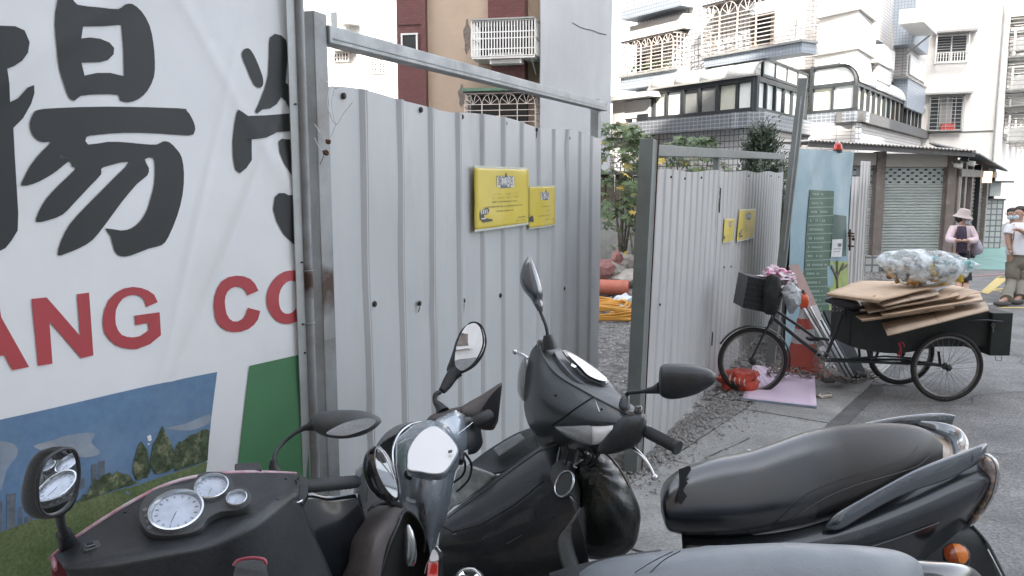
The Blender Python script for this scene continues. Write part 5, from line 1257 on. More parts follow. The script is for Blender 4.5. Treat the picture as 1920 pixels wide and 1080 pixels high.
# trellis of dark bars behind
# ------------------------------------------------------------------ cargo tricycle
M['rubber'] = mat('tyre_rubber', (.028, .027, .026), .8, var=.2, vs=20)
M['rim'] = mat('dull_rim_steel', (.22, .21, .20), .45, metal=.7, var=.2, vs=20)
M['frame_paint'] = mat('black_frame_paint', (.025, .03, .032), .4, var=.2, vs=10)
M['cart_black'] = mat('dark_cart_panel', (.022, .026, .025), .7, var=.25, vs=5, dirt=.25, ds=6, dcol=(.06, .055, .05))
M['chrome'] = mat('scuffed_chrome', (.62, .63, .64), .18, metal=1, var=.08, vs=12)
M['card'] = mat('brown_cardboard', (.56, .42, .30), .85, var=.1, vs=5, dirt=.15, ds=6, dcol=(.3, .22, .15))
M['card2'] = mat('grey_brown_cardboard', (.46, .36, .27), .85, var=.12, vs=4, dirt=.2, ds=5, dcol=(.25, .2, .15))
M['card_edge'] = mat('corrugated_card_edge', (.30, .22, .15), .9, var=.3, vs=60)
M['red_mark'] = mat('red_card_print', (.36, .08, .07), .8, var=.3, vs=20)
trike = thing('cargo_tricycle', 'old black cargo tricycle loaded with cardboard and parked along the fence', 'tricycle', V((3.0, 7.0, 0)))
def wheel(c, ax, R, nm='wheel', nsp=32, steer=0):
    ax = V(ax).normalized(); m_ = MB(); m_.torus(c, ax, R-.017, .0185, 64, 10); ty = m_.build(nm, M['rubber'], trike, smooth=True)
    m_ = MB(); m_.torus(c, ax, R-.042, .011, 64, 8); m_.build('rim', M['rim'], ty, smooth=True)
    m_ = MB(); u = V((0, 0, 1)); u = (u-ax*u.dot(ax)).normalized(); w2 = ax.cross(u)
    for k in range(nsp):
        a = 2*pi*k/nsp; b = a+(.5 if k % 4 < 2 else -.5)*.9; sd = .028 if k % 2 else -.028
        m_.tube([c+ax*sd+(u*cos(b)+w2*sin(b))*.022, c+(u*cos(a)+w2*sin(a))*(R-.045)], .0014, 4)
    o = m_.build('spokes', M['rim'], ty); o['kind'] = 'stuff'
    m_ = MB(); m_.lathe(c, ax, [(.012, -.05), (.03, -.035), (.018, -.025), (.018, .025), (.03, .035), (.012, .05)], 16); m_.build('hub', M['frame_paint'], ty, smooth=True)
    return c
RW = .305
cf = PY(1411, 676, 7.0); cf.z = RW; cn = PY(1775, 688, 6.78); cn.z = RW; cr_ = PY(1688, 676, 7.36); cr_.z = RW
fax = V((.10, 1, 0)); wheel(cf, fax, RW); wheel(cn, (0.06, 1, 0), RW); wheel(cr_, (0.06, 1, 0), RW)
def tub(l, r, nm, m='frame_paint', Y=7.0, smooth=0, n=9, par=None):
    m_ = MB(); m_.tube([PY(q[0], q[1], q[2] if len(q) > 2 else Y) for q in l], r, n, smooth); return m_.build(nm, M[m], par or trike, smooth=True)
tub([(1453, 581), (1500, 613), (1527, 633), (1554, 637)], .013, 'top_tube')
tub([(1451, 597), (1500, 638), (1549, 676)], .017, 'down_tube')
tub([(1581, 582), (1566, 625), (1547, 672)], .015, 'seat_tube')
tub([(1466, 550), (1458, 572), (1443, 608)], .018, 'head_tube')
for dy in (-.05, .05): tub([(1443, 607, 7.0+dy*.6), (1430, 630, 7.0+dy), (1408, 675, 7.0+dy)], .010, 'fork_blade')
tub([(1549, 676, 6.94), (1640, 679, 6.92), (1763, 684, 6.85)], .013, 'chain_stay'); tub([(1549, 674, 7.08), (1640, 674, 7.15), (1720, 674, 7.25)], .013, 'chain_stay')
tub([(1775, 688, 6.84), (1735, 680, 7.05), (1690, 676, 7.3)], .014, 'rear_axle')
tub([(1608, 620, 6.95), (1612, 672, 6.95)], .012, 'box_strut'); tub([(1622, 640, 6.95), (1632, 676, 6.95)], .012, 'box_strut'); tub([(1648, 655, 7.2), (1640, 676, 7.2)], .012, 'box_strut')
tub([(1596, 672, 6.9), (1660, 668, 6.9), (1720, 672, 6.9)], .008, 'cross_brace'); tub([(1760, 660, 7.0), (1763, 684, 6.9)], .012, 'box_strut')
# mudguard, chainring, cranks
m_ = MB(); u = V((0, 0, 1)); w2 = fax.normalized().cross(u); rows = []
for i in range(21):
    a = radians(-70+i*8.2+8); d = u*cos(a)+w2*sin(a)
    if (PY(1475, 676, 7)-cf).dot(w2) < 0: d = u*cos(a)-w2*sin(a)
    rows.append([cf+d*(RW+.018+.01*(1-abs(k)))+fax.normalized()*.03*k for k in (-1, -.5, 0, .5, 1)])
m_.sheet(rows); m_.build('mudguard', M['frame_paint'], trike, smooth=True, solid=.002)
cc = PY(1541, 675, 6.93); m_ = MB(); m_.torus(cc, (0, 1, 0), .075, .005, 32, 6); m_.torus(cc, (0, 1, 0), .03, .006, 20, 6)
for k in range(5): m_.bar(cc, cc+V((cos(k*1.257), 0, sin(k*1.257)))*.073, .01, .005, (0, 1, 0))
chn = m_.build('chainring', M['rim'], trike)
m_ = MB(); m_.bar(cc+V((0, -.03, 0)), cc+V((.02, -.05, -.15)), .02, .012, (0, 1, 0)); m_.build('crank', M['rim'], chn)
m_ = MB(); m_.box(cc+V((.02, -.1, -.16)), (.045, 0, 0), (0, .045, 0), (0, 0, .012)); m_.build('pedal', M['rubber'], chn)
m_ = MB(); m_.bar(cc+V((0, .09, 0)), cc+V((-.03, .11, .15)), .02, .012, (0, 1, 0)); m_.build('crank', M['rim'], chn)
m_ = MB(); m_.box(cc+V((-.03, .16, .16)), (.045, 0, 0), (0, .045, 0), (0, 0, .012)); m_.build('pedal', M['rubber'], chn)
# saddle
m_ = ploft([(1547, 560, 1547, 566, 6.95, 6.95, .02), (1556, 556, 1555, 569, 6.95, 6.95, .04), (1574, 555, 1572, 575, 7, 7, .08), (1592, 558, 1590, 582, 7.05, 7.05, .11), (1607, 564, 1603, 586, 7.05, 7.05, .11), (1616, 572, 1612, 584, 7.05, 7.05, .06)], 16, 4)
M['saddle'] = mat('worn_black_saddle', (.05, .055, .06), .35, var=.3, vs=15, coat=.3); sd_ = m_.build('saddle', M['saddle'], trike, smooth=True)
m_ = MB()
for x in (1563, 1570, 1577):
    pts = [PY(x+2*cos(k*.9), 572+k*1.1, 7.0+.02*sin(k*.9)) for k in range(12)]; m_.tube(pts, .003, 5)
m_.tube([PY(1581, 575, 7.0), PY(1582, 590, 7.0)], .014, 8); m_.build('saddle_springs', M['rim'], sd_)
# handlebar
tub([(1462, 548, 7.0), (1470, 540, 6.9), (1485, 546, 6.75), (1501, 547, 6.70)], .009, 'handlebar', 'rim', smooth=5)
tub([(1490, 545, 6.74), (1507, 547, 6.68)], .014, 'grip', 'rubber')
tub([(1462, 548, 7.0), (1466, 538, 7.15), (1478, 536, 7.3), (1490, 540, 7.34)], .009, 'handlebar', 'rim', smooth=5)
tub([(1456, 575, 6.9), (1462, 560, 6.88), (1470, 552, 6.85), (1478, 560, 6.84)], .004, 'brake_rod', 'rim', smooth=4)
tub([(1452, 560, 6.9), (1446, 575, 6.88), (1450, 600, 6.92)], .003, 'brake_cable', 'rim', smooth=4)
# basket
M['basket'] = mat('black_plastic_crate', (.022, .025, .03), .45, var=.3, vs=18, col2=(.05, .07, .10), c2=(.6, .7), bump=.8, bs=30)
def hexa(px4, Y0, Y1, nm, m, par=None, bev=.006, sc2=1.0):
    a = [PY(x, y, Y0) for x, y in px4]; cx = sum((p for p in a), V((0, 0, 0)))/4
    b_ = [cx+(p-cx)*sc2+V((0, Y1-Y0, 0)) for p in a]; m_ = MB()
    m_.add(a+b_, [(0, 1, 2, 3), (7, 6, 5, 4), (0, 4, 5, 1), (1, 5, 6, 2), (2, 6, 7, 3), (3, 7, 4, 0)]); return m_.build(nm, M[m], par or trike, weld=True, bevel=bev)
bk = hexa([(1403, 517), (1444, 525), (1434, 586), (1392, 577)], 6.83, 7.13, 'basket', 'basket')
for k in range(5):
    m_ = MB(); y0 = 527+k*10; m_.bar(PY(1402-2.0*k, y0, 6.825), PY(1442-1.9*k, y0+8, 6.825), .012, .008, (0, 1, 0)); m_.build('basket_band', M['frame_paint'], bk)
bb = thing('carrier_bag', 'black cloth bag strapped behind the front basket of the tricycle', 'bag', PY(1450, 590, 6.9))
m_ = ploft([(1438, 517, 1450, 514, 6.85, 6.85, .05), (1436, 530, 1460, 524, 6.85, 6.85, .1), (1432, 550, 1462, 546, 6.85, 6.85, .12), (1432, 570, 1456, 570, 6.85, 6.85, .12), (1436, 588, 1450, 590, 6.87, 6.87, .06)], 16, 4)
for i, v in enumerate(m_.v): m_.v[i] = v+V((noise.noise(v*18), noise.noise(v*18+V((3, 3, 3))), noise.noise(v*18+V((7, 7, 7)))))*.02
m_.build('bag_body', mat('black_cloth', (.02, .022, .022), .8, var=.3, bump=.5, bs=40), bb, smooth=True)
tub([(1440, 520, 6.75), (1447, 540, 6.72), (1443, 575, 6.75)], .006, 'strap', 'cart_black', par=bb, smooth=4)
M['pink_bag'] = mat('pink_plastic_bag', (.66, .30, .44), .4, var=.12, vs=14, col2=(.74, .68, .72), c2=(.44, .54), bump=1, bs=60)
pk = thing('plastic_bag', 'crumpled pink and white plastic bags piled in the tricycle basket', 'bag', PY(1455, 530, 6.95))
def crumple(m_, c, r, seed, sc_, k=3, amp=.9, fr=2.6):
    m_.blob(c, r, seed, amp, k, sc_, fr)
m_ = MB()
crumple(m_, PY(1452, 511, 6.95), .075, 1, (1.1, 1, .7)); crumple(m_, PY(1470, 519, 6.9), .075, 2, (1.2, 1, .7)); crumple(m_, PY(1436, 519, 6.95), .06, 3, (1.1, 1, .5)); crumple(m_, PY(1481, 527, 6.88), .06, 4, (.9, 1, .9))
m_.build('crumpled_film', M['pink_bag'], pk, smooth=20)
M['clear_bag'] = mat('clear_grey_bag', (.34, .36, .38), .3, var=.2, vs=25, bump=1, bs=50, coat=.4)
cl_ = thing('plastic_bag', 'translucent grey plastic bag hanging from the tricycle handlebar', 'bag', PY(1487, 585, 6.75))
m_ = ploft([(1476, 530, 1490, 528, 6.78, 6.78, .02), (1470, 545, 1498, 542, 6.76, 6.76, .06), (1470, 560, 1500, 558, 6.75, 6.75, .08), (1475, 576, 1496, 574, 6.75, 6.75, .07), (1480, 588, 1488, 588, 6.76, 6.76, .03)], 16, 4)
for i, v in enumerate(m_.v): m_.v[i] = v+V((noise.noise(v*22), noise.noise(v*22+V((3, 3, 3))), noise.noise(v*22+V((7, 7, 7)))))*.022
m_.build('bag_film', M['clear_bag'], cl_, smooth=20)
# cargo box
m_ = MB(); z0_, z1_ = .47, .78
xl, xr = PY(1592, 620, 6.9).x, PY(1846, 620, 6.9).x
def side(Y): 
    b = MB(); n_ = 24; rows = []
    for i in range(n_+1):
        x = xl+(xr-xl)*i/n_; zb = z0_-.06*sin(pi*min(1, max(0, (x-xl)/.75)))
        rows.append([V((x, Y, zb)), V((x, Y, z1_))])
    b.sheet(rows); return b.build('side_panel', M['cart_black'], trike, solid=.012)
side(6.86); side(7.30)
m_ = MB(); m_.abox(xl, xr, 6.87, 7.29, z0_+.0, z0_+.02); m_.build('box_floor', M['cart_black'], trike)
m_ = MB(); m_.abox(xl-.006, xl+.006, 6.87, 7.29, z0_+.02, z1_); m_.build('end_panel', M['cart_black'], trike)
m_ = MB(); x2 = PY(1884, 620, 6.9).x; m_.abox(xr+.0, x2, 6.80, 7.32, PY(1878, 667, 6.8).z, .775); tb = m_.build('tail_box', M['cart_black'], trike, bevel=.006)
m_ = MB(); m_.tube([PY(1735, 603, 6.83), PY(1850, 600, 6.78), PY(1880, 603, 6.78)], .007, 6); m_.build('box_rail', M['frame_paint'], trike)
m_ = MB(); c = PY(1862, 610, 6.78); m_.torus(c, (0, 1, 0), .014, .003, 16, 5); m_.bar(c+V((0, 0, -.01)), c+V((.005, 0, -.06)), .012, .006); m_.build('hasp', M['rim'], tb)
m_ = MB(); m_.tube([PY(1878, 668, 6.8), PY(1878, 676, 6.8), PY(1868, 676, 6.8), PY(1866, 668, 6.8)], .004, 5); m_.build('tow_ring', M['rim'], tb)
M['red_ribbon'] = mat('red_ribbon', (.45, .04, .07), .7)
rbn = thing('ribbon', 'red ribbon tied under the cargo box of the tricycle', 'ribbon', PY(1688, 665, 6.75))
for l in ([(1684, 645), (1692, 642), (1696, 650)], [(1686, 646), (1688, 655), (1684, 668)], [(1688, 646), (1690, 656), (1689, 668)]):
    m_ = MB(); m_.tube([PY(x, y, 6.76) for x, y in l], .006, 5, 4); m_.build('ribbon_end', M['red_ribbon'], rbn)
# cardboard
def card(c4, m, lab, th=.008, edge=True, mark=None, bend=0):
    c = [PY(*q) for q in c4]; t = thing('cardboard_sheet', lab, 'cardboard', sum(c, V((0, 0, 0)))/4, 'cardboard loaded on the tricycle')
    N_ = 8; rows = []
    nr_ = (c[1]-c[0]).cross(c[3]-c[0]).normalized()
    if nr_.z < 0: nr_ = -nr_
    for i in range(N_+1):
        f = i/N_; rows.append([(c[0]*(1-j/N_)+c[1]*(j/N_))*(1-f)+(c[3]*(1-j/N_)+c[2]*(j/N_))*f+nr_*(bend*sin(pi*f)+.006*noise.noise(V((i*.4, j*.4, c4[0][0])))) for j in range(N_+1)])
    m_ = MB(); m_.sheet(rows); o = m_.build('board', M[m], t, smooth=30, solid=th, offset=-1)
    m_ = MB(); m_.tube([p+nr_*-.006 for p in rows[0]], th*.55, 4); m_.build('fluted_edge', M['card_edge'], t)
    m_ = MB(); m_.tube([r[N_//2]+nr_*.001 for r in rows], .0022, 4); m_.build('fold_line', M['card_edge'], t)
    if mark:
        m_ = MB()
        for (f0, g0, f1, g1) in mark:
            a = [(c[0]*(1-g)+c[1]*g)*(1-f)+(c[3]*(1-g)+c[2]*g)*f+nr_*(.009+bend) for f, g in ((f0, g0), (f1, g1))]
            m_.bar(a[0], a[1], .016, .004, nr_)
        m_.build('red_print_line', M['red_mark'], t)
    return t
card([(1600, 618, 6.95), (1700, 612, 6.9), (1690, 590, 7.3), (1600, 594, 7.3)], 'card2', 'brown cardboard flap at the bottom left corner of the load')
card([(1664, 628, 6.52), (1855, 581, 6.55), (1846, 566, 6.98), (1648, 598, 7.0)], 'card2', 'long grey-brown sheet hanging over the near side of the cart', .008, bend=.012)
card([(1616, 601, 6.6), (1790, 577, 6.7), (1760, 562, 7.25), (1590, 585, 7.2)], 'card', 'yellowish sheet sticking out under the load beside the saddle')
card([(1654, 592, 6.6), (1843, 563, 6.68), (1838, 552, 7.2), (1640, 575, 7.2)], 'card', 'wide flattened box just above the hanging sheet')
card([(1628, 586, 6.62), (1765, 560, 6.75), (1740, 545, 7.3), (1612, 566, 7.3)], 'card2', 'crumpled middle sheet with its left corner drooping', bend=.012)
card([(1660, 579, 6.6), (1800, 553, 6.72), (1785, 541, 7.2), (1640, 562, 7.2)], 'card', 'narrow sheet third from the top of the load')
card([(1745, 554, 6.85), (1800, 560, 6.7), (1841, 547, 6.95), (1786, 534, 7.3)], 'card', 'loose yellowish piece at the right end of the load', bend=.01)
card([(1655, 573, 6.58), (1762, 551, 6.7), (1750, 538, 7.3), (1600, 548, 7.3)], 'card2', 'sheet directly under the top reddish board')
card([(1549, 553, 6.72), (1650, 566, 6.55), (1786, 533, 7.05), (1612, 529, 7.5)], 'card', 'large top board with faded red print lines, jutting over the saddle', .014, mark=((.1, .75, .92, .62), (.2, .55, .9, .45)), bend=.006)
m_ = MB(); m_.box(PY(1798, 557, 6.72), (.05, 0, .01), (0, .03, 0), (0, 0, .01))
# bag of recyclables
bgt = thing('recycling_bag', 'bulging clear plastic bag of cans and bottles on top of the cardboard', 'bag', PY(1738, 537, 7.0))
secs = [(1642, 484, 1643, 490, 7.0, 7.0, .01), (1656, 474, 1662, 510, 7.0, 7.0, .13), (1680, 469, 1684, 530, 7.02, 7.0, .2), (1720, 468, 1722, 535, 7.02, 7.0, .24), (1760, 471, 1760, 533, 7.02, 7.0, .24), (1792, 477, 1790, 529, 7.02, 7.0, .2), (1816, 486, 1812, 516, 7.0, 7.0, .11), (1838, 496, 1837, 501, 7.0, 7.0, .01)]
def clearfilm():
    m = bpy.data.materials.new('clear_plastic_film'); m.use_nodes = True; nt = m.node_tree; N = nt.nodes; L = nt.links
    b = N['Principled BSDF']; b.inputs['Base Color'].default_value = (.80, .88, .93, 1); b.inputs['Roughness'].default_value = .15
    nz = N.new('ShaderNodeTexNoise'); nz.inputs['Scale'].default_value = 9; nz.inputs['Detail'].default_value = 3; tc = N.new('ShaderNodeTexCoord'); L.new(tc.outputs['Object'], nz.inputs[0])
    r = N.new('ShaderNodeMapRange'); r.inputs[1].default_value = .42; r.inputs[2].default_value = .6; r.inputs[3].default_value = .2; r.inputs[4].default_value = .8; L.new(nz.outputs[0], r.inputs[0]); L.new(r.outputs[0], b.inputs['Alpha'])
    bn = N.new('ShaderNodeBump'); bn.inputs['Strength'].default_value = 1; bn.inputs['Distance'].default_value = .02; n2 = N.new('ShaderNodeTexNoise'); n2.inputs['Scale'].default_value = 26; n2.inputs['Detail'].default_value = 4; L.new(tc.outputs['Object'], n2.inputs[0]); L.new(n2.outputs[0], bn.inputs['Height']); L.new(bn.outputs[0], b.inputs['Normal'])
    return m
M['film'] = clearfilm()
m_ = ploft(secs, 30, 8)
for i, v in enumerate(m_.v): m_.v[i] = v+V((noise.noise(v*11), noise.noise(v*11+V((3, 3, 3))), noise.noise(v*11+V((7, 7, 7)))))*.014
m_.build('clear_film', M['film'], bgt, smooth=28)
rr = random.Random(21)
cols = [('amber_bottles', (.42, .22, .04), 26, (-.55, .2), -.1), ('white_cups', (.62, .62, .6), 40, (-.6, .55), .05), ('teal_bottles', (.15, .42, .42), 26, (-.05, .6), .05), ('silver_cans', (.45, .46, .48), 36, (-.6, .5), 0), ('yellow_cans', (.6, .45, .05), 12, (-.5, .45), -.1), ('brown_cans', (.14, .07, .04), 14, (-.5, .2), -.1)]
cB = PY(1738, 503, 7.0)
for nm, cl2, n_, xr_, zo in cols:
    m_ = MB(); k = 0
    while k < n_:
        x = rr.uniform(*xr_)*.62; f = max(0, 1-(x/.42)**2); z = rr.uniform(-1, .9)*.10*f**.5+zo*.3; y = rr.uniform(-.72, .2)*.2*f**.5
        if f < .15: k += 1; continue
        c = cB+V((x, y, max(-.13, min(.11, z)))); a = V((rr.gauss(0, 1), rr.gauss(0, 1), rr.gauss(0, .5))).normalized(); r = rr.uniform(.018, .03)
        m_.tube([c-a*r*1.6, c-a*r*.8, c+a*r*.9, c+a*r*1.7], [r*.9, r, r, r*.5], 8); k += 1
    o = m_.build(nm, mat(nm, cl2, .3, var=.3, vs=30, metal=.5 if 'can' in nm and 'silver' in nm else 0), bgt, smooth=30); o['kind'] = 'stuff'

# ------------------------------------------------------------------ things by the fence
M['cone_red'] = mat('faded_cone_red', (.36, .07, .05), .6, var=.12, vs=6, dirt=.25, ds=6)
M['cone_white'] = mat('dirty_cone_white', (.42, .42, .43), .6, var=.12, vs=6, dirt=.25, ds=6)
cb_ = PZ(1506, 703); cn_ = thing('traffic_cone', 'tall faded red and white traffic cone standing behind the tricycle', 'cone', cb_)
ax = V((-.03, 0, 1)).normalized()
def rc(z): return .205-.19*(z/.78)**.93
for (za, zb_, m__) in ((.035, .33, 'cone_red'), (.332, .47, 'cone_white'), (.472, .57, 'cone_red'), (.572, .66, 'cone_white'), (.662, .76, 'cone_red')):
    m_ = MB(); m_.tube([cb_+ax*(za+(zb_-za)*k/4) for k in range(5)], [rc(za+(zb_-za)*k/4) for k in range(5)], 28); m_.build('cone_band', M[m__], cn_, smooth=40)
m_ = MB(); m_.box(cb_+V((0, 0, .017)), (.225, .06, 0), (-.06, .225, 0), (0, 0, .017)); m_.build('cone_base', M['cone_red'], cn_, bevel=.01)
bt2 = thing('spray_bottle', 'small orange bottle hanging at the top of the traffic cone', 'bottle', P(1507, 577, 7.55))
m_ = MB(); m_.lathe(P(1507, 577, 7.55), (0, 0, 1), [(.02, 0), (.042, .01), (.045, .07), (.035, .11), (.012, .125), (.012, .15)], 16); m_.build('bottle_body', mat('bright_orange', (.62, .10, .03), .4), bt2, smooth=True)
M['pinkwood'] = mat('pinkish_board', (.36, .255, .235), .75, var=.1, vs=4)
M['alu'] = mat('dull_aluminium', (.42, .43, .43), .4, metal=.5, var=.12, vs=8)
def lean(nm, lab, cat, a, b, w_, th, m, up=(0.2, -1, 0), grp='scrap leaning against the hoarding'):
    A = P(*a); B = P(*b); t = thing(nm, lab, cat, V((B.x, B.y, max(0, B.z))), grp); m_ = MB(); m_.bar(A, B, w_, th, up); m_.build('board' if w_ > .05 else 'profile', M[m], t, bevel=.003); return t
lean('leaning_board', 'pinkish wooden board leaning in front of the blue hoarding', 'board', (1487, 497, 8.2), (1565, 670, 7.75), .11, .02, 'pinkwood')
lean('leaning_board', 'long black panel leaning behind the tricycle seat tube', 'board', (1556, 583, 8.0), (1612, 708, 7.55), .15, .03, 'cart_black')
lean('leaning_board', 'pale grey strip of board right of the long black panel', 'board', (1562, 560, 8.1), (1627, 690, 7.9), .10, .015, 'sheet_end')
for k, (a, b_, lab) in enumerate((((1497, 560, 7.85), (1583, 706, 7.45), 'leftmost thin aluminium profile leaning behind the tricycle frame'), ((1520, 575, 7.9), (1591, 706, 7.48), 'thin aluminium profile with a white sticker, second from the left'), ((1535, 590, 7.9), (1600, 706, 7.5), 'dark edged aluminium profile next to the long black panel'))):
    t = lean('metal_profile', lab, 'profile', a, b_, .028, .02, 'alu')
    m_ = MB(); A = P(*a); B = P(*b_); m_.bar(A+V((.025, -.012, 0)), B+V((.025, -.012, 0)), .012, .012); m_.build('dark_edge', M['frame_paint'], t)
stk = thing('paper_scrap', 'white paper stuck across the leaning aluminium profiles', 'paper', P(1533, 600, 7.7)); m_ = MB()
m_.bar(P(1527, 572, 7.72), P(1538, 600, 7.68), .05, .002, (0.2, -1, 0)); m_.build('paper', M['notice_white'], stk)
m_ = MB(); m_.bar(P(1540, 650, 7.6), P(1548, 662, 7.57), .06, .002, (0.2, -1, 0)); m_.build('paper', M['notice_white'], stk); m_ = MB(); m_.bar(P(1550, 671, 7.55), P(1560, 686, 7.52), .05, .002, (0.2, -1, 0)); m_.build('paper', M['notice_white'], stk)
# pink foam board on the ground
M['pink_foam'] = mat('pale_pink_foam_sheet', (.68, .55, .68), .5, var=.05, vs=2, dirt=.1, ds=3)
fb = thing('foam_sheet', 'pale pink foam sheet lying flat under the front wheel of the tricycle', 'sheet', PZ(1460, 730))
c = [PZ(1412, 686, .03), PZ(1527, 700, .035), PZ(1531, 765, .03), PZ(1392, 748, .03)]; N_ = 12; rows = []
for i in range(N_+1):
    f = i/N_; rows.append([(c[0]*(1-j/N_)+c[1]*(j/N_))*(1-f)+(c[3]*(1-j/N_)+c[2]*(j/N_))*f+V((0, 0, .012+.012*sin(3*f)*sin(4*j/N_)+.02*max(0, j/N_-.8)*5*.5)) for j in range(N_+1)])
m_ = MB(); m_.sheet(rows); m_.build('foam', M['pink_foam'], fb, smooth=True, solid=.018, offset=-1)
m_ = MB(); m_.bar(rows[-1][0]+V((0, -.002, -.012)), rows[-1][-1]+V((0, -.002, -.012)), .004, .016); m_.build('foam_edge', mat('blue_foam_edge', (.28, .36, .46), .6), fb)
M['net_orange'] = mat('orange_red_fabric', (.52, .07, .04), .6, var=.25, vs=12, bump=.8, bs=30)
on = thing('safety_vest', 'crumpled orange-red fabric bundle on the ground behind the front wheel', 'fabric', PZ(1385, 722))
m_ = MB(); cz_ = PZ(1388, 715, .1); m_.blob(cz_, .15, 3, .6, 3, (1.15, .8, .75), 2.2); cz_ = PZ(1362, 705, .05); m_.blob(cz_, .09, 6, .6, 3, (1.2, .8, .6), 2.2); m_.build('fabric', M['net_orange'], on, smooth=True)
m_ = MB(); 
for k in range(4): m_.tube([PZ(1372+k*9, 700+k, .17-.02*k), PZ(1368+k*9, 712+k*2, .15), PZ(1372+k*9, 726, .04)], .006, 5, 4)
m_.build('tape_bands', mat('silver_tape', (.5, .42, .4), .4), on)
cn2 = thing('drink_can', 'crushed silver and brown drink can on the concrete right of the pink sheet', 'can', PZ(1546, 748))
m_ = MB(); p = PZ(1546, 743, .035); a = V((.9, .25, 0.05)).normalized(); m_.tube([p-a*.07, p-a*.055, p-a*.01, p+a*.02, p+a*.055, p+a*.065], [.024, .033, .026, .033, .031, .024], 14); m_.build('can_body', mat('can_metal', (.5, .45, .4), .25, metal=.7, var=.3, vs=40), cn2, smooth=30)
bh = thing('litter', 'tiny white bottle cap on the concrete above the black scooter seat', 'litter', PZ(1404, 848)); m_ = MB(); m_.lathe(PZ(1404, 848, .02), (0, 0, 1), [(.016, 0), (.018, .01), (.012, .02), (.0, .022)], 14); m_.build('cap_body', M['frame_white'], bh, smooth=True)
# debris heap at the foot of the fence (leaves, sticks, scraps)
m_ = MB(); rr = random.Random(31)
for k in range(300):
    px_ = rr.uniform(1440, 1640); py_ = rr.uniform(690, 715) if px_ > 1545 else rr.uniform(680, 704)
    c = PZ(px_, py_, rr.uniform(.01, .12)); a = V((rr.gauss(0, 1), rr.gauss(0, 1), rr.gauss(0, .3))).normalized()*rr.uniform(.02, .1); m_.bar(c-a, c+a, rr.uniform(.004, .025), .004)
o = m_.build('debris', mat('dry_debris', (.17, .15, .13), .9, var=.5, vs=25)); props(o, label='dry twigs and scraps heaped behind the tricycle', kind='stuff')
tw = thing('rope', 'frayed grey rope end trailing on the ground below the tricycle chain', 'rope', PZ(1590, 718))
for k in range(4):
    m_ = MB(); m_.tube([P(1550+3*k, 690, 7.3), P(1565+3*k, 703-k, 7.3), PZ(1583+3*k, 712+k, .02), PZ(1600-2*k, 722-2*k, .01)], .006, 5, 5); m_.build('strand', M['sheet_end'], tw)

# ------------------------------------------------------------------ people
def skinned(nm, pts, edges, m, par, sub=2):
    """pts {key: (world point, radius x, radius y)}; root first"""
    me = bpy.data.meshes.new(nm); keys = list(pts); idx = {k: i for i, k in enumerate(keys)}
    off = basis[par]; me.from_pydata([tuple(V(pts[k][0])-off) for k in keys], [(idx[a], idx[b]) for a, b in edges], [])
    me.materials.append(m); o = place(nm, me, par)
    o.modifiers.new('skin', 'SKIN')
    ly = me.skin_vertices[0] if me.skin_vertices else None
    if ly is None:
        bm = bmesh.new(); bm.from_mesh(me); bm.verts.layers.skin.verify(); bm.to_mesh(me); bm.free(); ly = me.skin_vertices[0]
    for k in keys:
        r = pts[k][1]; r2 = pts[k][2] if len(pts[k]) > 2 else r; ly.data[idx[k]].radius = (r, r2)
    ly.data[0].use_root = True
    sb = o.modifiers.new('sub', 'SUBSURF'); sb.levels = sub; sb.render_levels = sub
    o.modifiers['skin'].use_smooth_shade = True
    return o
def scale_fn(t):
    return lambda x, y, d=0: P(x, y, t+d)
M['skin'] = mat('skin', (.42, .26, .19), .5, var=.08, vs=30)
M['hair'] = mat('black_hair', (.015, .013, .012), .5, var=.3, vs=60)
M['pink_cloth'] = mat('pale_pink_jacket', (.62, .49, .51), .85, var=.08, vs=14, bump=.4, bs=30)
M['dark_print'] = mat('dark_floral_blouse', (.035, .025, .045), .8, var=.5, vs=40, col2=(.14, .09, .12), c2=(.58, .68))
M['skirt'] = mat('black_skirt', (.018, .018, .025), .8, var=.2)
M['hat'] = mat('cream_sun_hat', (.50, .42, .40), .85, var=.08, vs=30)
M['white_shirt'] = mat('white_tshirt', (.66, .67, .70), .85, var=.04, vs=8, bump=.4, bs=14)
M['khaki'] = mat('khaki_trousers', (.20, .185, .15), .9, var=.12, vs=10, bump=.5, bs=18)
M['shoe'] = mat('grey_shoe', (.10, .10, .10), .7, var=.3, vs=30)
M['mask'] = mat('face_mask', (.50, .58, .64), .8)
def face(par, c, fwd, s=1.0, mask=True, glasses=False):
    fwd = V(fwd).normalized(); rt = fwd.cross(V((0, 0, 1))).normalized(); u = V((0, 0, 1))
    m_ = MB(); m_.blob(c+fwd*.085*s-u*.01*s, .016*s, 1, .1, 1, (1, 1, 1.4)); m_.build('nose', M['skin'], par, smooth=True)
    for k in (-1, 1):
        m_ = MB(); m_.blob(c+fwd*.078*s+rt*k*.03*s+u*.02*s, .009*s, 1, 0, 1); m_.build('eye', M['hair'], par, smooth=True)
        m_ = MB(); m_.blob(c-rt*k*.078*s, .022*s, 1, .1, 1, (.5, .8, 1.3)); m_.build('ear', M['skin'], par, smooth=True)
    if mask:
        m_ = MB(); m_.blob(c+fwd*.05*s-u*.048*s, .048*s, 2, .05, 2, (1, 1, .9)); m_.build('face_mask', M['mask'], par, smooth=True)
    if glasses:
        m_ = MB()
        for k in (-1, 1): m_.torus(c+fwd*.092*s+rt*k*.033*s+u*.018*s, fwd, .024*s, .003, 16, 5)
        m_.bar(c+fwd*.09*s+rt*.06*s+u*.02*s, c+rt*.08*s+u*.02*s, .004, .004); m_.build('glasses', M['frame_dark'], par)
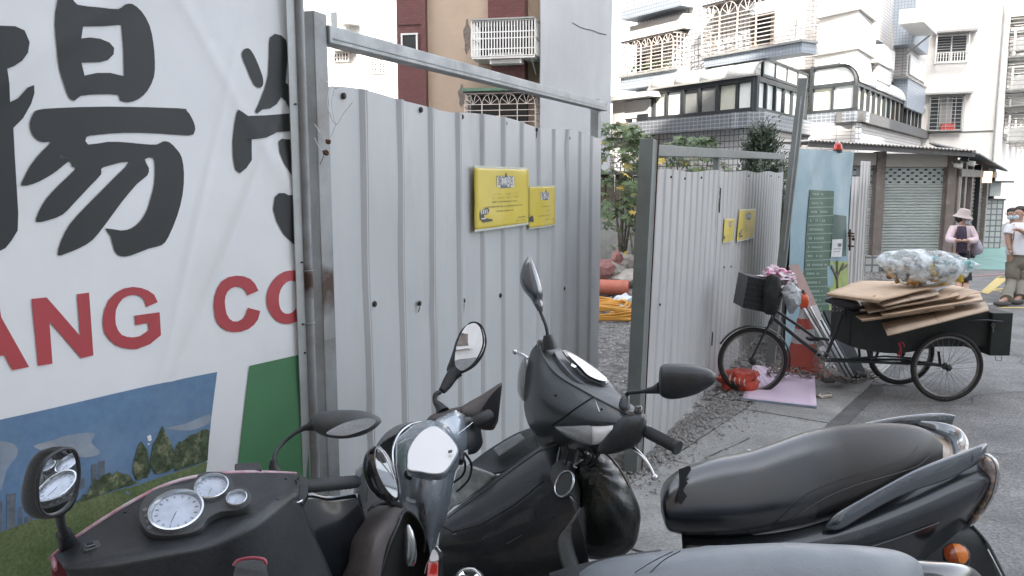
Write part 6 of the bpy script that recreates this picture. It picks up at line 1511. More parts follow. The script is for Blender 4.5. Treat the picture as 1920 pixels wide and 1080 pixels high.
def hand(par, c, d, s=1.0, side=1):
    d = V(d).normalized(); q = d.cross(V((0, 0, 1)))
    q = q.normalized() if q.length > .1 else V((1, 0, 0)); m_ = MB(); m_.blob(c, .036*s, 1, .05, 2, (1, .8, .8))
    for k in range(4): a = c+q*(k-1.5)*.017*s; m_.tube([a, a+d*.04*s, a+d*(.06+.008*(1.5-abs(k-1.2)))*s-V((0, 0, .015*s))], [.009*s, .008*s, .006*s], 6)
    m_.tube([c+q*side*.03*s, c+q*side*.045*s+d*.03*s], [.010*s, .008*s], 6); m_.build('hand', M['skin'], par, smooth=True)
# woman
tW = 12.75; W = scale_fn(tW); wo = thing('person', 'woman in a cream sun hat, pale pink jacket and black skirt looking to the right', 'person', PZ(1803, 567))
gz = V((0, 0, 0)); pv = W(1803, 476); gL = PZ(1797, 567, .05); gR = PZ(1810, 568, .05)
B_ = {'pel': (pv, .125, .1), 'waist': (W(1803, 458), .11, .09), 'chest': (W(1803, 440), .13, .1), 'neckb': (W(1803, 424), .06, .055), 'neck': (W(1804, 418), .045, .045), 'head': (W(1806, 408), .078, .085), 'top': (W(1806, 400), .06, .065),
      'hl': (W(1797, 488), .085), 'hr': (W(1810, 488), .085), 'kl': (W(1798, 525), .055), 'kr': (W(1810, 526), .055), 'al': (gL+V((0, 0, .06)), .036), 'ar': (gR+V((0, 0, .06)), .036), 'tl': (gL+V((.03, -.12, -.01)), .035), 'tr_': (gR+V((.03, -.12, -.01)), .035),
      'sl': (W(1787, 429), .055), 'sr': (W(1820, 429), .055), 'el': (W(1779, 450, -.1), .042), 'er': (W(1828, 450, -.1), .042), 'wl': (W(1796, 451, -.3), .028), 'wr': (W(1812, 451, -.3), .028)}
E_ = [('pel', 'waist'), ('waist', 'chest'), ('chest', 'neckb'), ('neckb', 'neck'), ('neck', 'head'), ('head', 'top'), ('pel', 'hl'), ('pel', 'hr'), ('hl', 'kl'), ('hr', 'kr'), ('kl', 'al'), ('kr', 'ar'), ('al', 'tl'), ('ar', 'tr_'), ('chest', 'sl'), ('chest', 'sr'), ('sl', 'el'), ('sr', 'er'), ('el', 'wl'), ('er', 'wr')]
skinned('body', B_, E_, M['skin'], wo)
J = {'w': (W(1803, 468), .17, .13), 'c': (W(1803, 443), .165, .125), 's': (W(1803, 430), .12, .1), 'sl': (W(1787, 430), .075), 'sr': (W(1820, 430), .075), 'el': (W(1778, 451, -.1), .066), 'er': (W(1829, 451, -.1), .066), 'wl': (W(1794, 452, -.28), .046), 'wr': (W(1814, 452, -.28), .046)}
skinned('jacket', J, [('w', 'c'), ('c', 's'), ('s', 'sl'), ('s', 'sr'), ('sl', 'el'), ('sr', 'er'), ('el', 'wl'), ('er', 'wr')], M['pink_cloth'], wo)
m_ = ploft([(1796, 424, 1811, 424, tW-.1, tW-.1, .05), (1794, 435, 1812, 435, tW-.12, tW-.12, .07), (1795, 450, 1812, 450, tW-.13, tW-.13, .08), (1793, 474, 1813, 474, tW-.12, tW-.12, .09)], 16, 4); m_.build('blouse', M['dark_print'], wo, smooth=True)
m_ = ploft([(1792, 470, 1815, 470, tW, tW, .12), (1788, 495, 1817, 495, tW, tW, .16), (1787, 526, 1819, 526, tW, tW, .19)], 20, 4); m_.build('skirt', M['skirt'], wo, smooth=True)
hc = W(1806, 406); m_ = MB(); m_.lathe(hc+V((0, 0, .015)), V((.15, -.12, 1)), [(.145, -.02), (.15, -.03), (.095, .02), (.092, .07), (.07, .105), (.0, .115)], 28); m_.build('sun_hat', M['hat'], wo, smooth=True)
m_ = MB(); m_.blob(hc+V((-.02, .02, -.03)), .088, 3, .15, 2, (1, 1, 1.0)); m_.build('hair', M['hair'], wo, smooth=True)
face(wo, hc+V((.01, -.01, -.035)), (.75, -.66, 0), .95)
hand(wo, W(1799, 451, -.33), (1, -.2, 0), .9); hand(wo, W(1808, 451, -.33), (-1, -.2, 0), .9, -1)
for g_ in (gL, gR): m_ = MB(); m_.blob(g_+V((.02, -.07, -.01)), .06, 2, .1, 2, (.8, 1.6, .6)); m_.build('shoe', M['shoe'], wo, smooth=True)
pb = thing('shoulder_bag', 'white and violet shoulder bag hanging at the side of the woman', 'bag', W(1830, 478))
m_ = ploft([(1820, 440, 1828, 438, tW, tW, .03), (1818, 455, 1836, 452, tW, tW, .09), (1822, 470, 1841, 466, tW, tW, .1), (1826, 480, 1838, 477, tW, tW, .05)], 16, 4); m_.build('bag_body', mat('white_violet_cloth', (.45, .43, .52), .8, var=.2, vs=20, col2=(.3, .26, .42), c2=(.55, .62)), pb, smooth=True)
m_ = MB(); m_.tube([W(1820, 427, -.1), W(1823, 440, -.12), W(1826, 452, -.05)], .012, 6, 4); m_.build('strap', M['notice_white'], pb, smooth=True)
# man in white t-shirt
tM = 12.7; Q = scale_fn(tM); mn = thing('person', 'man in a white t-shirt and khaki trousers walking at the right edge', 'person', PZ(1895, 568))
gL = PZ(1884, 567, .06); gR = PZ(1912, 564, .06)
B_ = {'pel': (Q(1909, 483), .14, .12), 'waist': (Q(1909, 462), .14, .12), 'chest': (Q(1909, 437), .15, .12), 'nb': (Q(1910, 420), .065), 'neck': (Q(1910, 413), .055), 'head': (Q(1911, 401), .082, .09), 'top': (Q(1912, 391), .07, .075),
      'hl': (Q(1901, 497), .1), 'hr': (Q(1917, 497), .1), 'kl': (Q(1897, 530), .07), 'kr': (Q(1914, 530), .07), 'al': (gL+V((.02, 0, .05)), .042), 'ar': (gR+V((0, 0, .05)), .042), 'tl': (gL+V((-.12, -.03, -.01)), .04), 'tr': (gR+V((-.12, -.03, -.01)), .04),
      'sl': (Q(1893, 427, -.05), .06), 'sr': (Q(1926, 427), .06), 'el': (Q(1889, 450, -.05), .045), 'er': (Q(1932, 442, -.12), .045), 'wl': (Q(1894, 470, -.1), .03), 'wr': (Q(1909, 430, -.28), .032)}
E2 = [('pel', 'waist'), ('waist', 'chest'), ('chest', 'nb'), ('nb', 'neck'), ('neck', 'head'), ('head', 'top'), ('pel', 'hl'), ('pel', 'hr'), ('hl', 'kl'), ('hr', 'kr'), ('kl', 'al'), ('kr', 'ar'), ('al', 'tl'), ('ar', 'tr'), ('chest', 'sl'), ('chest', 'sr'), ('sl', 'el'), ('sr', 'er'), ('el', 'wl'), ('er', 'wr')]
skinned('body', B_, E2, M['skin'], mn)
m_ = ploft([(1890, 477, 1926, 479, tM, tM, .19), (1889, 470, 1927, 471, tM, tM, .19), (1890, 450, 1929, 450, tM, tM, .18), (1890, 434, 1929, 434, tM, tM, .17), (1892, 424, 1927, 424, tM, tM, .14), (1901, 417, 1919, 417, tM, tM, .08)], 20, 4); m_.build('tshirt', M['white_shirt'], mn, smooth=True)
for a_, b_ in (((1894, 425, -.03), (1890, 439, -.06)), ((1926, 425, 0), (1930, 438, -.08))):
    m_ = MB(); m_.tube([Q(*a_), Q((a_[0]+b_[0])/2, (a_[1]+b_[1])/2, -.05), Q(*b_)], [.075, .075, .07], 14); m_.build('sleeve', M['white_shirt'], mn, smooth=True)
def trousers(Q, t, hips, legs, m, par):
    m_ = ploft([(hips[0], 474, hips[1], 474, t, t, .15), (hips[0]-1, 484, hips[1]+1, 484, t, t, .16), (hips[0], 496, hips[1], 496, t, t, .15), (hips[0]+3, 504, hips[1]-2, 504, t, t, .11)], 20, 4); o = m_.build('trousers', M[m], par, smooth=True)
    for l in legs:
        m_ = MB(); m_.tube([Q(*p) if isinstance(p, tuple) else p for p in l], [.115, .105, .088, .08, .082], 16, 4)
        for i, v in enumerate(m_.v): m_.v[i] = v+V((noise.noise(v*9), noise.noise(v*9+V((3, 3, 3))), 0))*.016
        m_.build('trouser_leg', M[m], o, smooth=True)
trousers(Q, tM, (1893, 1926), ([(1901, 492), (1899, 510), B_['kl'][0], B_['kl'][0]*.45+(gL+V((.02, 0, .1)))*.55, gL+V((.02, 0, .05))], [(1917, 492), (1916, 510), B_['kr'][0], B_['kr'][0]*.45+(gR+V((0, 0, .1)))*.55, gR+V((0, 0, .05))]), 'khaki', mn)
hc = Q(1911, 400); m_ = MB(); m_.blob(hc+V((.03, .02, .035)), .098, 5, .15, 2, (1, 1, .95)); m_.build('hair', M['hair'], mn, smooth=True)
face(mn, hc+V((-.01, -.01, -.01)), (-1, -.35, 0), 1, True)
hand(mn, Q(1906, 430, -.30), (-1, -.1, .1), 1.0); hand(mn, Q(1895, 472, -.1), (.1, -.1, -1), 1.0)
for g_ in (gL, gR): m_ = MB(); m_.blob(g_+V((-.05, -.01, -.01)), .075, 2, .1, 2, (1.9, .75, .65)); m_.build('shoe', M['shoe'], mn, smooth=True)
# second man mostly hidden behind him
tN = 13.6; Q = scale_fn(tN); m2 = thing('person', 'man with glasses and face mask mostly hidden behind the man in white', 'person', PZ(1903, 560))
gl = PZ(1899, 555, .05)
B_ = {'pel': (Q(1905, 481), .13, .12), 'c': (Q(1905, 440), .15, .12), 'nb': (Q(1902, 420), .06), 'neck': (Q(1900, 413), .05), 'head': (Q(1897, 402), .078, .085), 'top': (Q(1897, 394), .065, .07), 'hl': (Q(1900, 495), .1), 'hr': (Q(1911, 495), .1), 'al': (PZ(1900, 556, .06), .05), 'ar': (PZ(1912, 556, .06), .05), 'tl': (PZ(1897, 558, .04), .045), 'tr': (PZ(1909, 558, .04), .045), 'sl': (Q(1897, 428), .06), 'sr': (Q(1916, 428), .06), 'el': (Q(1899, 450), .045), 'er': (Q(1920, 450), .045), 'wl': (Q(1902, 470), .03), 'wr': (Q(1920, 470), .03)}
skinned('body', B_, [('pel', 'c'), ('c', 'nb'), ('nb', 'neck'), ('neck', 'head'), ('head', 'top'), ('pel', 'hl'), ('pel', 'hr'), ('hl', 'al'), ('hr', 'ar'), ('al', 'tl'), ('ar', 'tr'), ('c', 'sl'), ('c', 'sr'), ('sl', 'el'), ('sr', 'er'), ('el', 'wl'), ('er', 'wr')], M['skin'], m2)
m_ = ploft([(1891, 476, 1921, 476, tN, tN, .16), (1891, 450, 1921, 450, tN, tN, .16), (1892, 430, 1920, 430, tN, tN, .14), (1897, 419, 1910, 419, tN, tN, .07)], 20, 4); m_.build('shirt', M['white_shirt'], m2, smooth=True)
trousers(Q, tN, (1894, 1919), ([(1900, 492), (1900, 510), B_['hl'][0]*.5+B_['al'][0]*.5, B_['hl'][0]*.2+B_['al'][0]*.8, B_['al'][0]], [(1911, 492), (1911, 510), B_['hr'][0]*.5+B_['ar'][0]*.5, B_['hr'][0]*.2+B_['ar'][0]*.8, B_['ar'][0]]), 'skirt', m2)
hc = Q(1897, 401); m_ = MB(); m_.blob(hc+V((.02, .02, .04)), .09, 5, .15, 2, (1, 1, .8)); m_.build('hair', M['hair'], m2, smooth=True)
face(m2, hc+V((-.01, -.02, -.01)), (-.9, -.45, 0), 1, True, True)
# ------------------------------------------------------------------ scooters
M['plastic'] = mat('matte_black_plastic', (.022, .025, .028), .42, var=.2, vs=7, speck=.3, ss=160, dirt=.32, ds=5, dcol=(.06, .06, .06), bump=.12, bs=220)
M['plastic_grey'] = mat('dusty_grey_plastic', (.055, .06, .063), .6, var=.15, vs=7, dirt=.35, ds=4, dcol=(.12, .12, .115), bump=.1, bs=200)
M['gloss'] = mat('gloss_black_paint', (.012, .016, .021), .16, var=.15, vs=4, coat=.8, dirt=.12, ds=6, dcol=(.05, .05, .05))
M['satin'] = mat('satin_black_plastic', (.012, .015, .019), .36, var=.25, vs=5, coat=.3, speck=.35, ss=150, dirt=.3, ds=6, dcol=(.05, .05, .05), bump=.1, bs=150)
M['satin2'] = mat('satin_black_paint', (.018, .022, .027), .27, var=.2, vs=5, coat=.25, dirt=.2, ds=6, dcol=(.06, .06, .06))
M['gloss2'] = mat('dark_blue_grey_paint', (.045, .06, .078), .15, var=.12, vs=5, coat=1, dirt=.05, ds=5, dcol=(.09, .1, .11))
M['silver'] = mat('gunmetal_paint', (.25, .29, .33), .25, metal=.35, var=.08, vs=5, coat=.6, rvar=.06)
M['silver_light'] = mat('pale_metal_trim', (.55, .58, .60), .2, metal=.9, var=.08)
M['pod'] = mat('grey_instrument_pod', (.10, .11, .125), .35, var=.1, vs=8, coat=.3)
M['cowl'] = mat('charcoal_cowl', (.042, .048, .052), .42, speck=.2, ss=140, var=.12, vs=4, dirt=.25, ds=4, dcol=(.09, .09, .09), coat=.12)
M['cowl_top'] = mat('dusty_cowl_top', (.13, .14, .148), .6, var=.1, vs=9, dirt=.3, ds=9, dcol=(.22, .22, .21))
M['mirror'] = mat('mirror_glass', (.86, .88, .9), .02, metal=1, var=0)
M['lens'] = mat('clear_lens', (.22, .235, .24), .1, coat=1, var=.3, vs=14, alpha=.55)
M['lens_glint'] = mat('white_glint_reflector', (.93, .94, .95), .18, metal=.0, var=.06, vs=30, coat=.8)  # plain white base puts the reflector's bright glint into the colour
M['clear_grey'] = mat('clear_grey_lens', (.24, .27, .27), .12, coat=1, var=.35, vs=16)
M['face'] = mat('sky_tinted_gauge_face', (.42, .48, .58), .35, var=.2, vs=16, coat=1)  # bluish base paints the sky's reflection into the dial faces
M['dial_ink'] = mat('faint_dial_print', (.17, .2, .26), .5, var=0)
M['lcd'] = mat('pale_display_sky_white', (.80, .82, .84), .12, coat=1, var=.02)  # near-white base carries the sky's reflection on the middle scooter's display
M['red_trim'] = mat('scuffed_red_trim', (.30, .04, .07), .35, coat=.5, var=.15, vs=9, col2=(.50, .40, .44), c2=(.42, .62))
M['seat'] = mat('black_vinyl_seat', (.013, .017, .022), .24, coat=.9, var=.22, vs=5, bump=.1, bs=130, dirt=.12, ds=3.5, dcol=(.085, .075, .065), rvar=.08)
M['seat_pale'] = mat('pale_worn_seat_cover', (.20, .225, .25), .42, var=.1, vs=4, bump=.15, bs=120, dirt=.12, ds=4, dcol=(.1, .1, .1), rvar=.08)
M['mitt'] = mat('brown_nylon_mitt', (.088, .078, .076), .75, var=.12, vs=8, bump=.35, bs=35)
M['mitt_in'] = mat('black_mitt_lining', (.008, .008, .009), .9, var=0)
M['amber'] = mat('amber_lens', (.62, .17, .01), .25, coat=.6, var=.15, vs=40)
M['amber_dark'] = mat('dark_amber_lens', (.28, .05, .01), .25, coat=.6, var=.15, vs=40)
M['clear_tail'] = mat('clear_tail_lens', (.34, .30, .30), .1, coat=1, var=.5, vs=26, col2=(.7, .55, .42), c2=(.5, .6))
M['seat_dust'] = mat('dusty_pillion_vinyl', (.062, .058, .054), .48, coat=.12, var=.2, vs=7, bump=.15, bs=120, dirt=.4, ds=4, dcol=(.12, .105, .09))
M['grip'] = mat('ribbed_rubber_grip', (.03, .033, .036), .6, var=.1, vs=30)
M['garbage'] = mat('black_garbage_bag', (.012, .014, .013), .32, var=.3, vs=10, coat=.2, bump=.6, bs=16)
M['tail_warm'] = mat('tail_warm_reflection', (.36, .27, .2), .4, var=.08, coat=.3)  # tan base paints a warm reflection onto the tail top
for k_, iors in (('seat', 1.95), ('gloss2', 2.0), ('satin', 1.6), ('satin2', 1.9), ('gloss', 1.8), ('seat_pale', 1.6), ('silver', 1.8)):
    M[k_].node_tree.nodes['Principled BSDF'].inputs['Coat IOR'].default_value = iors
def ntilt(px, py, ratio, ang=0):
    tc = -ray(px, py).normalized(); u = UP*cos(radians(ang))+V((1, 0, 0))*sin(radians(ang)); u = (u-tc*u.dot(tc)).normalized()
    r = min(1, max(0, ratio)); return (tc*r+u*sqrt(1-r*r)).normalized()
def flatpoly(pts, t, n, nm, m, par, th=.004, lift=0, smooth=False, bev=0):
    """solid plate: measured outline laid on the plane through its middle with normal n"""
    cx = sum(p[0] for p in pts)/len(pts); cy = sum(p[1] for p in pts)/len(pts); c = P(cx, cy, t)
    q = [PL(x, y, c, n)+n*lift for x, y in pts]; k = len(q); m_ = MB()
    m_.add(q+[p-n*th for p in q], [tuple(range(k)), tuple(reversed(range(k, 2*k)))]+[(i, k+i, k+(i+1) % k, (i+1) % k) for i in range(k)])
    return m_.build(nm, M[m], par, bevel=bev, weld=True)
def ptube(l, t, r, nm, m, par, smooth=4, n=10):
    m_ = MB(); m_.tube([P(q[0], q[1], q[2] if len(q) > 2 else t) for q in l], r, n, smooth); return m_.build(nm, M[m], par, smooth=True)
def refl(px, py, t, target):
    c = P(px, py, t); a = (C0-c).normalized(); b = (V(target)-c).normalized(); return (a+b).normalized()
def pwheel(par, c, ax, R, w_=.05):
    ax = V(ax).normalized(); m_ = MB(); m_.torus(c, ax, R-w_, w_, 40, 12); o = m_.build('wheel', M['rubber'], par, smooth=True)
    m_ = MB(); m_.lathe(c, ax, [(R-w_*1.6, -.03), (R-w_*1.9, -.02), (.04, -.035), (.04, .035), (R-w_*1.9, .02), (R-w_*1.6, .03)], 30); m_.build('rim', M['rim'], o, smooth=40)

from mathutils.bvhtree import BVHTree
def onsurf(ob, l, r, nm, m, par=None, lift=.3, n=8):
    me = ob.data; off = basis[ob]; pts = []
    bv = BVHTree.FromPolygons([v.co+off for v in me.vertices], [tuple(p.vertices) for p in me.polygons])
    for a, b_ in zip(l[:-1], l[1:]):
        for k in range(n+(b_ is l[-1])):
            x = a[0]+(b_[0]-a[0])*k/n; y = a[1]+(b_[1]-a[1])*k/n; d = ray(x, y).normalized(); h = bv.ray_cast(C0, d)
            if h[0]: pts.append(h[0]+h[1]*r*lift*(1 if h[1].dot(d) < 0 else -1))
    if len(pts) > 2: mm = MB(); mm.tube(pts, r, 6); return mm.build(nm, M[m], par or ob, smooth=True)
# ---- scooter one: round gauges, red edge
s1 = thing('motor_scooter', 'black scooter at lower left with red edged dash and three round silver gauges', 'scooter', PZ(520, 1500))
G1 = [[(100, 1043, 1.67), (150, 1004, 1.69), (240, 946, 1.74), (320, 907, 1.80), (400, 890, 1.85), (480, 886, 1.91), (556, 888, 1.97)],
      [(109, 1051, 1.62), (165, 1022, 1.645), (262, 980, 1.69), (345, 948, 1.745), (425, 922, 1.80), (500, 906, 1.87), (559, 901, 1.94)],
      [(116, 1060, 1.585), (185, 1040, 1.60), (285, 1018, 1.635), (370, 992, 1.68), (450, 958, 1.74), (515, 926, 1.83), (560, 915, 1.91)],
      [(121, 1067, 1.565), (205, 1056, 1.575), (300, 1040, 1.595), (390, 1020, 1.63), (470, 982, 1.69), (522, 946, 1.79), (561, 930, 1.89)],
      [(128, 1090, 1.575), (210, 1084, 1.575), (305, 1072, 1.60), (398, 1056, 1.635), (482, 1025, 1.70), (535, 985, 1.80), (566, 950, 1.905)],
      [(135, 1200, 1.64), (220, 1220, 1.64), (330, 1240, 1.66), (430, 1240, 1.70), (520, 1220, 1.76), (590, 1180, 1.86), (640, 1120, 1.97)]]
dco = patch(G1, 6).build('dash_cover', M['plastic'], s1, smooth=60, solid=.004, weld=True)
for a_, b_ in (((215, 1005), (240, 1000)), ((500, 930), (522, 922)), ((465, 985), (478, 978)), ((300, 1030), (330, 1028))): onsurf(dco, [a_, b_], .0007, 'scratch', 'cowl_top')
for x, y in ((235, 962), (535, 900), (520, 938)): onsurf(dco, [(x-2, y), (x, y), (x+2, y)], .0028, 'cover_screw', 'mitt_in', n=2)
gfr = [[(p[0], p[1]+.5, p[2]+.002) for p in G1[0]], [(p[0]-4, p[1]+22, p[2]+.05) for p in G1[0]], [(p[0]+0, p[1]+150, p[2]+.12) for p in G1[0]], [(p[0]+10, p[1]+380, p[2]+.16) for p in G1[0]]]
patch(gfr, 5).build('front_cowl', mat('dark_red_paint', (.22, .02, .035), .3, coat=.6), s1, smooth=True, solid=.004)
ptube([(104, 1068, 1.585), (101, 1050, 1.63)]+G1[0], 0, [.004, .0058]+[.0058]*6+[.004], 'red_edge', 'red_trim', s1)
# dark inner shield under the right side of the dash
patch([[(430, 1010, 1.82), (500, 965, 1.90), (565, 925, 1.98), (620, 930, 2.06), (672, 925, 2.12)], [(430, 1060, 1.86), (520, 1040, 1.93), (590, 1030, 2.0), (650, 1020, 2.08), (690, 1000, 2.15)], [(430, 1200, 1.92), (540, 1200, 2.0), (620, 1200, 2.06), (680, 1190, 2.13), (720, 1150, 2.2)]], 5).build('inner_shield', M['gloss'], s1, smooth=True, solid=.006)
ng = ntilt(330, 960, .74, -10)
flatpoly(sm([(262, 952), (276, 930), (300, 916), (335, 911), (362, 905), (374, 890), (400, 886), (428, 891), (440, 913), (462, 918), (471, 932), (466, 948), (445, 958), (412, 962), (388, 976), (378, 992), (350, 1003), (305, 1006), (278, 1000), (262, 978)], 3), 1.715, ng, 'gauge_surround', 'plastic_grey', s1, .02, .004, bev=.002)
def gauge(px, py, t, rpx, ratio, ang, par, facem='face', nticks=16, chrome='silver_light', nm='gauge'):
    n = ng; c = PL(px, py, P(366, 945, 1.715)+ng*.008, ng); R = rpx*(c-C0).dot(FW)/FPX
    m_ = MB(); m_.lathe(c, n, [(R*1.02, -.012), (R*1.02, .004), (R, .009), (R*.93, .010), (R*.88, .004), (R*.86, -.002)], 48); o = m_.build(nm, M[chrome], par, smooth=50)
    m_ = MB(); m_.lathe(c, n, [(R*.86, .0005), (0, .0006)], 40); m_.build('dial', M[facem], o)
    m_ = MB(); u = n.orthogonal().normalized(); w2 = n.cross(u)
    for k in range(nticks):
        a = 2*pi*k/nticks; d = u*cos(a)+w2*sin(a); m_.bar(c+n*.0015+d*R*.66, c+n*.0015+d*R*.78, R*.03, .0004, n)
    m_.bar(c+n*.002, c+n*.002-(u+w2*.9).normalized()*R*.55, R*.02, .0006, n); m_.build('dial_marks', M['dial_ink'], o)['kind'] = 'stuff'
    return o
gauge(331, 959, 1.70, 49, .74, -10, s1); gauge(397, 915, 1.775, 31, .74, -10, s1); g3 = gauge(444, 937, 1.755, 19, .76, -10, s1, nticks=8)
m_ = MB(); 
for k in range(4): c = PL(272+3*k, 957+11*k, P(366, 945, 1.715)+ng*.004, ng); m_ = MB(); m_.lathe(c, ng, [(.005, 0), (.005, .003), (.0, .004)], 10); m_.build('indicator_lamp', M['cowl_top'], s1, smooth=True)
# key switch, rocker, levers, black box
m_ = MB(); n_ = ntilt(172, 1030, .6); c = P(172, 1030, 1.63); u = (n_.cross(V((0, 0, 1)))).normalized(); m_.box(c+n_*.004, u*.016, n_.cross(u)*.013, n_*.007); sw = m_.build('rocker_switch', M['plastic_grey'], s1, bevel=.003)
m_ = MB(); m_.box(c+n_*.012+u*.003, u*.009, n_.cross(u)*.007, n_*.003); m_.build('rocker', M['gloss'], sw, bevel=.002)
flatpoly([(440, 869), (488, 866), (491, 880), (440, 884)], 1.93, ntilt(465, 874, .3), 'fluid_cap', 'plastic', s1, .03, bev=.003)
flatpoly([(530, 966), (546, 963), (552, 968), (546, 975), (531, 977)], 1.86, ntilt(540, 970, .85), 'key_tag', 'yellow', s1, .003)
m_ = MB(); m_.box(P(530, 948, 1.86), (.022, 0, 0), (0, .008, 0), (0, 0, .012)); m_.build('indicator_switch', M['gloss'], s1, bevel=.003)
ptube([(548, 944, 1.88), (560, 942, 1.88), (566, 938, 1.89)], 0, .003, 'lever_end', 'chrome', s1, 2)
flatpoly(sm([(444, 1052), (470, 1047), (495, 1050), (500, 1062), (498, 1120), (438, 1120)], 2), 1.62, ntilt(470, 1075, .9), 'seat_lock_panel', 'plastic', s1, .02)
ptube([(438, 1060, 1.61), (446, 1051, 1.61), (470, 1046, 1.61), (494, 1049, 1.61), (499, 1058, 1.61)], 0, .0035, 'panel_trim', 'red_trim', s1)
m_ = MB(); m_.tube([P(552, 913, 1.93), P(585, 911, 1.96), P(668, 903, 2.06), P(672, 903, 2.065)], [.018, .0165, .0165, .012], 18); gp = m_.build('grip', M['grip'], s1, smooth=50)
m_ = MB()
for k in range(9): x = 592+k*8; m_.torus(P(x, 911-(x-585)*.093, 1.965+(x-585)*.0012), (P(672, 903, 2.065)-P(585, 911, 1.96)), .0166, .0008, 18, 4)
m_.build('grip_ribs', M['grip'], gp)['kind'] = 'stuff'
flatpoly([(560, 888), (575, 893), (578, 925), (566, 948), (556, 930)], 1.92, ntilt(566, 915, .9), 'bar_collar', 'plastic', s1, .03, bev=.003)
# left mirror
m_ = ploft([(98, 838, 116, 837, 1.60, 1.60, .006), (72, 848, 136, 845, 1.60, 1.60, .016), (54, 872, 146, 866, 1.60, 1.60, .02), (44, 905, 149, 897, 1.60, 1.60, .022), (41, 935, 146, 926, 1.60, 1.60, .02), (46, 957, 136, 950, 1.60, 1.60, .016), (60, 970, 116, 967, 1.60, 1.60, .01), (80, 974, 96, 973, 1.60, 1.60, .004)], 24, 5); mh = m_.build('mirror', M['plastic'], s1, smooth=True)
nm_ = refl(108, 908, 1.58, P(360, 960, 1.72)+V((0, 0, .02)))
tl_ = (-ray(108, 908)).normalized(); nm_ = (nm_*.55+tl_*.45).normalized(); nm_ = refl(108, 908, 1.58, P(330, 950, 1.72))
def glassplate(outl, t, n, par, lens=None, rimr=.003, rm='plastic'):
    cx = sum(p[0] for p in outl)/len(outl); cy = sum(p[1] for p in outl)/len(outl); c = P(cx, cy, t)
    q = [P(x, y, t) for x, y in outl]; k = len(q); m_ = MB(); rows = []
    # gently domed plate around the given normal; the outline is kept
    tc = (C0-c).normalized(); vs = [c+tc*.001]; 
    fr_ = [ .2, .4, .6, .8, 1.0]
    for f in fr_: vs += [c+(p-c)*f for p in q]
    fs = [(0, 1+i, 1+(i+1) % k) for i in range(k)]
    for a in range(len(fr_)-1): fs += [(1+a*k+i, 1+(a+1)*k+i, 1+(a+1)*k+(i+1) % k, 1+a*k+(i+1) % k) for i in range(k)]
    m_.add(vs, fs); o = m_.build('mirror_glass', M['mirror'], par, smooth=True)
    return o
def tiltplate(outl, t, n, par, nm='mirror_glass', m='mirror', th=.002, curve=.0):
    """plate lying on the plane with normal n, thickness th; slightly convex"""
    cx = sum(p[0] for p in outl)/len(outl); cy = sum(p[1] for p in outl)/len(outl); c = P(cx, cy, t); k = len(outl)
    q = [PL(x, y, c, n) for x, y in outl]; vs = [c]; F = (.25, .5, .75, 1.0)
    for f in F: vs += [c+(p-c)*f-n*curve*((p-c).length*f)**2 for p in q]
    fs = [(0, 1+i, 1+(i+1) % k) for i in range(k)]
    for a in range(3): fs += [(1+a*k+i, 1+(a+1)*k+i, 1+(a+1)*k+(i+1) % k, 1+a*k+(i+1) % k) for i in range(k)]
    m_ = MB(); m_.add(vs, fs); return m_.build(nm, M[m], par, smooth=True)
o1 = sm([(142, 850), (148, 875), (147, 905), (138, 935), (118, 958), (92, 967), (76, 955), (70, 930), (72, 895), (84, 865), (110, 845), (130, 841)], 4)
tiltplate(o1, 1.548, nm_, mh, curve=.3)
cc_ = P(sum(p[0] for p in o1)/len(o1), sum(p[1] for p in o1)/len(o1), 1.548); m_ = MB(); rl = [PL(x, y, cc_, nm_) for x, y in o1]; m_.tube(rl+[rl[0]], .0035, 8); m_.build('mirror_rim', M['plastic'], mh, smooth=True)
n_ = len(o1); m_ = MB(); m_.rings([rl, [P(p[0], p[1], 1.60) for p in o1]], False); m_.build('mirror_shell', M['plastic'], mh, smooth=True)
ptube([(112, 962, 1.61), (115, 985, 1.63), (122, 1004, 1.65)], 0, [.010, .009, .011], 'mirror_stem', 'plastic', s1)
ptube([(118, 998, 1.65), (124, 1010, 1.66), (128, 1028, 1.67)], 0, [.015, .017, .018], 'stem_boot', 'plastic', s1)
# right mirror seen from its edge
m_ = ploft([(581, 790, 582, 800, 2.04, 2.04, .012), (592, 776, 596, 812, 2.04, 2.04, .035), (612, 771, 614, 819, 2.04, 2.04, .045), (640, 769, 642, 822, 2.04, 2.04, .05), (672, 770, 674, 817, 2.04, 2.04, .05), (696, 775, 697, 807, 2.04, 2.04, .04), (710, 782, 710, 797, 2.04, 2.04, .02), (715, 788, 715, 791, 2.04, 2.04, .006)], 22, 5); mh = m_.build('mirror', M['plastic_grey'], s1, smooth=True)
o1 = sm([(612, 813), (630, 800), (655, 790), (688, 784), (704, 788), (697, 799), (675, 809), (645, 817)], 4); tiltplate(o1, 1.987, refl(655, 800, 1.99, P(500, 1000, 1.6)), mh, m='lens_glint' if False else 'mirror')
ptube([(592, 795, 2.03), (570, 803, 2.03), (552, 813, 2.02), (528, 833, 2.0), (516, 850, 1.97), (513, 874, 1.95)], 0, [.011, .007, .005, .005, .005, .006], 'mirror_stem', 'plastic', s1)
ptube([(513, 862, 1.95), (513, 874, 1.95), (515, 884, 1.95)], 0, [.008, .011, .014], 'stem_boot', 'plastic', s1)
ptube([(575, 803, 2.03), (590, 795, 2.04)], 0, [.008, .02], 'mirror_neck', 'plastic', mh, 1)
